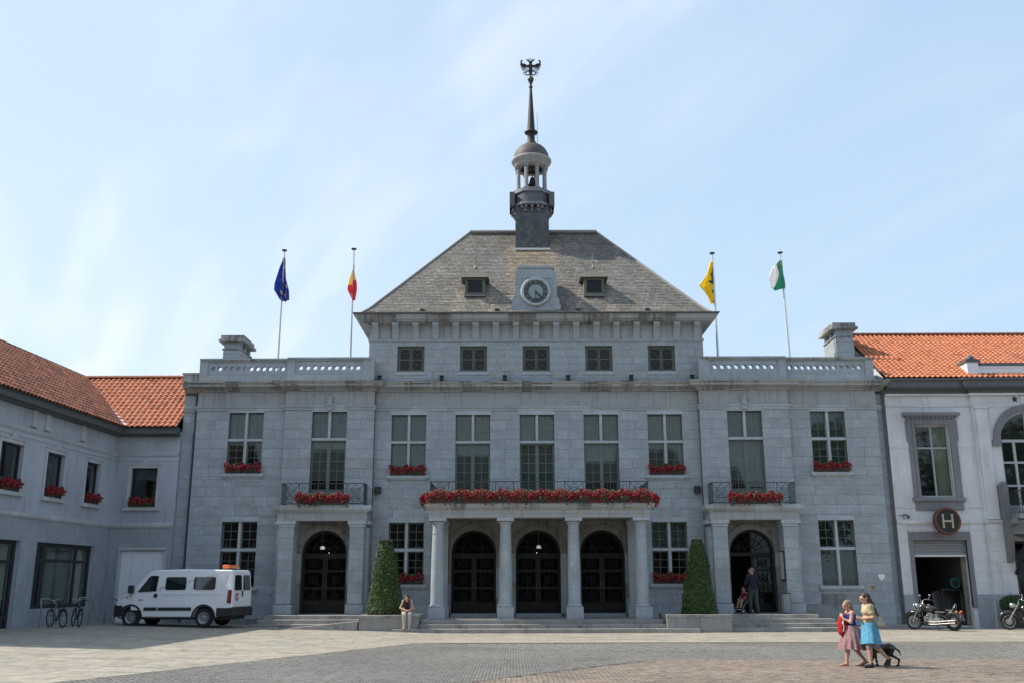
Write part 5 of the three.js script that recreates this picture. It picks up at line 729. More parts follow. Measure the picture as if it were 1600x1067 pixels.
function planterAndTopiary(x0, x1, z0, z1, yT, side, seed) {
  reseed(seed); const yb = -0.75, pl = thing('stone_planter', `low grey stone planter at the ${side} end of the central steps`, 'planter'), cx = (x0 + x1) / 2, cz = (z0 + z1) / 2, t = 0.16;
  const pan = (a, b, c, d) => part(pl, 'side_slab', bx(a, b, yb, yT - 0.1, c, d), stoneMat(0.35, [1, 1, 1], TX.streak)); pan(x0, cx - 0.003, z1 - t, z1); pan(cx + 0.003, x1, z1 - t, z1); pan(x0, x0 + t, z0, z1 - t); pan(x1 - t, x1, z0, z1 - t); pan(x0 + t, x1 - t, z0, z0 + t);
  const cop = (a, b, c, d) => part(pl, 'coping_slab', rbx(b - a - 0.006, 0.1, d - c, (a + b) / 2, yT - 0.05, (c + d) / 2, 0.012, 1), pick(stepMats)); cop(x0 - 0.02, cx, z1 - 0.3, z1 + 0.02); cop(cx, x1 + 0.02, z1 - 0.3, z1 + 0.02); cop(x0 - 0.02, x0 + 0.28, z0 + 0.3, z1 - 0.3); cop(x1 - 0.28, x1 + 0.02, z0 + 0.3, z1 - 0.3); cop(x0 - 0.02, x1 + 0.02, z0 - 0.02, z0 + 0.3); part(pl, 'soil', bx(x0 + t, x1 - t, yb, yT - 0.12, z0 + t, z1 - t), std([0.05, 0.04, 0.03], 0.95));
  const H = 2.92, xt = side === 'left' ? -6.08 : 6.2, tr = thing('clipped_yew', `clipped green yew pyramid in the ${side} stone planter`, 'topiary', [xt, yT - 0.14, cz - 0.05]);
  const wAt = (y) => lerp(0.73, 0.24, Math.pow(clamp(y / H), 1.05));
  part(tr, 'trunk', cyl(0.07, 0.05, 2.2, 0, -0.02, 0, 8), bark); 
  const prof = []; for (let k = 0; k <= 10; k++) prof.push([Math.max(0.02, wAt(k / 10 * H * 0.97) - 0.10) * (k === 10 ? 0.7 : 1), 0.05 + k / 10 * H * 0.92]); part(tr, 'crown_core', lathe([[0, 0.05], ...prof, [0, prof[10][1]]], 0, 0, 0, 14), coreMat);  // solid core added inside the leaf shell to block light, not real twigs
  const lump = (a, y) => 0.11 * (fbm(a / 6.283, y * 0.16 + 0.1, 7, 7, 3, seed) - 0.5) * 2;
  part(tr, 'crown', leafShell(13000, () => { const top = rnd() < 0.1, y = top ? H + rr(-0.05, 0.05) : H * (1 - 0.985 * Math.pow(rnd(), 0.8)), a = rr(0, 6.2832), sq = 1 / Math.pow(Math.pow(Math.abs(Math.cos(a)), 3.2) + Math.pow(Math.abs(Math.sin(a)), 3.2), 1 / 3.2), w = (wAt(y) + lump(a, y) - Math.pow(rnd(), 2) * 0.13) * Math.min(1.1, sq) * (top ? Math.sqrt(rnd()) : 1) + (rnd() < 0.05 ? rr(0, 0.1) : 0); return [new THREE.Vector3(Math.cos(a) * w, y, Math.sin(a) * w), top ? new THREE.Vector3(0, 1, 0) : new THREE.Vector3(Math.cos(a), 0.3, Math.sin(a)).normalize()]; }, 0.062, (p) => { const k = rr(0.6, 1.35) * (0.75 + 0.6 * fbm(Math.atan2(p.z, p.x) / 6.283 + 0.5, p.y * 0.14, 9, 9, 3, seed + 5)); return rnd() < 0.02 ? [0.14 * k, 0.09 * k, 0.03 * k] : rnd() < 0.25 ? [0.085 * k, 0.125 * k, 0.018 * k] : [0.033 * k, 0.066 * k, 0.013 * k]; }), leafMat);
}
planterAndTopiary(-6.9, -4.66, 1.9, 3.95, 0.06, 'left', 41); planterAndTopiary(4.76, 7.2, 1.9, 3.95, 0.06, 'right', 42);

// ---- flower boxes: red geraniums ----
const blossomMat = std([1, 1, 1], 0.9, { vertexColors: true }), petal = new THREE.IcosahedronGeometry(1, 0);
function flowerGeos(len, seed, trail = 0.12, hi = 0.27) {
  reseed(seed); const bl = [], n = Math.round(len * (hi > 0.3 ? 380 : 260));
  for (let i = 0; i < n; i++) { const r = rr(0.022, 0.05), x = rr(-len / 2 - 0.07, len / 2 + 0.07), u = rnd(), top = hi + 0.07 * Math.sin(x * 8 + seed) + 0.04 * Math.sin(x * 19 + seed * 3), y = lerp(-0.02 - (rnd() < 0.5 ? rr(0, trail) : 0), top, Math.sqrt(u)), z = 0.05 + Math.sqrt(1 - Math.pow(clamp((y - 0.12) / 0.24, -1, 1), 2)) * rr(-0.1, 0.19); const g = petal.clone().scale(r * rr(0.8, 1.3), r * rr(0.6, 1), r * rr(0.8, 1.2)); g.rotateX(rr(0, 3)); g.rotateY(rr(0, 3)); g.translate(x, y, z); const k = rr(0.5, 1.25), q = rnd(); bl.push(paint(uvm(g), q < 0.14 ? [0.40 * k, 0.05 * k, 0.09 * k] : [0.27 * k, 0.008 * k, 0.018 * k])); }
  const lv = leafShell(Math.round(len * (hi > 0.3 ? 420 : 280)), () => [new THREE.Vector3(rr(-len / 2, len / 2), rr(0.0, hi + 0.05) - (rnd() < 0.3 ? rr(0, trail) : 0), rr(-0.08, 0.23)), new THREE.Vector3(rr(-0.4, 0.4), 0.5, 0.8).normalize()], 0.075, () => { const k = rr(0.6, 1.3); return [0.05 * k, 0.105 * k, 0.025 * k]; });
  return { blossoms: mg(bl), leaves: lv, box: mg([bx(-len / 2, len / 2, -0.09, 0.10, -0.08, 0.08)]) };
}
const FB = { a: flowerGeos(0.68, 11), b: flowerGeos(0.68, 12), c: flowerGeos(0.8, 13, 0.24, 0.36), d: flowerGeos(0.8, 14, 0.24, 0.36), e: flowerGeos(2.1, 15, 0.24, 0.32), f: flowerGeos(0.95, 16) };
const boxMat = std([0.05, 0.05, 0.045], 0.7);
function flowerBox(kind, label, x, y, z, group, ry = 0) { const t = thing('flower_box', label, 'flower box', [x, y, z], ry, group), g = FB[kind]; part(t, 'trough', g.box, boxMat); part(t, 'leaves', g.leaves, leafMat); part(t, 'blossoms', g.blossoms, blossomMat); return t; }
const wn = [[-12.7, 5.95, 0.2, 'the upper window left of the left balcony'], [-5.6, 5.85, 0.1, 'the upper window left of the long balcony'], [5.6, 5.85, 0.1, 'the upper window right of the long balcony'], [12.7, 5.95, 0.2, 'the upper window right of the right balcony'], [-5.6, 1.3, 0.1, 'the lower window behind the left yew'], [5.6, 1.3, 0.1, 'the lower window behind the right yew']];
for (const [x, y, z, where] of wn) { flowerBox('a', `left of two red geranium boxes on ${where}`, x - 0.38, y, z, 'window flower boxes'); flowerBox('b', `right of two red geranium boxes on ${where}`, x + 0.38, y, z, 'window flower boxes'); }
const ord = ['first', 'second', 'third', 'fourth', 'fifth', 'sixth', 'seventh', 'eighth', 'ninth', 'tenth', 'eleventh', 'twelfth'];
for (let i = 0; i < 11; i++) flowerBox(i % 2 ? 'c' : 'd', `${ord[i]} sunlit red geranium box from the left on the long central balcony`, -4.05 + i * 0.81, 4.44, 2.98, 'flower boxes along the central balcony', i % 3 === 1 ? Math.PI * 0 : 0);
flowerBox('c', 'red geranium box on the left end of the central balcony railing', -4.6, 4.32, 2.35, 'flower boxes along the central balcony', -Math.PI / 2); flowerBox('d', 'red geranium box on the right end of the central balcony railing', 4.6, 4.32, 2.35, 'flower boxes along the central balcony', Math.PI / 2);
flowerBox('e', 'long red geranium box on the balcony above the left side doorway', -8.98, 4.52, 1.36, 'balcony flower boxes'); flowerBox('e', 'long red geranium box on the balcony above the right side doorway', 9.0, 4.52, 1.36, 'balcony flower boxes');
{ const up = [[1.85, 'first', 'f'], [4.8, 'second', 'f'], [7.75, 'third', 'f']]; for (const [s, o, k] of up) { const p = wp(s, 4.52, 0.05); flowerBox(k, `red geranium box on the ${o} upper window of the white wing from the corner`, ...p, 'flower boxes of the white house', WRY); } flowerBox('f', 'red geranium box on the white house window above the garage door', -16.985, 4.52, 0.05, 'flower boxes of the white house'); }

// ---- flagpoles and flags ----
function pole(x, z, yt, lean, label) { const p = thing('flagpole', label, 'flagpole', [x, 9.86, z], 0, 'flagpoles on the wings'); part(p, 'shaft', bar([0, 0, 0], [lean, yt - 9.86, 0], 0.045, 0.03, 10), std([0.62, 0.63, 0.64], 0.4)); part(p, 'cap', cyl(0.11, 0.13, 0.05, lean, yt - 9.86, 0, 14), M.black); part(p, 'base_plate', cyl(0.12, 0.1, 0.1, 0, 0, 0, 12), M.steel); part(p, 'halyard', bar([0.05, 0.4, 0.04], [lean + 0.05, yt - 10.0, 0.04], 0.006, 0.006, 4), M.pale); }
const PZ = -2;
pole(-12.0, PZ, 16.68, 0.02, 'white flagpole carrying the blue starred flag'); pole(-8.62, PZ, 16.74, -0.03, 'white flagpole carrying the yellow and red flag'); pole(8.52, PZ, 16.48, 0.0, 'white flagpole carrying the yellow lion flag'); pole(11.88, PZ, 16.5, -0.1, 'white flagpole carrying the green and white flag');
// draped flag: left and right edge given at a few heights; deep folds across; cloth coordinates run over the print
function flagCloth(name, label, x, yTop, rows, folds, depth, canvasFn, uOf) {
  const t = thing(name, label, 'flag', [x, yTop, PZ], 0, 'flags on the wings'), nu = 26, nv = 34, pos = [], uv = [], idx = [];
  for (let j = 0; j <= nv; j++) { const v = j / nv; let k = 0; while (k + 2 < rows.length && v > rows[k + 1][0]) k++; const [v0, l0, r0, y0] = rows[k], [v1, l1, r1, y1] = rows[k + 1], q = clamp((v - v0) / (v1 - v0)), L = lerp(l0, l1, q), R = lerp(r0, r1, q), Y = lerp(y0, y1, q);
    for (let i = 0; i <= nu; i++) { const u = i / nu, amp = depth * clamp(0.25 + v * 1.2); pos.push(lerp(L, R, u) + 0.03 * Math.sin(v * 7 + u * folds * 6.28), Y - 0.1 * v * Math.sin(u * Math.PI) * 0.6, amp * Math.sin(u * folds * 6.283 + v * 1.6)); const w = uOf(u, v); uv.push(w[0], w[1]); } }
  for (let j = 0; j < nv; j++) for (let i = 0; i < nu; i++) { const a = j * (nu + 1) + i, b = a + nu + 1; idx.push(a, b, a + 1, b, b + 1, a + 1); }
  const g = new THREE.BufferGeometry(); g.setAttribute('position', new THREE.Float32BufferAttribute(pos, 3)); g.setAttribute('uv', new THREE.Float32BufferAttribute(uv, 2)); g.setIndex(idx); g.computeVertexNormals();
  const c = document.createElement('canvas'); c.width = 384; c.height = 256; canvasFn(c.getContext('2d')); const tx = new THREE.CanvasTexture(c); tx.colorSpace = THREE.SRGBColorSpace;
  part(t, 'cloth', g, new THREE.MeshPhysicalMaterial({ map: tx, roughness: 0.9, transmission: 0.35, thickness: 0, side: THREE.DoubleSide })); part(t, 'hoist_rope', bar([0.035, 0, 0], [0.035, rows[rows.length - 1][3] * 0.8, 0], 0.008, 0.008, 4), M.pale);
}
const star = (c, x, y, r, n = 5) => { c.beginPath(); for (let k = 0; k < n * 2; k++) { const a = -Math.PI / 2 + k * Math.PI / n, q = k % 2 ? r * 0.4 : r; c.lineTo(x + Math.cos(a) * q, y + Math.sin(a) * q); } c.closePath(); c.fill(); };
flagCloth('flag', 'dark blue flag with yellow stars hanging limp on the leftmost pole', -12.0, 16.35, [[0, -0.02, 0.06, 0], [0.25, -0.18, 0.12, -0.5], [0.6, -0.3, 0.26, -1.25], [0.8, -0.32, 0.34, -1.65], [1, -0.05, 0.36, -2.15]], 2.2, 0.13, (c) => { c.fillStyle = '#15308f'; c.fillRect(0, 0, 384, 256); c.fillStyle = '#f2c714'; for (let k = 0; k < 12; k++) star(c, 192 + Math.cos(k * Math.PI / 6) * 80, 128 + Math.sin(k * Math.PI / 6) * 80, 16); }, (u, v) => [clamp(u * 0.62 + 0.1), clamp(0.98 - v * 0.9)]);
flagCloth('flag', 'yellow and red tricolour flag hanging limp on the second pole', -8.65, 15.95, [[0, -0.02, 0.06, 0], [0.4, -0.12, 0.12, -0.62], [0.8, -0.2, 0.2, -1.25], [1, 0.0, 0.16, -1.72]], 1.6, 0.10, (c) => { c.fillStyle = '#141414'; c.fillRect(0, 0, 128, 256); c.fillStyle = '#f0be1e'; c.fillRect(128, 0, 128, 256); c.fillStyle = '#d8232e'; c.fillRect(256, 0, 128, 256); }, (u, v) => [clamp(0.36 + v * 0.56 + (u - 0.5) * 0.12), clamp(1 - u)]);
flagCloth('flag', 'yellow flag with a black lion hanging on the pole beside the roof', 8.5, 16.1, [[0, -0.1, 0.02, 0], [0.3, -0.34, 0.04, -0.7], [0.62, -0.68, 0.06, -1.25], [0.8, -0.5, 0.08, -1.5], [1, -0.2, 0.02, -2.05]], 1.8, 0.16, (c) => { c.fillStyle = '#f3cf1c'; c.fillRect(0, 0, 384, 256); c.fillStyle = '#16140f'; c.beginPath(); c.ellipse(205, 120, 34, 62, 0.3, 0, 7); c.fill(); c.beginPath(); c.ellipse(236, 58, 26, 24, 0, 0, 7); c.fill(); c.lineWidth = 17; c.strokeStyle = '#16140f'; c.lineCap = 'round'; for (const [a, b, d, e] of [[215, 95, 285, 70], [218, 120, 290, 120], [200, 165, 265, 200], [185, 170, 170, 230]]) { c.beginPath(); c.moveTo(a, b); c.lineTo(d, e); c.stroke(); } c.lineWidth = 10; c.beginPath(); c.moveTo(185, 165); c.bezierCurveTo(120, 170, 120, 90, 160, 60); c.stroke(); c.fillStyle = '#c8312a'; c.beginPath(); c.ellipse(262, 66, 8, 5, 0, 0, 7); c.fill(); }, (u, v) => [clamp(0.98 - u * 0.42), clamp(1 - v * 0.98)]);
flagCloth('flag', 'green and white flag caught by the wind on the rightmost pole', 11.8, 16.15, [[0, -0.08, 0.0, 0], [0.35, -0.52, 0.04, -0.45], [0.7, -0.62, 0.08, -0.95], [1, -0.62, 0.1, -1.42]], 1.3, 0.14, (c) => { c.fillStyle = '#1f8a66'; c.fillRect(0, 0, 384, 256); c.fillStyle = '#f4ecea'; c.beginPath(); c.ellipse(330, 150, 190, 96, 0.2, 0, 7); c.fill(); c.fillStyle = '#8a8f3a'; c.fillRect(150, 30, 70, 30); }, (u, v) => [clamp(1 - u), clamp(1 - v)]);

// ---- floodlights, wall lamps, plaques, bin ----
for (let i = 0; i < 6; i++) { const x = [-6.95, -4.2, -1.4, 1.4, 4.2, 6.9][i]; const f = thing('floodlight', `${ord[i]} small black floodlight from the left on the ledge below the attic windows`, 'floodlight', [x, 9.86, 0.02], 0, 'floodlights on the ledge'); part(f, 'foot', cyl(0.05, 0.04, 0.06, 0, 0, 0, 10), M.iron); part(f, 'housing', rbx(0.16, 0.2, 0.14, 0, 0.16, 0, 0.02, 1), M.black); part(f, 'hood', bx(-0.1, 0.1, 0.26, 0.29, -0.1, 0.12), M.black); }
for (const s of [-1, 1]) { const f = thing('wall_speaker', `black drum fitting on the wall ${s < 0 ? 'left' : 'right'} of the central part, beside the side balcony`, 'wall fitting', [s * 6.85, 4.95, 0], 0, 'black wall fittings'); part(f, 'drum', cyl(0.14, 0.14, 0.3, 0, 0, 0.16, 18), M.black); part(f, 'arm', bar([0, 0.15, 0], [0, 0.15, 0.12], 0.03, 0.03, 8), M.iron); }
function lantern(x, z, y, where) { const l = thing('porch_lamp', `white glass lamp hanging in ${where}`, 'lamp', [x, y, z], 0, 'porch lamps'); const gm = std([0.85, 0.85, 0.82], 0.35); gm.emissive.setRGB(1, 0.93, 0.8); gm.emissiveIntensity = 0.15; part(l, 'shade', lathe([[0, 0.13], [0.045, 0.125], [0.085, 0.09], [0.1, 0.03], [0.1, 0], [0, 0]], 0, 0, 0, 20), gm); part(l, 'rod', bar([0, 0.16, 0], [0, 3.78 - y, 0], 0.012, 0.012, 6), M.iron); const p = new THREE.PointLight(new THREE.Color(1, 0.9, 0.75), 0.05, 0, 2); p.position.set(0, -0.1, 0); p.castShadow = true; l.add(p); }
lantern(-9.0, 0.75, 2.62, 'the left side doorway'); lantern(0, 1.2, 2.62, 'the central portico before the middle door');
{ const n = thing('notice_board', 'narrow framed notice board on the pilaster of the right side doorway', 'notice board', [10.15, 1.9, 0.75], -Math.PI / 2); part(n, 'frame', bx(-0.3, 0.3, -0.6, 0.6, 0.0, 0.05), M.darkFrame); part(n, 'sheet', bx(-0.25, 0.25, -0.55, 0.55, 0.05, 0.056), std([0.55, 0.57, 0.58], 0.7));
  const b = thing('litter_bin', 'grey cylindrical litter bin beside the open right side door', 'bin', [10.0, 0.0, 1.35]); part(b, 'body', lathe([[0, 0.02], [0.19, 0.02], [0.2, 0.04], [0.215, 0.8], [0.2, 0.8], [0.19, 0.1]], 0, 0, 0, 24), std([0.23, 0.25, 0.26], 0.45, { metalness: 0.3 })); part(b, 'rim', uvm(new THREE.TorusGeometry(0.21, 0.018, 6, 28).rotateX(Math.PI / 2).translate(0, 0.8, 0)), M.darkFrame); part(b, 'liner', cyl(0.18, 0.19, 0.66, 0, 0.1, 0, 20), M.black);
  const h = new THREE.Shape(); h.moveTo(0, -0.13); h.bezierCurveTo(-0.2, 0.02, -0.15, 0.16, -0.05, 0.14); h.bezierCurveTo(0, 0.13, 0, 0.1, 0, 0.08); h.bezierCurveTo(0, 0.1, 0, 0.13, 0.05, 0.14); h.bezierCurveTo(0.15, 0.16, 0.2, 0.02, 0, -0.13);
  const hs = thing('heart_plaque', 'small white heart shaped plaque on the right end of the stone wall', 'plaque', [14.42, 1.42, 0.11]); part(hs, 'plate', ext(h, 0.02), M.white); const yp = thing('yellow_plaque', 'small yellow plaque on the wall below the white heart', 'plaque', [14.02, 1.02, 0.11]); part(yp, 'plate', rbx(0.14, 0.18, 0.02, 0, 0, 0.012, 0.005, 1), std([0.42, 0.3, 0.06], 0.6)); part(yp, 'mark', bx(-0.04, 0.04, -0.02, 0.03, 0.022, 0.026), M.black);
  const d = thing('garage_fan', 'teal drum machine standing on the stacked boards inside the dark garage', 'machine', [17.95, 0.95, -1.2]); part(d, 'drum', cyl(0.22, 0.22, 0.3, 0, 0, 0, 24).rotateX(Math.PI / 2).translate(0, 0.23, 0), std([0.015, 0.07, 0.07], 0.5)); part(d, 'ring', uvm(new THREE.TorusGeometry(0.19, 0.04, 8, 28).translate(0, 0.23, 0.3)), std([0.03, 0.13, 0.13], 0.5)); part(d, 'mouth', cyl(0.15, 0.15, 0.02, 0, 0, 0, 20).rotateX(Math.PI / 2).translate(0, 0.23, 0.3), M.black);
  const st = thing('garage_shelf', 'dark shelf rack inside the garage carrying the teal machine', 'shelf', [17.75, -0.56, -1.1]); part(st, 'board', bx(-0.5, 0.5, 1.44, 1.5, -0.3, 0.3), M.black); for (const x of [-0.46, 0.46]) for (const z of [-0.26, 0.26]) part(st, 'post', bx(x - 0.03, x + 0.03, 0, 1.44, z - 0.03, z + 0.03), M.black);
  const sg = thing('wall_lamp_bracket', 'small dark scrolled lamp bracket on the white wall left of the round sign', 'lamp bracket', [15.62, 3.95, 0.03]); part(sg, 'scroll', [uvm(new THREE.TorusGeometry(0.09, 0.015, 6, 18, 4.5).translate(0.06, 0, 0.05)), bar([-0.2, 0.04, 0.02], [0.25, 0.06, 0.06], 0.014, 0.014, 6)], M.iron); part(sg, 'lamp', sph(0.06, 0.2, -0.03, 0.06, 1, 1, 1, 10), M.black);
  // awning at the right edge
  const aw = thing('awning', 'dark folded awning with side arms over the shop front at the right edge', 'awning', [21.4, 2.55, 0.16]); part(aw, 'canopy', quadGeo([[[-1.4, 0.65, 0.02], [1.4, 0.65, 0.02], [1.4, 0.35, 1.3], [-1.4, 0.35, 1.3]]]), std([0.10, 0.10, 0.10], 0.8)); part(aw, 'front_bar', bx(-1.42, 1.42, 0.3, 0.38, 1.28, 1.34), M.pale); part(aw, 'valance', bx(-1.4, 1.4, 0.08, 0.3, 1.3, 1.32), std([0.05, 0.04, 0.05], 0.9)); for (const x of [-1.32, 1.32]) part(aw, 'arm', [bar([x, 0.4, 1.2], [x, -1.0, 0.06], 0.05, 0.09, 6)], M.black);
}
{ reseed(808); const pt = thing('potted_shrub', 'round clipped shrub in a dark tub at the right edge of the square', 'shrub', [19.55, -0.62, 0.85]); part(pt, 'tub', rbx(0.85, 0.75, 0.7, 0, 0.38, 0, 0.03, 1), std([0.04, 0.035, 0.03], 0.7)); part(pt, 'crown_core', sph(0.42, 0, 0.95, 0, 1.25, 0.75, 1, 12), coreMat); part(pt, 'crown', leafShell(2600, () => { const n = new THREE.Vector3(rr(-1, 1), rr(-0.5, 1), rr(-1, 1)).normalize(), r = rr(0.42, 0.52); return [new THREE.Vector3(n.x * r * 1.25, 0.95 + n.y * r * 0.78, n.z * r), n]; }, 0.06, () => { const k = rr(0.6, 1.3); return [0.03 * k, 0.07 * k, 0.015 * k]; }), leafMat); }  // same added solid core keeps light from passing through the shrub
// ---- trees across the square, mirrored in the glass ----
{
  reseed(909);
  const build = (seed) => { reseed(seed); const g = []; const R = 5.2; const clumps = Array.from({ length: 26 }, () => new THREE.Vector3(rr(-3.4, 3.4), rr(6, 17.5), rr(-3, 3))); return leafShell(4200, () => { const c = pick(clumps), n = new THREE.Vector3(rr(-1, 1), rr(-1, 1), rr(-1, 1)).normalize(); return [c.clone().addScaledVector(n, rr(0.9, 2.3)), n]; }, 0.55, () => { const k = rr(0.6, 1.3); return [0.045 * k, 0.085 * k, 0.02 * k]; }); };
  const v = [build(1), build(2), build(3)];
  for (let i = 0; i < 4; i++) { const x = 29 + i * 6.5 + rr(-1, 1), t = thing('plane_tree', `${ord[i]} tall leafy tree beside the far brick row, mirrored in the hotel windows`, 'tree', [x, -0.75, 60 + rr(-2, 2)], rr(0, 6), 'trees across the square'); part(t, 'trunk', [cyl(0.4, 0.25, 8, 0, 0, 0, 9), bar([0, 5, 0], [2, 10, 0.5], 0.16, 0.06, 6), bar([0, 5.5, 0], [-1.8, 10, -0.6], 0.16, 0.06, 6), bar([0, 7.5, 0], [0.3, 14, 0.2], 0.2, 0.06, 6)], bark); part(t, 'crown', v[i % 3], leafMat); }
  // the brick house row across the square, which the windows and door glass mirror
  const bm = [[0.09, 0.075, 0.065], [0.12, 0.11, 0.10], [0.08, 0.065, 0.06], [0.10, 0.085, 0.075]].map((c) => std(c, 0.9, { map: TX.grain }));
  for (let i = 0; i < 11; i++) { const w = 7, x = -52 + i * w, h = 11 + (i * 37 % 5) * 0.7, t = thing('brick_house', `${ord[i]} house of the brick row across the square, seen only in reflections`, 'house', [x, -0.75, 66], 0, 'house row across the square'); const sh = shp([[0, 0], [w - 0.02, 0], [w - 0.02, h], [0, h]]); const wins = []; for (let f = 0; f < 3; f++) for (let k = 0; k < 3; k++) wins.push([1.0 + k * 2.0, f ? 0.9 + f * 3.6 : 0.9]); sh.holes.push(...wins.map(([a, b]) => rectHole(a, a + 1.1, b, b + 2))); part(t, 'wall', [ext(sh, 0.4, 0), bx(0, w - 0.02, 0, h, 8, 8.3)], bm[i % 4]); for (const [a, b] of wins) { const wd = part(t, 'window', bx(a, a + 1.1, b, b + 2, 0.15, 0.2), M.tinted); part(wd, 'frame', [bx(a + 0.5, a + 0.6, b, b + 2, 0.1, 0.15), bx(a, a + 1.1, b + 1.3, b + 1.38, 0.1, 0.149)], M.whitePaint); } part(t, 'roof', ext(shp([[-0.3, h], [8.5, h], [4.2, h + 4]]), w - 0.02).rotateY(-Math.PI / 2).translate(w - 0.02, 0, 0), std([0.09, 0.07, 0.06], 0.85, { map: TX.grain })); part(t, 'room_backing', bx(0.2, w - 0.3, 0.1, h - 0.1, 2, 2.1), M.room); }
}
// ================= van =================
const paintWhite = new THREE.MeshPhysicalMaterial({ roughness: 0.35, clearcoat: 0.6, clearcoatRoughness: 0.1, side: THREE.DoubleSide }); paintWhite.color.setRGB(0.78, 0.79, 0.80);
const darkGlass = new THREE.MeshPhysicalMaterial({ roughness: 0.04, clearcoat: 1, side: THREE.DoubleSide }); darkGlass.color.setRGB(0.012, 0.02, 0.02);
const plastic = std([0.022, 0.022, 0.024], 0.65);
function roundShape(pts, r) { // polygon with rounded corners
  const s = new THREE.Shape(), n = pts.length; for (let i = 0; i < n; i++) { const p = new THREE.Vector2(...pts[i]), a = new THREE.Vector2(...pts[(i - 1 + n) % n]), b = new THREE.Vector2(...pts[(i + 1) % n]); const d0 = a.clone().sub(p), d1 = b.clone().sub(p), q = Math.min(r, d0.length() / 2, d1.length() / 2); const p0 = p.clone().addScaledVector(d0.normalize(), q), p1 = p.clone().addScaledVector(d1.normalize(), q); if (i) s.lineTo(p0.x, p0.y); else s.moveTo(p0.x, p0.y); s.quadraticCurveTo(p.x, p.y, p1.x, p1.y); } s.closePath(); return s; }
function wheelGeo(r, w) { return { tyre: lathe([[r * 0.66, -w / 2], [r * 0.9, -w / 2], [r * 0.98, -w * 0.38], [r, -w * 0.2], [r, w * 0.2], [r * 0.98, w * 0.38], [r * 0.9, w / 2], [r * 0.66, w / 2], [r * 0.62, 0], [r * 0.66, -w / 2]], 0, 0, 0, 32).rotateX(Math.PI / 2), rim: mg([lathe([[0, w * 0.30], [r * 0.18, w * 0.30], [r * 0.24, w * 0.22], [r * 0.52, w * 0.26], [r * 0.6, w * 0.4], [r * 0.67, w * 0.42], [r * 0.66, -w * 0.4], [r * 0.55, -w * 0.3]], 0, 0, 0, 28).rotateX(Math.PI / 2)]), holes: Array.from({ length: 8 }, (_, k) => cyl(r * 0.065, r * 0.065, 0.012, Math.cos(k * Math.PI / 4) * r * 0.4, -0.006, -Math.sin(k * Math.PI / 4) * r * 0.4, 8).rotateX(Math.PI / 2).translate(0, 0, w * 0.255)) }; }
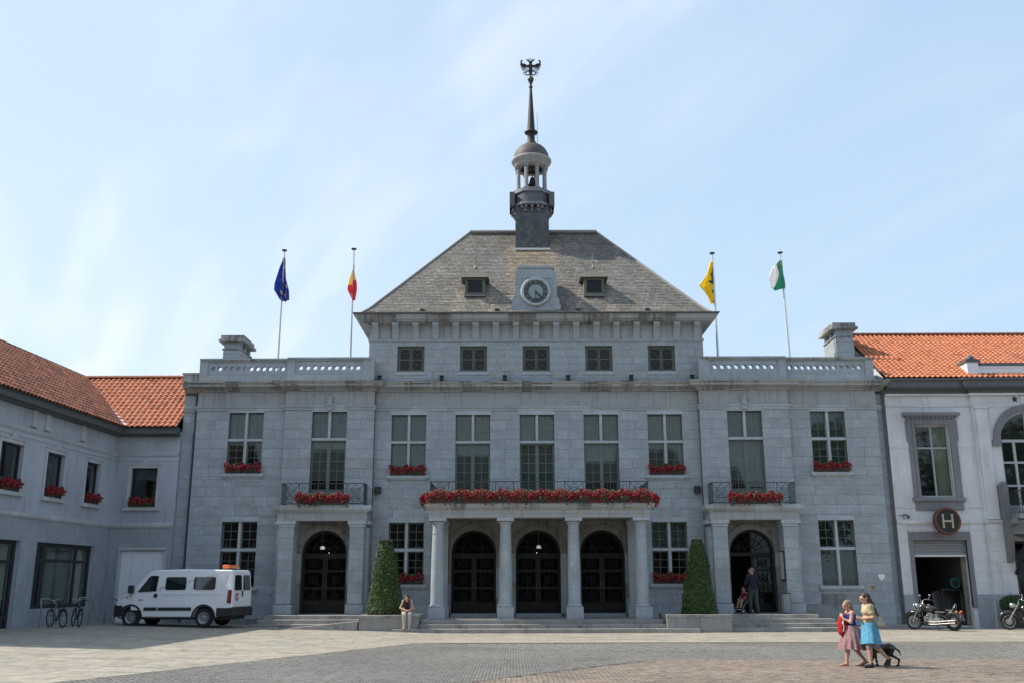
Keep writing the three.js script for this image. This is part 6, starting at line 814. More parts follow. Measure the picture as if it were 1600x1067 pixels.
{
  const TH = -0.125, van = thing('white_van', 'white minibus van with orange beacon bar parked below the left windows', 'van', [-13.8, GY(-13.8, 3.4), 3.3], TH);
  const warp = (g) => { const p = g.attributes.position; for (let i = 0; i < p.count; i++) { const y = p.getY(i), x = p.getX(i); p.setZ(i, p.getZ(i) * (1 - 0.085 * clamp((y - 1.12) / 1.0)) * (1 - 0.07 * sstep(-1.7, -2.45, x))); if (x < -1.95) p.setX(i, -1.95 + (x + 1.95) * 0.66); } g.computeVertexNormals(); return g; };
  const wf = -1.62, wr = 1.27, ar = 0.415;
  const prof = new THREE.Shape(); prof.moveTo(-2.40, 0.48); prof.lineTo(-2.43, 0.86); prof.quadraticCurveTo(-2.40, 0.98, -2.25, 1.05); prof.quadraticCurveTo(-1.98, 1.18, -1.75, 1.25); prof.lineTo(-1.08, 1.94); prof.quadraticCurveTo(-0.96, 2.07, -0.72, 2.09); prof.lineTo(0.4, 2.12); prof.lineTo(2.18, 2.09); prof.quadraticCurveTo(2.29, 2.08, 2.30, 1.96); prof.lineTo(2.36, 1.2); prof.lineTo(2.36, 0.48); prof.lineTo(wr + ar, 0.36); prof.absarc(wr, 0.36, ar, 0, Math.PI, false); prof.lineTo(wf + ar, 0.36); prof.absarc(wf, 0.36, ar, 0, Math.PI, false); prof.closePath();
  const W = 1.9; const bg = new THREE.ExtrudeGeometry(prof, { depth: W - 0.14, bevelEnabled: true, bevelThickness: 0.07, bevelSize: 0.05, bevelOffset: -0.05, bevelSegments: 4, curveSegments: 14 }).translate(0, 0, -(W - 0.14) / 2);
  const body = part(van, 'body', warp(uvm(bg)), paintWhite); const Z = W / 2;
  const side = (pts, r, y, t = 0.006) => warp(ext(roundShape(pts, r), t, Z - 0.002)); const both = (pts, r, t) => mg([side(pts, r, 0, t), side(pts, r, 0, t).scale(1, 1, -1)]);
  for (const m of [1, -1]) { const S = (pts, r, t = 0.007) => (m > 0 ? side(pts, r, 0, t) : side(pts, r, 0, t).scale(1, 1, -1));
    part(van, 'side_window', S([[-0.32, 1.36], [0.50, 1.36], [0.50, 1.83], [-0.32, 1.83]], 0.09), darkGlass); part(van, 'side_window', S([[0.80, 1.36], [1.66, 1.36], [1.66, 1.83], [0.80, 1.83]], 0.09), darkGlass);
    const d = part(van, 'cab_door', S([[-1.62, 0.62], [-0.56, 0.62], [-0.56, 1.94], [-1.0, 1.94], [-1.62, 1.3]], 0.06, 0.004), paintWhite); part(d, 'door_window', S([[-1.42, 1.27], [-0.66, 1.31], [-0.62, 1.88], [-0.95, 1.88]], 0.05, 0.01), darkGlass); part(d, 'window_post', S([[-1.11, 1.28], [-1.08, 1.28], [-1.02, 1.8], [-1.05, 1.8]], 0.005, 0.012), plastic); part(d, 'handle', S([[-0.74, 1.08], [-0.60, 1.08], [-0.60, 1.22], [-0.74, 1.22]], 0.02, 0.018), plastic);
    part(van, 'mirror', m > 0 ? rbx(0.2, 0.3, 0.18, -1.62, 1.38, Z + 0.1, 0.05) : rbx(0.2, 0.3, 0.18, -1.62, 1.38, -Z - 0.1, 0.05), plastic);
    part(van, 'side_moulding', S([[-1.1, 0.6], [-0.58, 0.6], [-0.58, 0.72], [-1.1, 0.72]], 0.015, 0.022), plastic); part(van, 'side_moulding', S([[-0.54, 0.6], [0.78, 0.6], [0.78, 0.72], [-0.54, 0.72]], 0.015, 0.022), plastic);
    part(van, 'rear_light', S([[2.16, 0.88], [2.33, 0.86], [2.33, 1.36], [2.19, 1.36]], 0.03, 0.02), std([0.22, 0.012, 0.012], 0.3)); part(van, 'panel_seam', mg([S([[-0.53, 0.5], [-0.522, 0.5], [-0.522, 2.0], [-0.53, 2.0]], 0.001, 0.003), S([[0.62, 0.5], [0.628, 0.5], [0.628, 2.02], [0.62, 2.02]], 0.001, 0.003), S([[-0.5, 1.17], [1.95, 1.17], [1.95, 1.178], [-0.5, 1.178]], 0.001, 0.003)]), std([0.2, 0.2, 0.2], 0.8));
    for (const cx of [wf, wr]) { const t = new THREE.Shape(); t.absarc(cx, 0.36, ar + 0.06, -0.1, Math.PI + 0.1, false); t.absarc(cx, 0.36, ar - 0.01, Math.PI + 0.1, -0.1, true); const g = ext(t, 0.02, Z - 0.01); part(van, 'wheel_arch', m > 0 ? g : g.scale(1, 1, -1), cx === wr ? plastic : plastic); }
    part(van, 'model_badge', S([[-1.36, 0.98], [-1.16, 0.98], [-1.16, 1.01], [-1.36, 1.01]], 0.004, 0.006), M.steel); part(van, 'indicator', S([[-1.83, 1.06], [-1.77, 1.06], [-1.77, 1.1], [-1.83, 1.1]], 0.01, 0.01), std([0.5, 0.2, 0.03], 0.4)); }
  part(van, 'front_bumper', warp(mg([rbx(0.66, 0.46, W + 0.03, -2.24, 0.60, 0, 0.1, 3)])), plastic); part(van, 'rear_bumper', mg([rbx(0.26, 0.34, W + 0.04, 2.31, 0.56, 0, 0.07, 3), rbx(0.46, 0.3, 0.05, 2.0, 0.55, Z, 0.02), rbx(0.46, 0.3, 0.05, 2.0, 0.55, -Z, 0.02)]), plastic);
  part(van, 'windscreen', warp(tf(cb(0.014, 0.86, 1.62), mat4([-1.435, 1.61, 0], [0, 0, -0.765]))), darkGlass); for (const m of [-1, 1]) part(van, 'headlight', warp(rbx(0.16, 0.2, 0.36, -2.34, 0.96, m * 0.68, 0.05)), std([0.6, 0.62, 0.64], 0.15)); part(van, 'grille', warp(cb(0.05, 0.12, 0.9, -2.42, 0.9, 0)), plastic);
  // two rear doors
  for (const m of [1, -1]) { const d = part(van, 'rear_door', bx(2.33, 2.376, 0.76, 2.0, m * 0.012, m * 0.86), paintWhite); { const p = d.geometry.attributes.position; for (let i = 0; i < p.count; i++) { p.setX(i, p.getX(i) - 0.062 * clamp((p.getY(i) - 1.2) / 0.8)); p.setZ(i, p.getZ(i) * (1 - 0.09 * clamp((p.getY(i) - 1.12) / 1.0))); } d.geometry.computeVertexNormals(); }
    const w = ext(roundShape([[m * 0.09, 1.34], [m * 0.76, 1.34], [m * 0.70, 1.9], [m * 0.09, 1.9]], 0.08), 0.012).rotateY(Math.PI / 2); { const p = w.attributes.position; for (let i = 0; i < p.count; i++) { p.setZ(i, -p.getZ(i)); p.setX(i, p.getX(i) + 2.372 - 0.062 * clamp((p.getY(i) - 1.2) / 0.8)); } w.computeVertexNormals(); } const ww = part(d, 'rear_window', w, darkGlass); if (m < 0) ww.geometry.scale(1, 1, 1); }
  part(van, 'door_handle', rbx(0.03, 0.22, 0.07, 2.385, 1.22, 0.03, 0.01), plastic);
  { const c = document.createElement('canvas'); c.width = c.height = 128; const x = c.getContext('2d'); x.fillStyle = '#8c2a2e'; x.fillRect(0, 0, 128, 128); x.fillStyle = '#f2eeea'; x.font = 'bold 96px sans-serif'; x.textAlign = 'center'; x.textBaseline = 'middle'; x.fillText('a', 50, 60); x.fillRect(84, 20, 16, 62); x.fillRect(20, 100, 88, 8); const t = new THREE.CanvasTexture(c); t.colorSpace = THREE.SRGBColorSpace; const g = new THREE.PlaneGeometry(0.26, 0.26).rotateY(Math.PI / 2).translate(2.379, 1.1, 0.52); part(van, 'emblem_sticker', g, new THREE.MeshStandardMaterial({ map: t, roughness: 0.5, side: THREE.DoubleSide })); part(van, 'number_plate', cb(0.012, 0.12, 0.5, 2.382, 0.86, -0.3), std([0.75, 0.75, 0.72], 0.4)); }
  const bar0 = part(van, 'beacon_bar', rbx(0.26, 0.14, 1.05, 1.86, 2.21, 0.05, 0.055, 3), new THREE.MeshPhysicalMaterial({ color: new THREE.Color().setRGB(0.85, 0.16, 0.02), roughness: 0.2, clearcoat: 1 })); part(bar0, 'mount', bx(1.76, 1.96, 2.08, 2.15, -0.4, 0.5), plastic);
  const wg = wheelGeo(0.345, 0.2); for (const cx of [wf, wr]) for (const m of [1, -1]) { const w = node(van, 'wheel', [cx, 0.345, m * (Z - 0.12)], m > 0 ? 0 : Math.PI); part(w, 'tyre', wg.tyre, M.rubber); part(w, 'rim', wg.rim, std([0.30, 0.31, 0.32], 0.4, { metalness: 0.6 })); part(w, 'rim_holes', wg.holes, M.black); }
  part(van, 'underbody', bx(-2.1, 2.2, 0.28, 0.42, -0.75, 0.75), M.black); part(van, 'wheel_housing', [bx(wf - ar, wf + ar, 0.36, 0.76, -0.7, 0.7), bx(wr - ar, wr + ar, 0.36, 0.76, -0.7, 0.7)], M.black);
}
// ================= motorcycles =================
function motorcycle(label, pos, ry, tankMat) {
  const b = thing('motorcycle', label, 'motorcycle', pos, ry, 'parked motorcycles'), fx = -0.82, rx = 0.80, R = 0.325;
  for (const [x, r, w, nm] of [[fx, R, 0.12, 'front'], [rx, 0.315, 0.17, 'rear']]) { const n = node(b, 'wheel', [x, r, 0]); part(n, 'tyre', uvm(new THREE.TorusGeometry(r - w * 0.42, w * 0.42, 12, 36).scale(1, 1, nm === 'rear' ? 1.15 : 1)), M.rubber); part(n, 'rim', uvm(new THREE.TorusGeometry(r - w * 0.85, 0.018, 8, 32)), M.chrome); part(n, 'hub', [cyl(0.06, 0.06, 0.14, 0, -0.07, 0, 16).rotateX(Math.PI / 2), cyl(0.12, 0.12, 0.012, 0, 0.05, 0, 20).rotateX(Math.PI / 2)], M.chrome); const sp = []; for (let k = 0; k < 16; k++) { const a = k * Math.PI / 8; sp.push(bar([Math.cos(a) * 0.05, Math.sin(a) * 0.05, (k % 2 - 0.5) * 0.06], [Math.cos(a + 0.2) * (r - w * 0.85), Math.sin(a + 0.2) * (r - w * 0.85), 0], 0.005, 0.005, 4)); } part(n, nm === 'rear' ? 'disc' : 'spokes', nm === 'rear' ? [cyl(0.2, 0.2, 0.03, 0, -0.015, 0, 28).rotateX(Math.PI / 2)] : sp, M.chrome); }
  const fend = (x, y, r, w, a0, a1) => { const s = []; const g = new THREE.TorusGeometry(r, w, 8, 26, a1 - a0).rotateZ(a0).scale(1, 1, 1.15).translate(x, y, 0); return uvm(g); };
  part(b, 'front_fender', fend(fx, R, R + 0.02, 0.075, 0.5, 2.9), tankMat); part(b, 'rear_fender', fend(rx, 0.315, R + 0.03, 0.105, 0.15, 2.5), tankMat);
  for (const m of [-1, 1]) { part(b, 'fork', [bar([fx, R, m * 0.1], [-0.42, 1.02, m * 0.1], 0.032, 0.026, 10), bar([fx, R, m * 0.1], [lerp(fx, -0.42, 0.5), lerp(R, 1.02, 0.5), m * 0.1], 0.042, 0.04, 10)], M.chrome); part(b, 'handlebar', tube([[-0.42, 1.02, m * 0.04], [-0.40, 1.14, m * 0.12], [-0.34, 1.17, m * 0.28], [-0.2, 1.12, m * 0.4]], 0.016, 8), M.chrome); part(b, 'grip', bar([-0.25, 1.14, m * 0.36], [-0.12, 1.09, m * 0.43], 0.022, 0.022, 8), M.rubber); part(b, 'mirror', [bar([-0.3, 1.15, m * 0.3], [-0.26, 1.3, m * 0.36], 0.008, 0.008, 5), sph(0.07, -0.26, 1.32, m * 0.37, 0.4, 0.7, 1.2, 12)], M.chrome); }
  part(b, 'headlight', [sph(0.11, -0.62, 0.92, 0, 1.1, 1, 1, 18), bar([-0.56, 0.92, 0], [-0.42, 0.92, 0], 0.03, 0.03, 8)], M.chrome); part(b, 'lens', cyl(0.095, 0.095, 0.012, 0, 0, 0, 20).rotateZ(Math.PI / 2).translate(-0.715, 0.92, 0), std([0.7, 0.72, 0.75], 0.1)); part(b, 'steering_yoke', [cb(0.1, 0.05, 0.26, -0.43, 0.98, 0), cb(0.08, 0.05, 0.26, -0.5, 0.84, 0)], M.chrome);
  part(b, 'frame', [tube([[-0.42, 0.88, 0], [-0.1, 0.72, 0], [0.35, 0.62, 0], [rx, 0.55, 0]], 0.025, 8), ...[-1, 1].flatMap((m) => [tube([[-0.43, 0.86, 0], [-0.36, 0.5, m * 0.1], [-0.2, 0.22, m * 0.13], [0.2, 0.22, m * 0.13], [0.5, 0.35, m * 0.12], [rx, 0.33, m * 0.12]], 0.02, 8), bar([0.35, 0.62, m * 0.1], [rx, 0.33, m * 0.13], 0.018, 0.018, 6)])], M.black);
  part(b, 'fuel_tank', mg([sph(0.2, -0.12, 0.82, 0, 1.55, 0.72, 0.85, 20)]), tankMat); part(b, 'dash', cyl(0.06, 0.06, 0.03, -0.15, 0.96, 0, 16), M.chrome);
  part(b, 'seat', [rbx(0.46, 0.1, 0.3, 0.36, 0.68, 0, 0.05, 3), rbx(0.34, 0.08, 0.2, 0.72, 0.76, 0, 0.04, 3)], std([0.015, 0.015, 0.015], 0.5)); part(b, 'sissy_bar', tube([[0.7, 0.6, -0.12], [0.9, 0.85, -0.11], [0.95, 1.02, 0], [0.9, 0.85, 0.11], [0.7, 0.6, 0.12]], 0.012, 6), M.chrome);
  part(b, 'engine', [cyl(0.17, 0.17, 0.24, 0, -0.12, 0, 20).rotateX(Math.PI / 2).translate(-0.02, 0.36, 0), cyl(0.13, 0.13, 0.28, 0, -0.14, 0, 20).rotateX(Math.PI / 2).translate(0.22, 0.37, 0)], M.steel); for (const [a, x] of [[0.42, -0.06], [-0.42, 0.06]]) { const f = []; for (let k = 0; k < 7; k++) f.push(tf(cyl(0.1, 0.1, 0.018, 0, 0, 0, 16), mat4([x - Math.sin(a) * (0.12 + k * 0.03), 0.42 + Math.cos(a) * (0.05 + k * 0.03), 0], [0, 0, a]))); f.push(tf(cyl(0.075, 0.075, 0.26, 0, 0, 0, 14), mat4([x, 0.42, 0], [0, 0, a]))); part(b, 'cylinder', f, M.chrome); }
  part(b, 'air_cleaner', cyl(0.095, 0.095, 0.07, 0, 0, 0, 20).rotateX(Math.PI / 2).translate(0.0, 0.58, 0.12), M.chrome);
  for (const y of [0.0, 0.09]) part(b, 'exhaust', [tube([[-0.14, 0.5 + y, 0.12], [-0.28, 0.34 + y, 0.18], [-0.1, 0.24 + y, 0.19], [0.5, 0.26 + y, 0.2]], 0.024, 8), bar([0.4, 0.26 + y, 0.2], [0.98, 0.3 + y, 0.21], 0.03, 0.038, 12)], std([0.22, 0.21, 0.2], 0.35, { metalness: 0.9 }));
  part(b, 'tail_light', [rbx(0.08, 0.1, 0.14, 1.12, 0.66, 0, 0.03)], std([0.42, 0.015, 0.015], 0.25)); for (const m of [-1, 1]) part(b, 'indicator', [sph(0.045, 1.05, 0.72, m * 0.17, 1, 1, 1, 10), bar([1.05, 0.7, 0], [1.05, 0.72, m * 0.15], 0.01, 0.01, 5)], std([0.5, 0.2, 0.03], 0.3)); part(b, 'plate', cb(0.012, 0.14, 0.2, 1.14, 0.52, 0), M.pale); part(b, 'side_stand', bar([0.0, 0.24, -0.14], [0.05, 0.01, -0.3], 0.014, 0.014, 6), M.black); part(b, 'footboard', [cb(0.3, 0.02, 0.1, -0.3, 0.3, 0.25), cb(0.3, 0.02, 0.1, -0.3, 0.3, -0.25)], M.rubber);
}
const tankBlack = new THREE.MeshPhysicalMaterial({ roughness: 0.2, clearcoat: 1, clearcoatRoughness: 0.05, side: THREE.DoubleSide }); tankBlack.color.setRGB(0.012, 0.012, 0.014);
motorcycle('black and chrome cruiser motorcycle parked before the open garage', [15.32, GY(15, 3), 2.75], -0.9, tankBlack);
motorcycle('black motorcycle cut off by the right edge of the picture', [19.1, GY(19, 3), 2.9], -0.5, tankBlack);
// ================= bicycles and racks =================
function bicycle(label, pos, ry, frameMat, lean) {
  const b = thing('bicycle', label, 'bicycle', pos, ry, 'bicycles at the racks'); b.scale.setScalar(0.94); b.rotation.order = 'YXZ'; b.rotation.x = lean; const R = 0.33, fx = -0.52, rx = 0.52;
  for (const x of [fx, rx]) { const w = node(b, 'wheel', [x, R, 0]); part(w, 'tyre', uvm(new THREE.TorusGeometry(R - 0.02, 0.022, 8, 36)), M.rubber); part(w, 'rim', uvm(new THREE.TorusGeometry(R - 0.045, 0.012, 6, 32)), M.iron); const s = []; for (let k = 0; k < 20; k++) { const a = k * Math.PI / 10; s.push(bar([0, 0, (k % 2 - 0.5) * 0.05], [Math.cos(a) * (R - 0.05), Math.sin(a) * (R - 0.05), 0], 0.0025, 0.0025, 3)); } part(w, 'spokes', s, M.steel); part(w, 'hub', cyl(0.025, 0.025, 0.1, 0, -0.05, 0, 8).rotateX(Math.PI / 2), M.steel); }
  const head = [-0.36, 0.86, 0], bb = [0.06, 0.29, 0], seat = [0.2, 0.78, 0], ht = [-0.4, 0.7, 0];
  part(b, 'frame', [bar(head, ht, 0.02, 0.02), bar(ht, bb, 0.018, 0.018), bar([-0.37, 0.8, 0], [0.18, 0.7, 0], 0.016, 0.016), bar(bb, seat, 0.017, 0.017), ...[-0.05, 0.05].flatMap((z) => [bar(bb, [rx, R, z], 0.01, 0.01), bar([0.18, 0.7, 0], [rx, R, z], 0.009, 0.009)])], frameMat);
  part(b, 'fork', [-0.05, 0.05].map((z) => bar([-0.4, 0.7, z * 0.5], [fx, R, z], 0.011, 0.009)), frameMat); part(b, 'saddle', [rbx(0.27, 0.06, 0.15, 0.22, 0.93, 0, 0.028), bar(seat, [0.21, 0.92, 0], 0.013, 0.013)], M.black); part(b, 'handlebar', [bar(head, [-0.35, 0.98, 0], 0.013, 0.013), tube([[-0.2, 1.0, -0.28], [-0.34, 1.03, -0.2], [-0.36, 0.99, 0], [-0.34, 1.03, 0.2], [-0.2, 1.0, 0.28]], 0.011, 6)], M.steel); for (const m of [-1, 1]) part(b, 'grip', bar([-0.22, 1.0, m * 0.275], [-0.12, 0.995, m * 0.29], 0.017, 0.017), M.rubber);
  part(b, 'crank', [cyl(0.09, 0.09, 0.008, 0, 0, 0, 20).rotateX(Math.PI / 2).translate(0.06, 0.29, 0.05), bar([0.06, 0.29, 0.07], [0.15, 0.15, 0.08], 0.01, 0.01), bar([0.06, 0.29, -0.07], [-0.03, 0.43, -0.08], 0.01, 0.01), cb(0.09, 0.02, 0.08, 0.15, 0.15, 0.12), cb(0.09, 0.02, 0.08, -0.03, 0.43, -0.12)], M.iron); part(b, 'carrier', [cb(0.36, 0.015, 0.12, 0.5, 0.72, 0), bar([0.6, 0.72, 0.05], [rx, R, 0.06], 0.006, 0.006), bar([0.6, 0.72, -0.05], [rx, R, -0.06], 0.006, 0.006)], M.iron); part(b, 'mudguard', uvm(new THREE.TorusGeometry(R + 0.025, 0.02, 6, 20, 2.3).rotateZ(0.3).translate(rx, R, 0)), M.black);
}
bicycle('dark city bicycle leaning by the leftmost bike rack', [-17.5, GY(-17.5, 5.5), 5.75], -0.7, std([0.015, 0.017, 0.02], 0.4), 0.05); bicycle('black bicycle with saddle bag, right of the other bicycle', [-17.0, GY(-17, 4.6), 5.3], -0.95, std([0.015, 0.015, 0.02], 0.4), -0.06);
[[-17.85, 6.3, 'nearest to the picture edge'], [-17.35, 4.3, 'between the bicycles and the white door'], [-16.95, 2.9, 'nearest to the white garage door']].forEach(([x, z, w]) => { const r = thing('bike_rack', `curved steel bike rack hoop ${w}`, 'bike rack', [x, GY(x, z), z], 0.25, 'bike racks'); part(r, 'hoop', [tube([[0, -0.05, 0.1], [0.03, 0.4, 0.1], [0.0, 0.8, 0.06], [-0.04, 0.98, 0.0], [0.12, 1.0, -0.1], [0.42, 0.82, -0.3], [0.36, 0.45, -0.3], [0.27, -0.05, -0.28]], 0.026, 8, 50)], M.galvanised); part(r, 'foot', [cyl(0.06, 0.06, 0.02, 0, 0, 0.1, 12)], M.galvanised); });
// ================= people and the dog: blended bones meshed as one skin =================
function surfaceNet(f, lo, hi, cell) {
  const nx = Math.ceil((hi[0] - lo[0]) / cell) + 1, ny = Math.ceil((hi[1] - lo[1]) / cell) + 1, nz = Math.ceil((hi[2] - lo[2]) / cell) + 1, F = new Float32Array(nx * ny * nz), id = (i, j, k) => i + nx * (j + ny * k);
  for (let k = 0; k < nz; k++) for (let j = 0; j < ny; j++) for (let i = 0; i < nx; i++) F[id(i, j, k)] = f(lo[0] + i * cell, lo[1] + j * cell, lo[2] + k * cell);
  const V = [], vi = new Int32Array(nx * ny * nz).fill(-1), idx = [], E = [[0, 1], [0, 2], [0, 4], [1, 3], [1, 5], [2, 3], [2, 6], [3, 7], [4, 5], [4, 6], [5, 7], [6, 7]];
  for (let k = 0; k + 1 < nz; k++) for (let j = 0; j + 1 < ny; j++) for (let i = 0; i + 1 < nx; i++) {
    const c = []; let m = 0; for (let q = 0; q < 8; q++) { const v = F[id(i + (q & 1), j + (q >> 1 & 1), k + (q >> 2))]; c.push(v); if (v < 0) m |= 1 << q; } if (m === 0 || m === 255) continue;
    let x = 0, y = 0, z = 0, n = 0; for (const [a, b] of E) if ((c[a] < 0) !== (c[b] < 0)) { const t = c[a] / (c[a] - c[b]); x += lerp(a & 1, b & 1, t); y += lerp(a >> 1 & 1, b >> 1 & 1, t); z += lerp(a >> 2, b >> 2, t); n++; }
    vi[id(i, j, k)] = V.length / 3; V.push(lo[0] + (i + x / n) * cell, lo[1] + (j + y / n) * cell, lo[2] + (k + z / n) * cell);
  }
  const quad = (a, b, c, d, flip) => { if (a < 0 || b < 0 || c < 0 || d < 0) return; if (flip) idx.push(a, c, b, a, d, c); else idx.push(a, b, c, a, c, d); };
  for (let k = 1; k + 1 < nz; k++) for (let j = 1; j + 1 < ny; j++) for (let i = 1; i + 1 < nx; i++) {
    const a = F[id(i, j, k)] < 0;
    if (a !== F[id(i + 1, j, k)] < 0) quad(vi[id(i, j - 1, k - 1)], vi[id(i, j, k - 1)], vi[id(i, j, k)], vi[id(i, j - 1, k)], !a);
    if (a !== F[id(i, j + 1, k)] < 0) quad(vi[id(i - 1, j, k - 1)], vi[id(i - 1, j, k)], vi[id(i, j, k)], vi[id(i, j, k - 1)], !a);
    if (a !== F[id(i, j, k + 1)] < 0) quad(vi[id(i - 1, j - 1, k)], vi[id(i, j - 1, k)], vi[id(i, j, k)], vi[id(i - 1, j, k)], !a);
  }
  const g = new THREE.BufferGeometry(); g.setAttribute('position', new THREE.Float32BufferAttribute(V, 3)); g.setIndex(idx); g.computeVertexNormals(); const uv = new Float32Array(V.length / 3 * 2); for (let i = 0; i < uv.length / 2; i++) { uv[i * 2] = V[i * 3] + V[i * 3 + 2]; uv[i * 2 + 1] = V[i * 3 + 1]; } g.setAttribute('uv', new THREE.BufferAttribute(uv, 2)); return g;
}
// bone: [ax, ay, az, ra, bx, by, bz, rb]; an ellipsoid: ['e', x, y, z, rx, ry, rz]
function field(bones, k = 0.035, grow = 0) {
  return (x, y, z) => { let d = 1e3; for (const b of bones) { let e; if (b[0] === 'e') { const px = (x - b[1]) / (b[4] + grow), py = (y - b[2]) / (b[5] + grow), pz = (z - b[3]) / (b[6] + grow), l = Math.sqrt(px * px + py * py + pz * pz); e = (l - 1) * Math.min(b[4], b[5], b[6]); } else { const dx = b[4] - b[0], dy = b[5] - b[1], dz = b[6] - b[2], L = dx * dx + dy * dy + dz * dz, t = L ? clamp(((x - b[0]) * dx + (y - b[1]) * dy + (z - b[2]) * dz) / L) : 0, qx = x - b[0] - dx * t, qy = y - b[1] - dy * t, qz = z - b[2] - dz * t; e = Math.sqrt(qx * qx + qy * qy + qz * qz) - lerp(b[3], b[7], t) - grow; } const h = Math.max(k - Math.abs(d - e), 0) / k; d = Math.min(d, e) - h * h * k * 0.25; } return d; };
}
function bounds(bones, pad) { const lo = [1e3, 1e3, 1e3], hi = [-1e3, -1e3, -1e3]; const add = (p, r) => { for (let q = 0; q < 3; q++) { lo[q] = Math.min(lo[q], p[q] - r[q]); hi[q] = Math.max(hi[q], p[q] + r[q]); } }; for (const b of bones) if (b[0] === 'e') add([b[1], b[2], b[3]], [b[4] + pad, b[5] + pad, b[6] + pad]); else { add([b[0], b[1], b[2]], [b[3] + pad, b[3] + pad, b[3] + pad]); add([b[4], b[5], b[6]], [b[7] + pad, b[7] + pad, b[7] + pad]); } return [lo, hi]; }
const skinOf = (bones, cell = 0.014, k = 0.035, grow = 0, clip = null) => { const f0 = field(bones, k, grow), f = clip ? (x, y, z) => Math.max(f0(x, y, z), clip(x, y, z)) : f0, [lo, hi] = bounds(bones, 0.05 + grow); return surfaceNet(f, lo, hi, cell); };
const B = (a, b, ra, rb = ra) => [...a, ra, ...b, rb];
// a hand: palm and five bent fingers, wrist at the origin, fingers along +y, palm facing +z, thumb towards +x
const HAND = (() => { const b = [['e', 0, 0.05, 0, 0.038, 0.052, 0.018]]; [[0.028, 0.078, 0.008], [0.01, 0.086, 0.0085], [-0.01, 0.08, 0.008], [-0.028, 0.064, 0.007]].forEach(([x, l, r], i) => { const y0 = 0.085 - Math.abs(i - 1) * 0.005, c = 0.55; b.push(B([x, y0, 0], [x * 1.1, y0 + l * 0.42, 0.012], r), B([x * 1.1, y0 + l * 0.42, 0.012], [x * 1.12, y0 + l * 0.7, 0.034], r * 0.93), B([x * 1.12, y0 + l * 0.7, 0.034], [x * 1.1, y0 + l * 0.82, 0.056], r * 0.85)); }); b.push(B([0.026, 0.025, 0.004], [0.058, 0.055, 0.014], 0.012, 0.01), B([0.058, 0.055, 0.014], [0.062, 0.085, 0.028], 0.0095, 0.008)); return skinOf(b, 0.005, 0.008); })();
function handAt(wrist, dir, palm, mirror) { const y = v3(dir).normalize(), z = v3(palm); z.addScaledVector(y, -z.dot(y)).normalize(); const x = y.clone().cross(z); const g = HAND.clone(); if (mirror) { g.scale(-1, 1, 1); const id = g.index.array; for (let i = 0; i < id.length; i += 3) { const t = id[i]; id[i] = id[i + 1]; id[i + 1] = t; } g.computeVertexNormals(); } return g.applyMatrix4(new THREE.Matrix4().makeBasis(x, y, z).setPosition(...wrist)); }
function headBones(c, yaw, pitch, s = 1) { // ellipsoids approximated in head frame, returned rotated
  const R = new THREE.Euler(pitch, yaw, 0, 'YXZ'), P = (p) => v3(p).multiplyScalar(s).applyEuler(R).add(v3(c)).toArray();
  const cap = (a, b, ra, rb) => B(P(a), P(b), ra * s, rb * s);
  return { bones: [cap([0, 0.03, -0.012], [0, 0.035, 0.012], 0.088, 0.084), cap([0, -0.055, 0.035], [0, 0.0, 0.04], 0.05, 0.066), cap([-0.02, -0.075, 0.05], [0.02, -0.075, 0.05], 0.03, 0.03), cap([0, 0.01, 0.1], [0, -0.022, 0.118], 0.01, 0.016), cap([-0.022, 0.035, 0.088], [0.022, 0.035, 0.088], 0.016, 0.016), cap([-0.085, -0.01, -0.005], [-0.09, 0.02, -0.012], 0.012, 0.014), cap([0.085, -0.01, -0.005], [0.09, 0.02, -0.012], 0.012, 0.014), cap([-0.016, -0.05, 0.095], [0.016, -0.05, 0.095], 0.01, 0.01)], P };
}
const skinM = (k) => std([0.50 * k, 0.285 * k, 0.20 * k], 0.6);
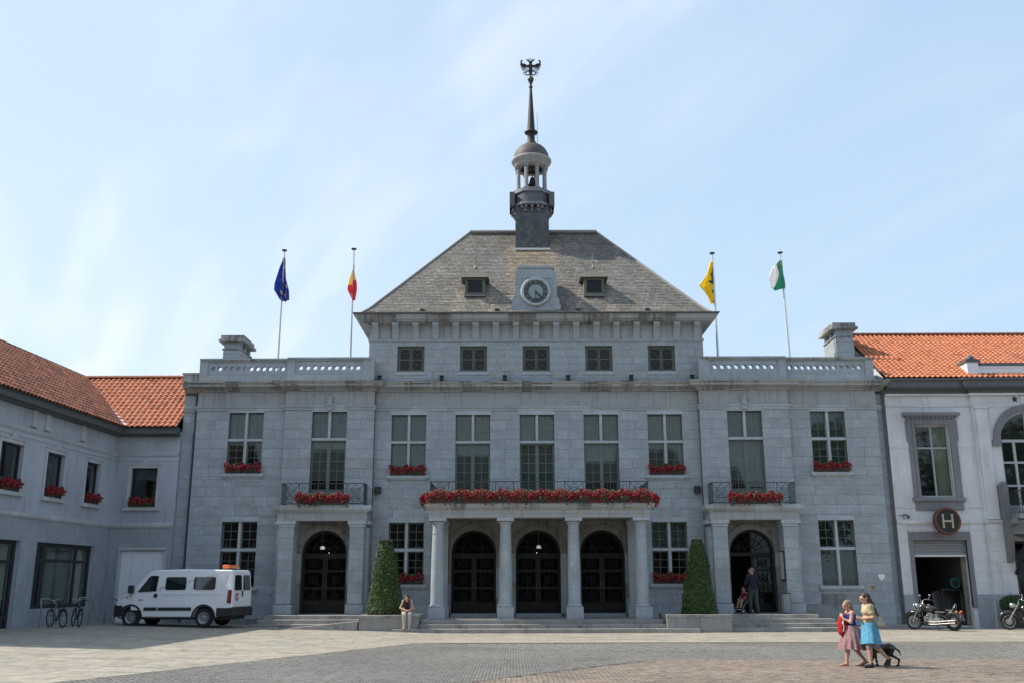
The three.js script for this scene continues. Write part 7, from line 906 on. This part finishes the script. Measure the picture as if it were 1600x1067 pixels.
function makePerson(o) {
  const p = thing('person', o.label, 'person', o.pos, o.ry, o.group), J = o.J, w = o.build ?? 1; if (o.size) p.scale.setScalar(o.size);
  const hd = headBones(J.head, o.headYaw ?? 0, o.headPitch ?? 0, o.headScale ?? 1);
  const torso = [B([-0.085, 0, 0].map((q, i) => q + J.chest[i]), [0.085, 0, 0].map((q, i) => q + J.chest[i]), 0.105 * w), B([-0.055, 0, 0].map((q, i) => q + J.waist[i]), [0.055, 0, 0].map((q, i) => q + J.waist[i]), 0.098 * w), B([-0.075, 0, 0].map((q, i) => q + J.pelvis[i]), [0.075, 0, 0].map((q, i) => q + J.pelvis[i]), 0.112 * w), B(J.chest, J.waist, 0.105 * w, 0.1 * w), B(J.waist, J.pelvis, 0.1 * w, 0.11 * w), B(J.shL, J.shR, 0.055), ...(o.bust ? [B([-0.06, J.chest[1] - 0.02, J.chest[2] + 0.07], [0.06, J.chest[1] - 0.02, J.chest[2] + 0.07], 0.06)] : [])];
  const neck = [B([(J.shL[0] + J.shR[0]) / 2, (J.shL[1] + J.shR[1]) / 2 + 0.01, (J.shL[2] + J.shR[2]) / 2], [J.head[0], J.head[1] - 0.06, J.head[2] - 0.01], 0.055, 0.048)];
  const arm = (s) => ({ up: B(J['sh' + s], J['el' + s], 0.048 * w, 0.038 * w), lo: B(J['el' + s], J['wr' + s], 0.037 * w, 0.025) }), aL = arm('L'), aR = arm('R');
  const leg = (s) => ({ up: B(J['hip' + s], J['kn' + s], 0.082 * w, 0.056 * w), lo: B(J['kn' + s], J['an' + s], 0.055 * w, 0.034), calf: B([0, 1, 2].map((q) => lerp(J['kn' + s][q], J['an' + s][q], 0.2) - (q === 2 ? 0.014 : 0)), [0, 1, 2].map((q) => lerp(J['kn' + s][q], J['an' + s][q], 0.45) - (q === 2 ? 0.012 : 0)), 0.05 * w, 0.044 * w), foot: B(J['an' + s].map((q, i) => q - (i === 1 ? 0.03 : 0)), J['toe' + s], 0.036, 0.026) }), lL = leg('L'), lR = leg('R');
  const all = [...torso, ...neck, aL.up, aL.lo, aR.up, aR.lo, ...[lL, lR].flatMap((l) => [l.up, l.lo, l.calf, l.foot])];
  const body = part(p, 'body', [skinOf(all, 0.014), skinOf(hd.bones, 0.008, 0.03), handAt(J.wrL, J.hdL ?? [0, -1, 0], J.pmL ?? [-1, 0, 0], false), handAt(J.wrR, J.hdR ?? [0, -1, 0], J.pmR ?? [1, 0, 0], true)].map((g) => g.toNonIndexed()), skinM(o.skin ?? 1));
  for (const s of [-1, 1]) part(body, 'eye', sph(0.011, ...hd.P([s * 0.032, 0.012, 0.094]), 1, 0.8, 0.7, 8), M.black); part(body, 'mouth', sph(0.02, ...hd.P([0, -0.05, 0.1]), 1, 0.35, 0.5, 8), std([0.3, 0.09, 0.08], 0.6));
  const env = { torso, neck, aL, aR, lL, lR, hd, J };
  for (const c of o.clothes(env)) part(p, c.name, c.geo ?? skinOf(c.bones, c.cell ?? 0.014, c.k ?? 0.035, c.grow ?? 0.012, c.clip), c.mat);
  return p;
}
const cloth = (rgb, r = 0.9) => std(rgb, r, { map: TX.fabric, bumpMap: TX.fold, bumpScale: 0.03 });
const below = (y0) => (x, y, z) => y - y0, above = (y0) => (x, y, z) => y0 - y, both2 = (a, b) => (x, y, z) => Math.max(a(x, y, z), b(x, y, z));
function skirtGeo(y0, y1, r0, r1, sx, sz, oz, pleats, amp, ox = 0) { const pos = [], idx = [], n = 64, m = 14; for (let j = 0; j <= m; j++) { const t = j / m, y = lerp(y0, y1, t); for (let i = 0; i <= n; i++) { const a = i / n * 6.2832, r = lerp(r0, r1, Math.pow(t, 0.9)) * (1 + amp * t * Math.sin(a * pleats + Math.sin(a * 3) * 0.8)); pos.push(Math.cos(a) * r * sx + ox * t, y + 0.015 * Math.sin(a * 3) * t, Math.sin(a) * r * sz + oz * t); } } for (let j = 0; j < m; j++) for (let i = 0; i < n; i++) { const a = j * (n + 1) + i, b = a + n + 1; idx.push(a, b, a + 1, b, b + 1, a + 1); } const g = new THREE.BufferGeometry(); g.setAttribute('position', new THREE.Float32BufferAttribute(pos, 3)); g.setIndex(idx); g.computeVertexNormals(); return uvm(g); }
const hairM = (r, g, b) => std([r, g, b], 0.55);
const WALK = -Math.PI / 2;
// two women walking to the left: forward is local +z, own left is local +x (towards the viewer)
const yW = GY(6.8, 18.8);
makePerson({ label: 'woman in blue top and pink skirt hugging a red bag, walking in front', pos: [6.8, yW, 18.5], ry: WALK, size: 0.94, group: 'people walking across the square', bust: 1, skin: 1.0, headYaw: 0.15, headPitch: 0.12, headScale: 0.98,
  J: { head: [0, 1.43, 0.05], chest: [0, 1.17, 0], waist: [0, 0.98, 0], pelvis: [0, 0.86, 0], shL: [0.155, 1.26, 0], shR: [-0.155, 1.26, 0.01], elL: [0.2, 1.04, 0.06], elR: [-0.2, 1.03, 0.08], wrL: [0.1, 1.13, 0.22], wrR: [-0.06, 1.0, 0.24], hdL: [-0.4, 0.8, 0.2], pmL: [-0.6, -0.2, -0.5], hdR: [0.9, 0.1, 0.1], pmR: [0, 0.2, -1], hipL: [0.085, 0.83, 0], hipR: [-0.085, 0.83, 0], knL: [0.09, 0.46, 0.16], knR: [-0.09, 0.46, -0.04], anL: [0.09, 0.085, 0.2], anR: [-0.09, 0.12, -0.32], toeL: [0.1, 0.03, 0.36], toeR: [-0.09, 0.03, -0.2] },
  clothes: ({ torso, hd, lL, lR }) => [{ name: 'tank_top', bones: torso, grow: 0.012, clip: both2(below(1.235), above(0.9)), mat: cloth([0.016, 0.03, 0.30]) }, { name: 'top_straps', bones: [B([0.09, 1.2, 0.06], [0.1, 1.32, -0.01], 0.014), B([0.1, 1.32, -0.01], [0.08, 1.2, -0.1], 0.014), B([-0.09, 1.2, 0.06], [-0.1, 1.32, -0.01], 0.014), B([-0.1, 1.32, -0.01], [-0.08, 1.2, -0.1], 0.014)], grow: 0, cell: 0.008, mat: cloth([0.016, 0.03, 0.30]) },
    { name: 'pleated_skirt', geo: skirtGeo(0.96, 0.40, 0.158, 0.30, 1.32, 1.05, 0.0, 13, 0.1), mat: cloth([0.40, 0.22, 0.23]) },
    { name: 'hair', bones: [B(hd.P([0, 0.05, -0.03]), hd.P([0, 0.045, 0.0]), 0.094), B(hd.P([0, 0.0, -0.07]), hd.P([0, -0.05, -0.08]), 0.055, 0.04), B(hd.P([0, -0.03, -0.1]), hd.P([0, -0.16, -0.13]), 0.04, 0.022)], grow: 0, cell: 0.01, k: 0.03, clip: (x, y, z) => { const q = hd.P([0, 0.0, 0.055]), n = hd.P([0, 0.06, 0.115]); return (z - q[2]) * 0.8 - (y - q[1] - 0.01) * 0.6; }, mat: hairM(0.20, 0.15, 0.10) },
    { name: 'sunglasses', geo: mg([sph(0.026, ...hd.P([-0.032, 0.014, 0.1]), 1, 0.75, 0.4, 10), sph(0.026, ...hd.P([0.032, 0.014, 0.1]), 1, 0.75, 0.4, 10), bar(hd.P([0.055, 0.02, 0.09]), hd.P([0.09, 0.02, -0.01]), 0.004, 0.004, 4), bar(hd.P([-0.055, 0.02, 0.09]), hd.P([-0.09, 0.02, -0.01]), 0.004, 0.004, 4)]), mat: std([0.02, 0.012, 0.012], 0.15) },
    { name: 'sandal', geo: mg([rbx(0.085, 0.025, 0.25, 0.098, 0.012, 0.27, 0.011), tube([[0.06, 0.03, 0.27], [0.1, 0.065, 0.3], [0.14, 0.03, 0.27]], 0.012, 6)]), mat: std([0.28, 0.07, 0.05], 0.7) }, { name: 'sandal', geo: tf(mg([rbx(0.085, 0.025, 0.25, 0, 0, 0, 0.011)]), mat4([-0.09, 0.045, -0.27], [0.35, 0, 0])), mat: std([0.28, 0.07, 0.05], 0.7) }] });
{ const b = thing('red_bag', 'bright red bag with white print held against the chest of the front woman', 'bag', [6.8, yW, 18.5], WALK); b.scale.setScalar(0.94); part(b, 'pouch', skinOf([B([0.02, 1.12, 0.22], [0.02, 0.82, 0.23], 0.085, 0.11), B([0.05, 0.98, 0.2], [-0.03, 0.98, 0.24], 0.1)], 0.012, 0.04), cloth([0.50, 0.016, 0.016])); part(b, 'print', [tube([[0.128, 1.1, 0.22], [0.148, 1.0, 0.235], [0.145, 0.9, 0.225], [0.135, 0.82, 0.24]], 0.009, 5), tube([[0.128, 1.04, 0.26], [0.15, 0.98, 0.235], [0.146, 0.93, 0.2]], 0.008, 5)], std([0.75, 0.7, 0.7], 0.8)); part(b, 'strap', tube([[0.05, 1.16, 0.2], [0.12, 1.29, 0.08], [0.11, 1.32, -0.02]], 0.013, 6), cloth([0.45, 0.016, 0.016])); }
makePerson({ label: 'long haired young woman in cream top and light blue skirt walking with the dog', pos: [7.05, GY(7, 19.1), 19.0], ry: WALK, size: 0.95, group: 'people walking across the square', bust: 1, headYaw: 0.05, headPitch: 0.2, skin: 1.0,
  J: { head: [0, 1.59, 0.05], chest: [0, 1.31, 0.0], waist: [0, 1.1, 0], pelvis: [0, 0.95, 0], shL: [0.16, 1.41, 0], shR: [-0.16, 1.41, 0.01], elL: [0.21, 1.16, -0.04], elR: [-0.2, 1.16, 0.0], wrL: [0.1, 1.12, 0.19], wrR: [-0.06, 1.13, 0.2], hdL: [-0.5, 0.2, 0.8], pmL: [-0.5, 0.3, -0.5], hdR: [0.5, 0.1, 0.8], pmR: [0.5, 0.3, -0.5], hipL: [0.085, 0.92, 0], hipR: [-0.085, 0.92, 0], knL: [0.09, 0.5, 0.08], knR: [-0.09, 0.52, -0.1], anL: [0.09, 0.09, 0.06], anR: [-0.09, 0.2, -0.42], toeL: [0.1, 0.035, 0.22], toeR: [-0.09, 0.07, -0.34] },
  clothes: ({ torso, hd, aL, aR, lL, lR, neck }) => [{ name: 'cream_top', bones: [...torso, B([0.16, 1.41, 0], [0.19, 1.27, -0.02], 0.05, 0.05), B([-0.16, 1.41, 0.01], [-0.185, 1.27, 0], 0.05, 0.05)], grow: 0.016, clip: both2(below(1.46), above(0.97)), mat: cloth([0.62, 0.53, 0.33]) },
    { name: 'wrap_skirt', geo: skirtGeo(1.04, 0.56, 0.162, 0.225, 1.4, 1, -0.01, 5, 0.05), mat: cloth([0.13, 0.42, 0.66]) },
    { name: 'leggings', bones: [lL.up, lR.up, lL.lo, lR.lo, lL.calf, lR.calf], grow: 0.008, clip: both2(below(0.8), above(0.43)), mat: cloth([0.40, 0.37, 0.38]) },
    { name: 'hair', bones: [B(hd.P([0, 0.055, -0.035]), hd.P([0, 0.05, 0.0]), 0.095), B(hd.P([0, 0.02, -0.07]), [0, 1.42, -0.1], 0.075, 0.085), B([-0.04, 1.42, -0.1], [-0.03, 1.16, -0.2], 0.07, 0.06), B([0.06, 1.42, -0.08], [0.07, 1.14, -0.19], 0.065, 0.055), B([0.0, 1.16, -0.2], [0.03, 0.98, -0.27], 0.07, 0.028)], grow: 0, cell: 0.012, k: 0.04, clip: (x, y, z) => { const q = hd.P([0, 0.0, 0.05]); return (z - q[2]) * 0.8 - (y - q[1] - 0.015) * 0.6; }, mat: hairM(0.05, 0.026, 0.016) },
    { name: 'sunglasses', geo: mg([sph(0.028, ...hd.P([-0.032, 0.014, 0.1]), 1, 0.75, 0.4, 10), sph(0.028, ...hd.P([0.032, 0.014, 0.1]), 1, 0.75, 0.4, 10)]), mat: std([0.06, 0.02, 0.015], 0.15) },
    { name: 'shoe', bones: [lL.foot, B([0.09, 0.09, 0.05], [0.09, 0.06, 0.05], 0.04)], grow: 0.01, cell: 0.008, clip: above(0.004), mat: std([0.02, 0.02, 0.022], 0.5) }, { name: 'shoe', bones: [lR.foot], grow: 0.012, cell: 0.008, mat: std([0.02, 0.02, 0.022], 0.5) }] });
{ const b = thing('shoulder_bag', 'cream shoulder bag at the back of the long haired woman', 'bag', [7.05, GY(7, 19.1), 19.0], WALK); b.scale.setScalar(0.95); part(b, 'pouch', skinOf([B([0.19, 1.14, -0.2], [0.19, 0.98, -0.22], 0.05, 0.07), B([0.19, 1.0, -0.16], [0.19, 1.0, -0.27], 0.06)], 0.01, 0.04), cloth([0.58, 0.52, 0.40])); part(b, 'strap', tube([[0.19, 1.16, -0.15], [0.18, 1.35, -0.05], [0.15, 1.475, 0.0], [0.16, 1.4, -0.12], [0.19, 1.16, -0.25]], 0.01, 6), cloth([0.5, 0.45, 0.35])); }
// seated woman on the planter
makePerson({ label: 'young woman in white trousers sitting on the left stone planter', pos: [-5.08, -0.445, 3.98], ry: 0.12, bust: 1, skin: 0.95, headPitch: 0.42, headYaw: -0.1,
  J: { head: [-0.02, 1.12, 0.14], chest: [0, 0.88, -0.02], waist: [0, 0.7, -0.08], pelvis: [0, 0.6, -0.12], shL: [0.155, 0.98, 0.02], shR: [-0.155, 0.98, 0.02], elL: [0.23, 0.76, 0.06], elR: [-0.25, 0.77, 0.02], wrL: [0.06, 0.68, 0.24], wrR: [-0.05, 0.69, 0.22], hdL: [-0.9, 0, 0.3], pmL: [0, -0.9, 0.1], hdR: [0.9, 0, 0.3], pmR: [0, -0.9, 0.1], hipL: [0.085, 0.58, -0.08], hipR: [-0.085, 0.58, -0.08], knL: [0.095, 0.54, 0.3], knR: [-0.1, 0.54, 0.3], anL: [0.09, 0.1, 0.2], anR: [-0.1, 0.1, 0.19], toeL: [0.1, 0.03, 0.34], toeR: [-0.12, 0.03, 0.33] },
  clothes: ({ torso, hd, lL, lR }) => [{ name: 'dark_top', bones: torso, grow: 0.012, clip: both2(below(1.0), above(0.6)), mat: cloth([0.035, 0.035, 0.04]) }, { name: 'white_waistcoat', bones: [B([0.13, 1.0, 0.03], [0.12, 0.7, -0.02], 0.07, 0.09), B([-0.13, 1.0, 0.03], [-0.12, 0.7, -0.02], 0.07, 0.09)], grow: 0.014, clip: (x, y, z) => 0.09 - Math.abs(x), mat: cloth([0.55, 0.5, 0.46]) },
    { name: 'white_trousers', bones: [lL.up, lR.up, lL.lo, lR.lo, lL.calf, lR.calf, B([-0.08, 0.6, -0.12], [0.08, 0.6, -0.12], 0.11)], grow: 0.016, clip: both2(above(0.09), below(0.72)), mat: cloth([0.66, 0.64, 0.58]) },
    { name: 'hair', bones: [B(hd.P([0, 0.055, -0.03]), hd.P([0, 0.05, 0.0]), 0.096), B(hd.P([-0.07, 0.0, -0.02]), [-0.14, 0.86, 0.11], 0.05, 0.04), B(hd.P([0.07, 0.0, -0.02]), [0.1, 0.84, 0.12], 0.05, 0.04), B(hd.P([0, 0, -0.07]), [-0.04, 0.92, -0.1], 0.07, 0.06), B([-0.14, 0.9, 0.1], [-0.2, 0.72, 0.06], 0.045, 0.03)], grow: 0, cell: 0.012, k: 0.04, clip: (x, y, z) => { const q = hd.P([0, 0.0, 0.05]), m = hd.P([0, 0.1, 0.05]); const c = Math.abs(x - q[0]) < 0.055 ? (z - q[2]) * 0.8 - (y - q[1] - 0.02) * 0.6 : -1; return y > 0.98 ? c : -1; }, mat: hairM(0.075, 0.032, 0.016) },
    { name: 'hair_band', geo: tube([hd.P([-0.1, 0.02, -0.02]), hd.P([-0.06, 0.125, 0.0]), hd.P([0, 0.152, 0.01]), hd.P([0.06, 0.125, 0.0]), hd.P([0.1, 0.02, -0.02])], 0.012, 6), mat: M.black }, { name: 'shoe', bones: [lL.foot], grow: 0.008, cell: 0.008, clip: above(0.003), mat: cloth([0.6, 0.45, 0.42]) }, { name: 'shoe', bones: [lR.foot], grow: 0.008, cell: 0.008, clip: above(0.003), mat: cloth([0.6, 0.45, 0.42]) }] });
// man entering the right side door with a pushchair
makePerson({ label: 'man in dark sweater seen from behind, pushing a pushchair into the open door', pos: [8.72, 0, 1.25], ry: Math.PI + 0.25, skin: 0.95, headYaw: 0.75, headScale: 1.04, build: 1.12,
  J: { head: [0, 1.68, 0.05], chest: [0, 1.38, 0.02], waist: [0, 1.16, 0], pelvis: [0, 0.99, 0], shL: [0.19, 1.49, 0.01], shR: [-0.19, 1.49, 0.01], elL: [0.27, 1.22, 0.05], elR: [-0.27, 1.22, 0.05], wrL: [0.24, 1.04, 0.26], wrR: [-0.24, 1.04, 0.26], hdL: [0, -0.3, 0.9], pmL: [0, -1, 0], hdR: [0, -0.3, 0.9], pmR: [0, -1, 0], hipL: [0.095, 0.96, 0], hipR: [-0.095, 0.96, 0], knL: [0.11, 0.53, 0.08], knR: [-0.11, 0.53, -0.02], anL: [0.11, 0.1, 0.06], anR: [-0.11, 0.1, -0.14], toeL: [0.13, 0.035, 0.22], toeR: [-0.13, 0.035, 0.02] },
  clothes: ({ torso, hd, aL, aR, lL, lR }) => [{ name: 'sweater', bones: [...torso, aL.up, aR.up, aL.lo, aR.lo], grow: 0.022, clip: both2(below(1.59), above(0.96)), mat: cloth([0.016, 0.018, 0.03]) }, { name: 'trousers', bones: [lL.up, lR.up, lL.lo, lR.lo, B([-0.09, 1.0, 0], [0.09, 1.0, 0], 0.115)], grow: 0.022, clip: both2(above(0.05), below(1.04)), mat: cloth([0.065, 0.075, 0.08]) },
    { name: 'hair', bones: [B(hd.P([0, 0.05, -0.03]), hd.P([0, 0.05, 0.0]), 0.092), B(hd.P([0, 0.0, -0.06]), hd.P([0, -0.03, -0.06]), 0.06, 0.05)], grow: 0, cell: 0.01, k: 0.03, clip: (x, y, z) => { const q = hd.P([0, 0.03, 0.04]), f = hd.P([0, 0.03, 1.04]); return ((x - q[0]) * (f[0] - q[0]) + (z - q[2]) * (f[2] - q[2])) - (y - q[1]) * 0.6; }, mat: hairM(0.17, 0.13, 0.09) }, { name: 'shoe', bones: [lL.foot], grow: 0.012, cell: 0.009, clip: above(0.003), mat: M.black }, { name: 'shoe', bones: [lR.foot], grow: 0.012, cell: 0.009, clip: above(0.003), mat: M.black }] });
{
  const s = thing('pushchair', 'dark folding pushchair in the open right side doorway', 'pushchair', [8.42, 0, 0.72], -0.9), fr = std([0.25, 0.26, 0.27], 0.4, { metalness: 0.6 });
  part(s, 'seat', rbx(0.36, 0.05, 0.34, 0, 0.42, 0.02, 0.02), std([0.02, 0.025, 0.05], 0.9)); part(s, 'backrest', tf(rbx(0.36, 0.5, 0.05, 0, 0, 0, 0.02), mat4([0, 0.66, -0.2], [-0.3, 0, 0])), std([0.02, 0.025, 0.05], 0.9)); part(s, 'footrest', cb(0.3, 0.02, 0.12, 0, 0.16, 0.36), M.pale);
  for (const x of [-0.2, 0.2]) part(s, 'side_tube', [bar([x, 0.12, 0.34], [x, 1.02, -0.46], 0.012), bar([x, 0.12, -0.3], [x, 0.55, 0.12], 0.012), bar([x, 0.42, 0.18], [x, 0.16, 0.36], 0.01)], fr); part(s, 'handle', bar([-0.2, 1.02, -0.46], [0.2, 1.02, -0.46], 0.016), M.rubber);
  for (const x of [-0.21, 0.21]) for (const z of [0.32, -0.3]) { const w = node(s, 'wheel', [x, 0.095, z], Math.PI / 2); part(w, 'tyre', uvm(new THREE.TorusGeometry(0.075, 0.02, 8, 20)), M.rubber); part(w, 'hub', cyl(0.05, 0.05, 0.03, 0, -0.015, 0, 12).rotateX(Math.PI / 2), M.pale); }
}
makePerson({ label: 'small child with bare legs sitting in the pushchair in the doorway', pos: [8.42, 0, 0.72], ry: -0.9, skin: 0.95, headScale: 0.86, build: 0.66,
  J: { head: [0, 0.95, -0.06], chest: [0, 0.74, -0.1], waist: [0, 0.62, -0.1], pelvis: [0, 0.52, -0.06], shL: [0.1, 0.8, -0.09], shR: [-0.1, 0.8, -0.09], elL: [0.15, 0.66, -0.02], elR: [-0.15, 0.66, -0.02], wrL: [0.1, 0.58, 0.1], wrR: [-0.1, 0.58, 0.1], hdL: [-0.2, 0, 1], pmL: [0, -1, 0], hdR: [0.2, 0, 1], pmR: [0, -1, 0], hipL: [0.06, 0.51, -0.04], hipR: [-0.06, 0.51, -0.04], knL: [0.08, 0.5, 0.2], knR: [-0.08, 0.5, 0.2], anL: [0.08, 0.24, 0.3], anR: [-0.08, 0.24, 0.3], toeL: [0.08, 0.2, 0.38], toeR: [-0.08, 0.2, 0.38] },
  clothes: ({ torso, hd, lL, lR, aL, aR }) => [{ name: 'shirt', bones: [...torso, aL.up, aR.up], grow: 0.012, clip: both2(below(0.83), above(0.48)), mat: cloth([0.25, 0.04, 0.05]) }, { name: 'shorts', bones: [lL.up, lR.up, B([-0.05, 0.52, -0.06], [0.05, 0.52, -0.06], 0.075)], grow: 0.012, clip: (x, y, z) => z - 0.09, mat: cloth([0.03, 0.04, 0.09]) }, { name: 'hair', bones: [B(hd.P([0, 0.055, -0.03]), hd.P([0, 0.05, 0.0]), 0.08)], grow: 0, cell: 0.01, clip: (x, y, z) => (z - hd.P([0, 0, 0.04])[2]) - (y - hd.P([0, 0.04, 0])[1]) * 0.8, mat: hairM(0.2, 0.12, 0.06) }, { name: 'shoe', bones: [lL.foot], grow: 0.008, cell: 0.008, mat: M.black }, { name: 'shoe', bones: [lR.foot], grow: 0.008, cell: 0.008, mat: M.black }] });
// black dog, walking left (forward is local +z)
{
  const d = thing('black_dog', 'black short haired dog walking behind the two women', 'dog', [7.4, GY(7.5, 18.6), 18.6], WALK);
  const b = [B([0, 0.40, 0.17], [0, 0.39, 0.05], 0.105, 0.1), B([0, 0.39, 0.05], [0, 0.42, -0.2], 0.098, 0.078), B([0, 0.42, -0.2], [0, 0.41, -0.27], 0.085, 0.07), B([0, 0.46, 0.2], [0, 0.56, 0.32], 0.07, 0.055), B([0, 0.575, 0.34], [0, 0.57, 0.37], 0.064, 0.056), B([0, 0.56, 0.40], [0, 0.535, 0.5], 0.04, 0.026), B([0.04, 0.62, 0.33], [0.062, 0.58, 0.31], 0.02, 0.012), B([-0.04, 0.62, 0.33], [-0.062, 0.58, 0.31], 0.02, 0.012),
    B([0, 0.43, -0.3], [0, 0.34, -0.42], 0.026, 0.018), B([0, 0.34, -0.42], [0.01, 0.24, -0.46], 0.018, 0.01)];
  const fl = (x, z, sw) => b.push(B([x, 0.36, 0.16], [x, 0.24, 0.13 + sw * 0.4], 0.05, 0.034), B([x, 0.24, 0.13 + sw * 0.4], [x, 0.11, 0.15 + sw], 0.03, 0.021), B([x, 0.11, 0.15 + sw], [x, 0.03, 0.14 + sw * 1.15], 0.02, 0.018), B([x, 0.022, 0.14 + sw * 1.15], [x, 0.02, 0.175 + sw * 1.15], 0.022, 0.02));
  const hl = (x, sw) => b.push(B([x, 0.38, -0.24], [x, 0.26, -0.17 + sw * 0.4], 0.068, 0.042), B([x, 0.26, -0.17 + sw * 0.4], [x, 0.15, -0.31 + sw], 0.036, 0.022), B([x, 0.15, -0.31 + sw], [x, 0.03, -0.28 + sw], 0.021, 0.018), B([x, 0.022, -0.28 + sw], [x, 0.02, -0.24 + sw], 0.022, 0.02));
  fl(0.06, 0, 0.1); fl(-0.06, 0, -0.06); hl(0.06, -0.08); hl(-0.06, 0.08);
  const body = part(d, 'body', skinOf(b, 0.009, 0.03), std([0.012, 0.011, 0.011], 0.5)); part(d, 'collar', uvm(new THREE.TorusGeometry(0.062, 0.01, 6, 20).rotateX(-0.9).translate(0, 0.535, 0.28)), std([0.3, 0.02, 0.02], 0.6)); for (const s of [-1, 1]) part(body, 'eye', sph(0.01, s * 0.034, 0.59, 0.405, 1, 1, 1, 8), std([0.05, 0.03, 0.015], 0.2)); part(body, 'nose', sph(0.016, 0, 0.545, 0.523, 1, 0.8, 0.8, 8), M.black);
}
renderer.render(scene, camera);
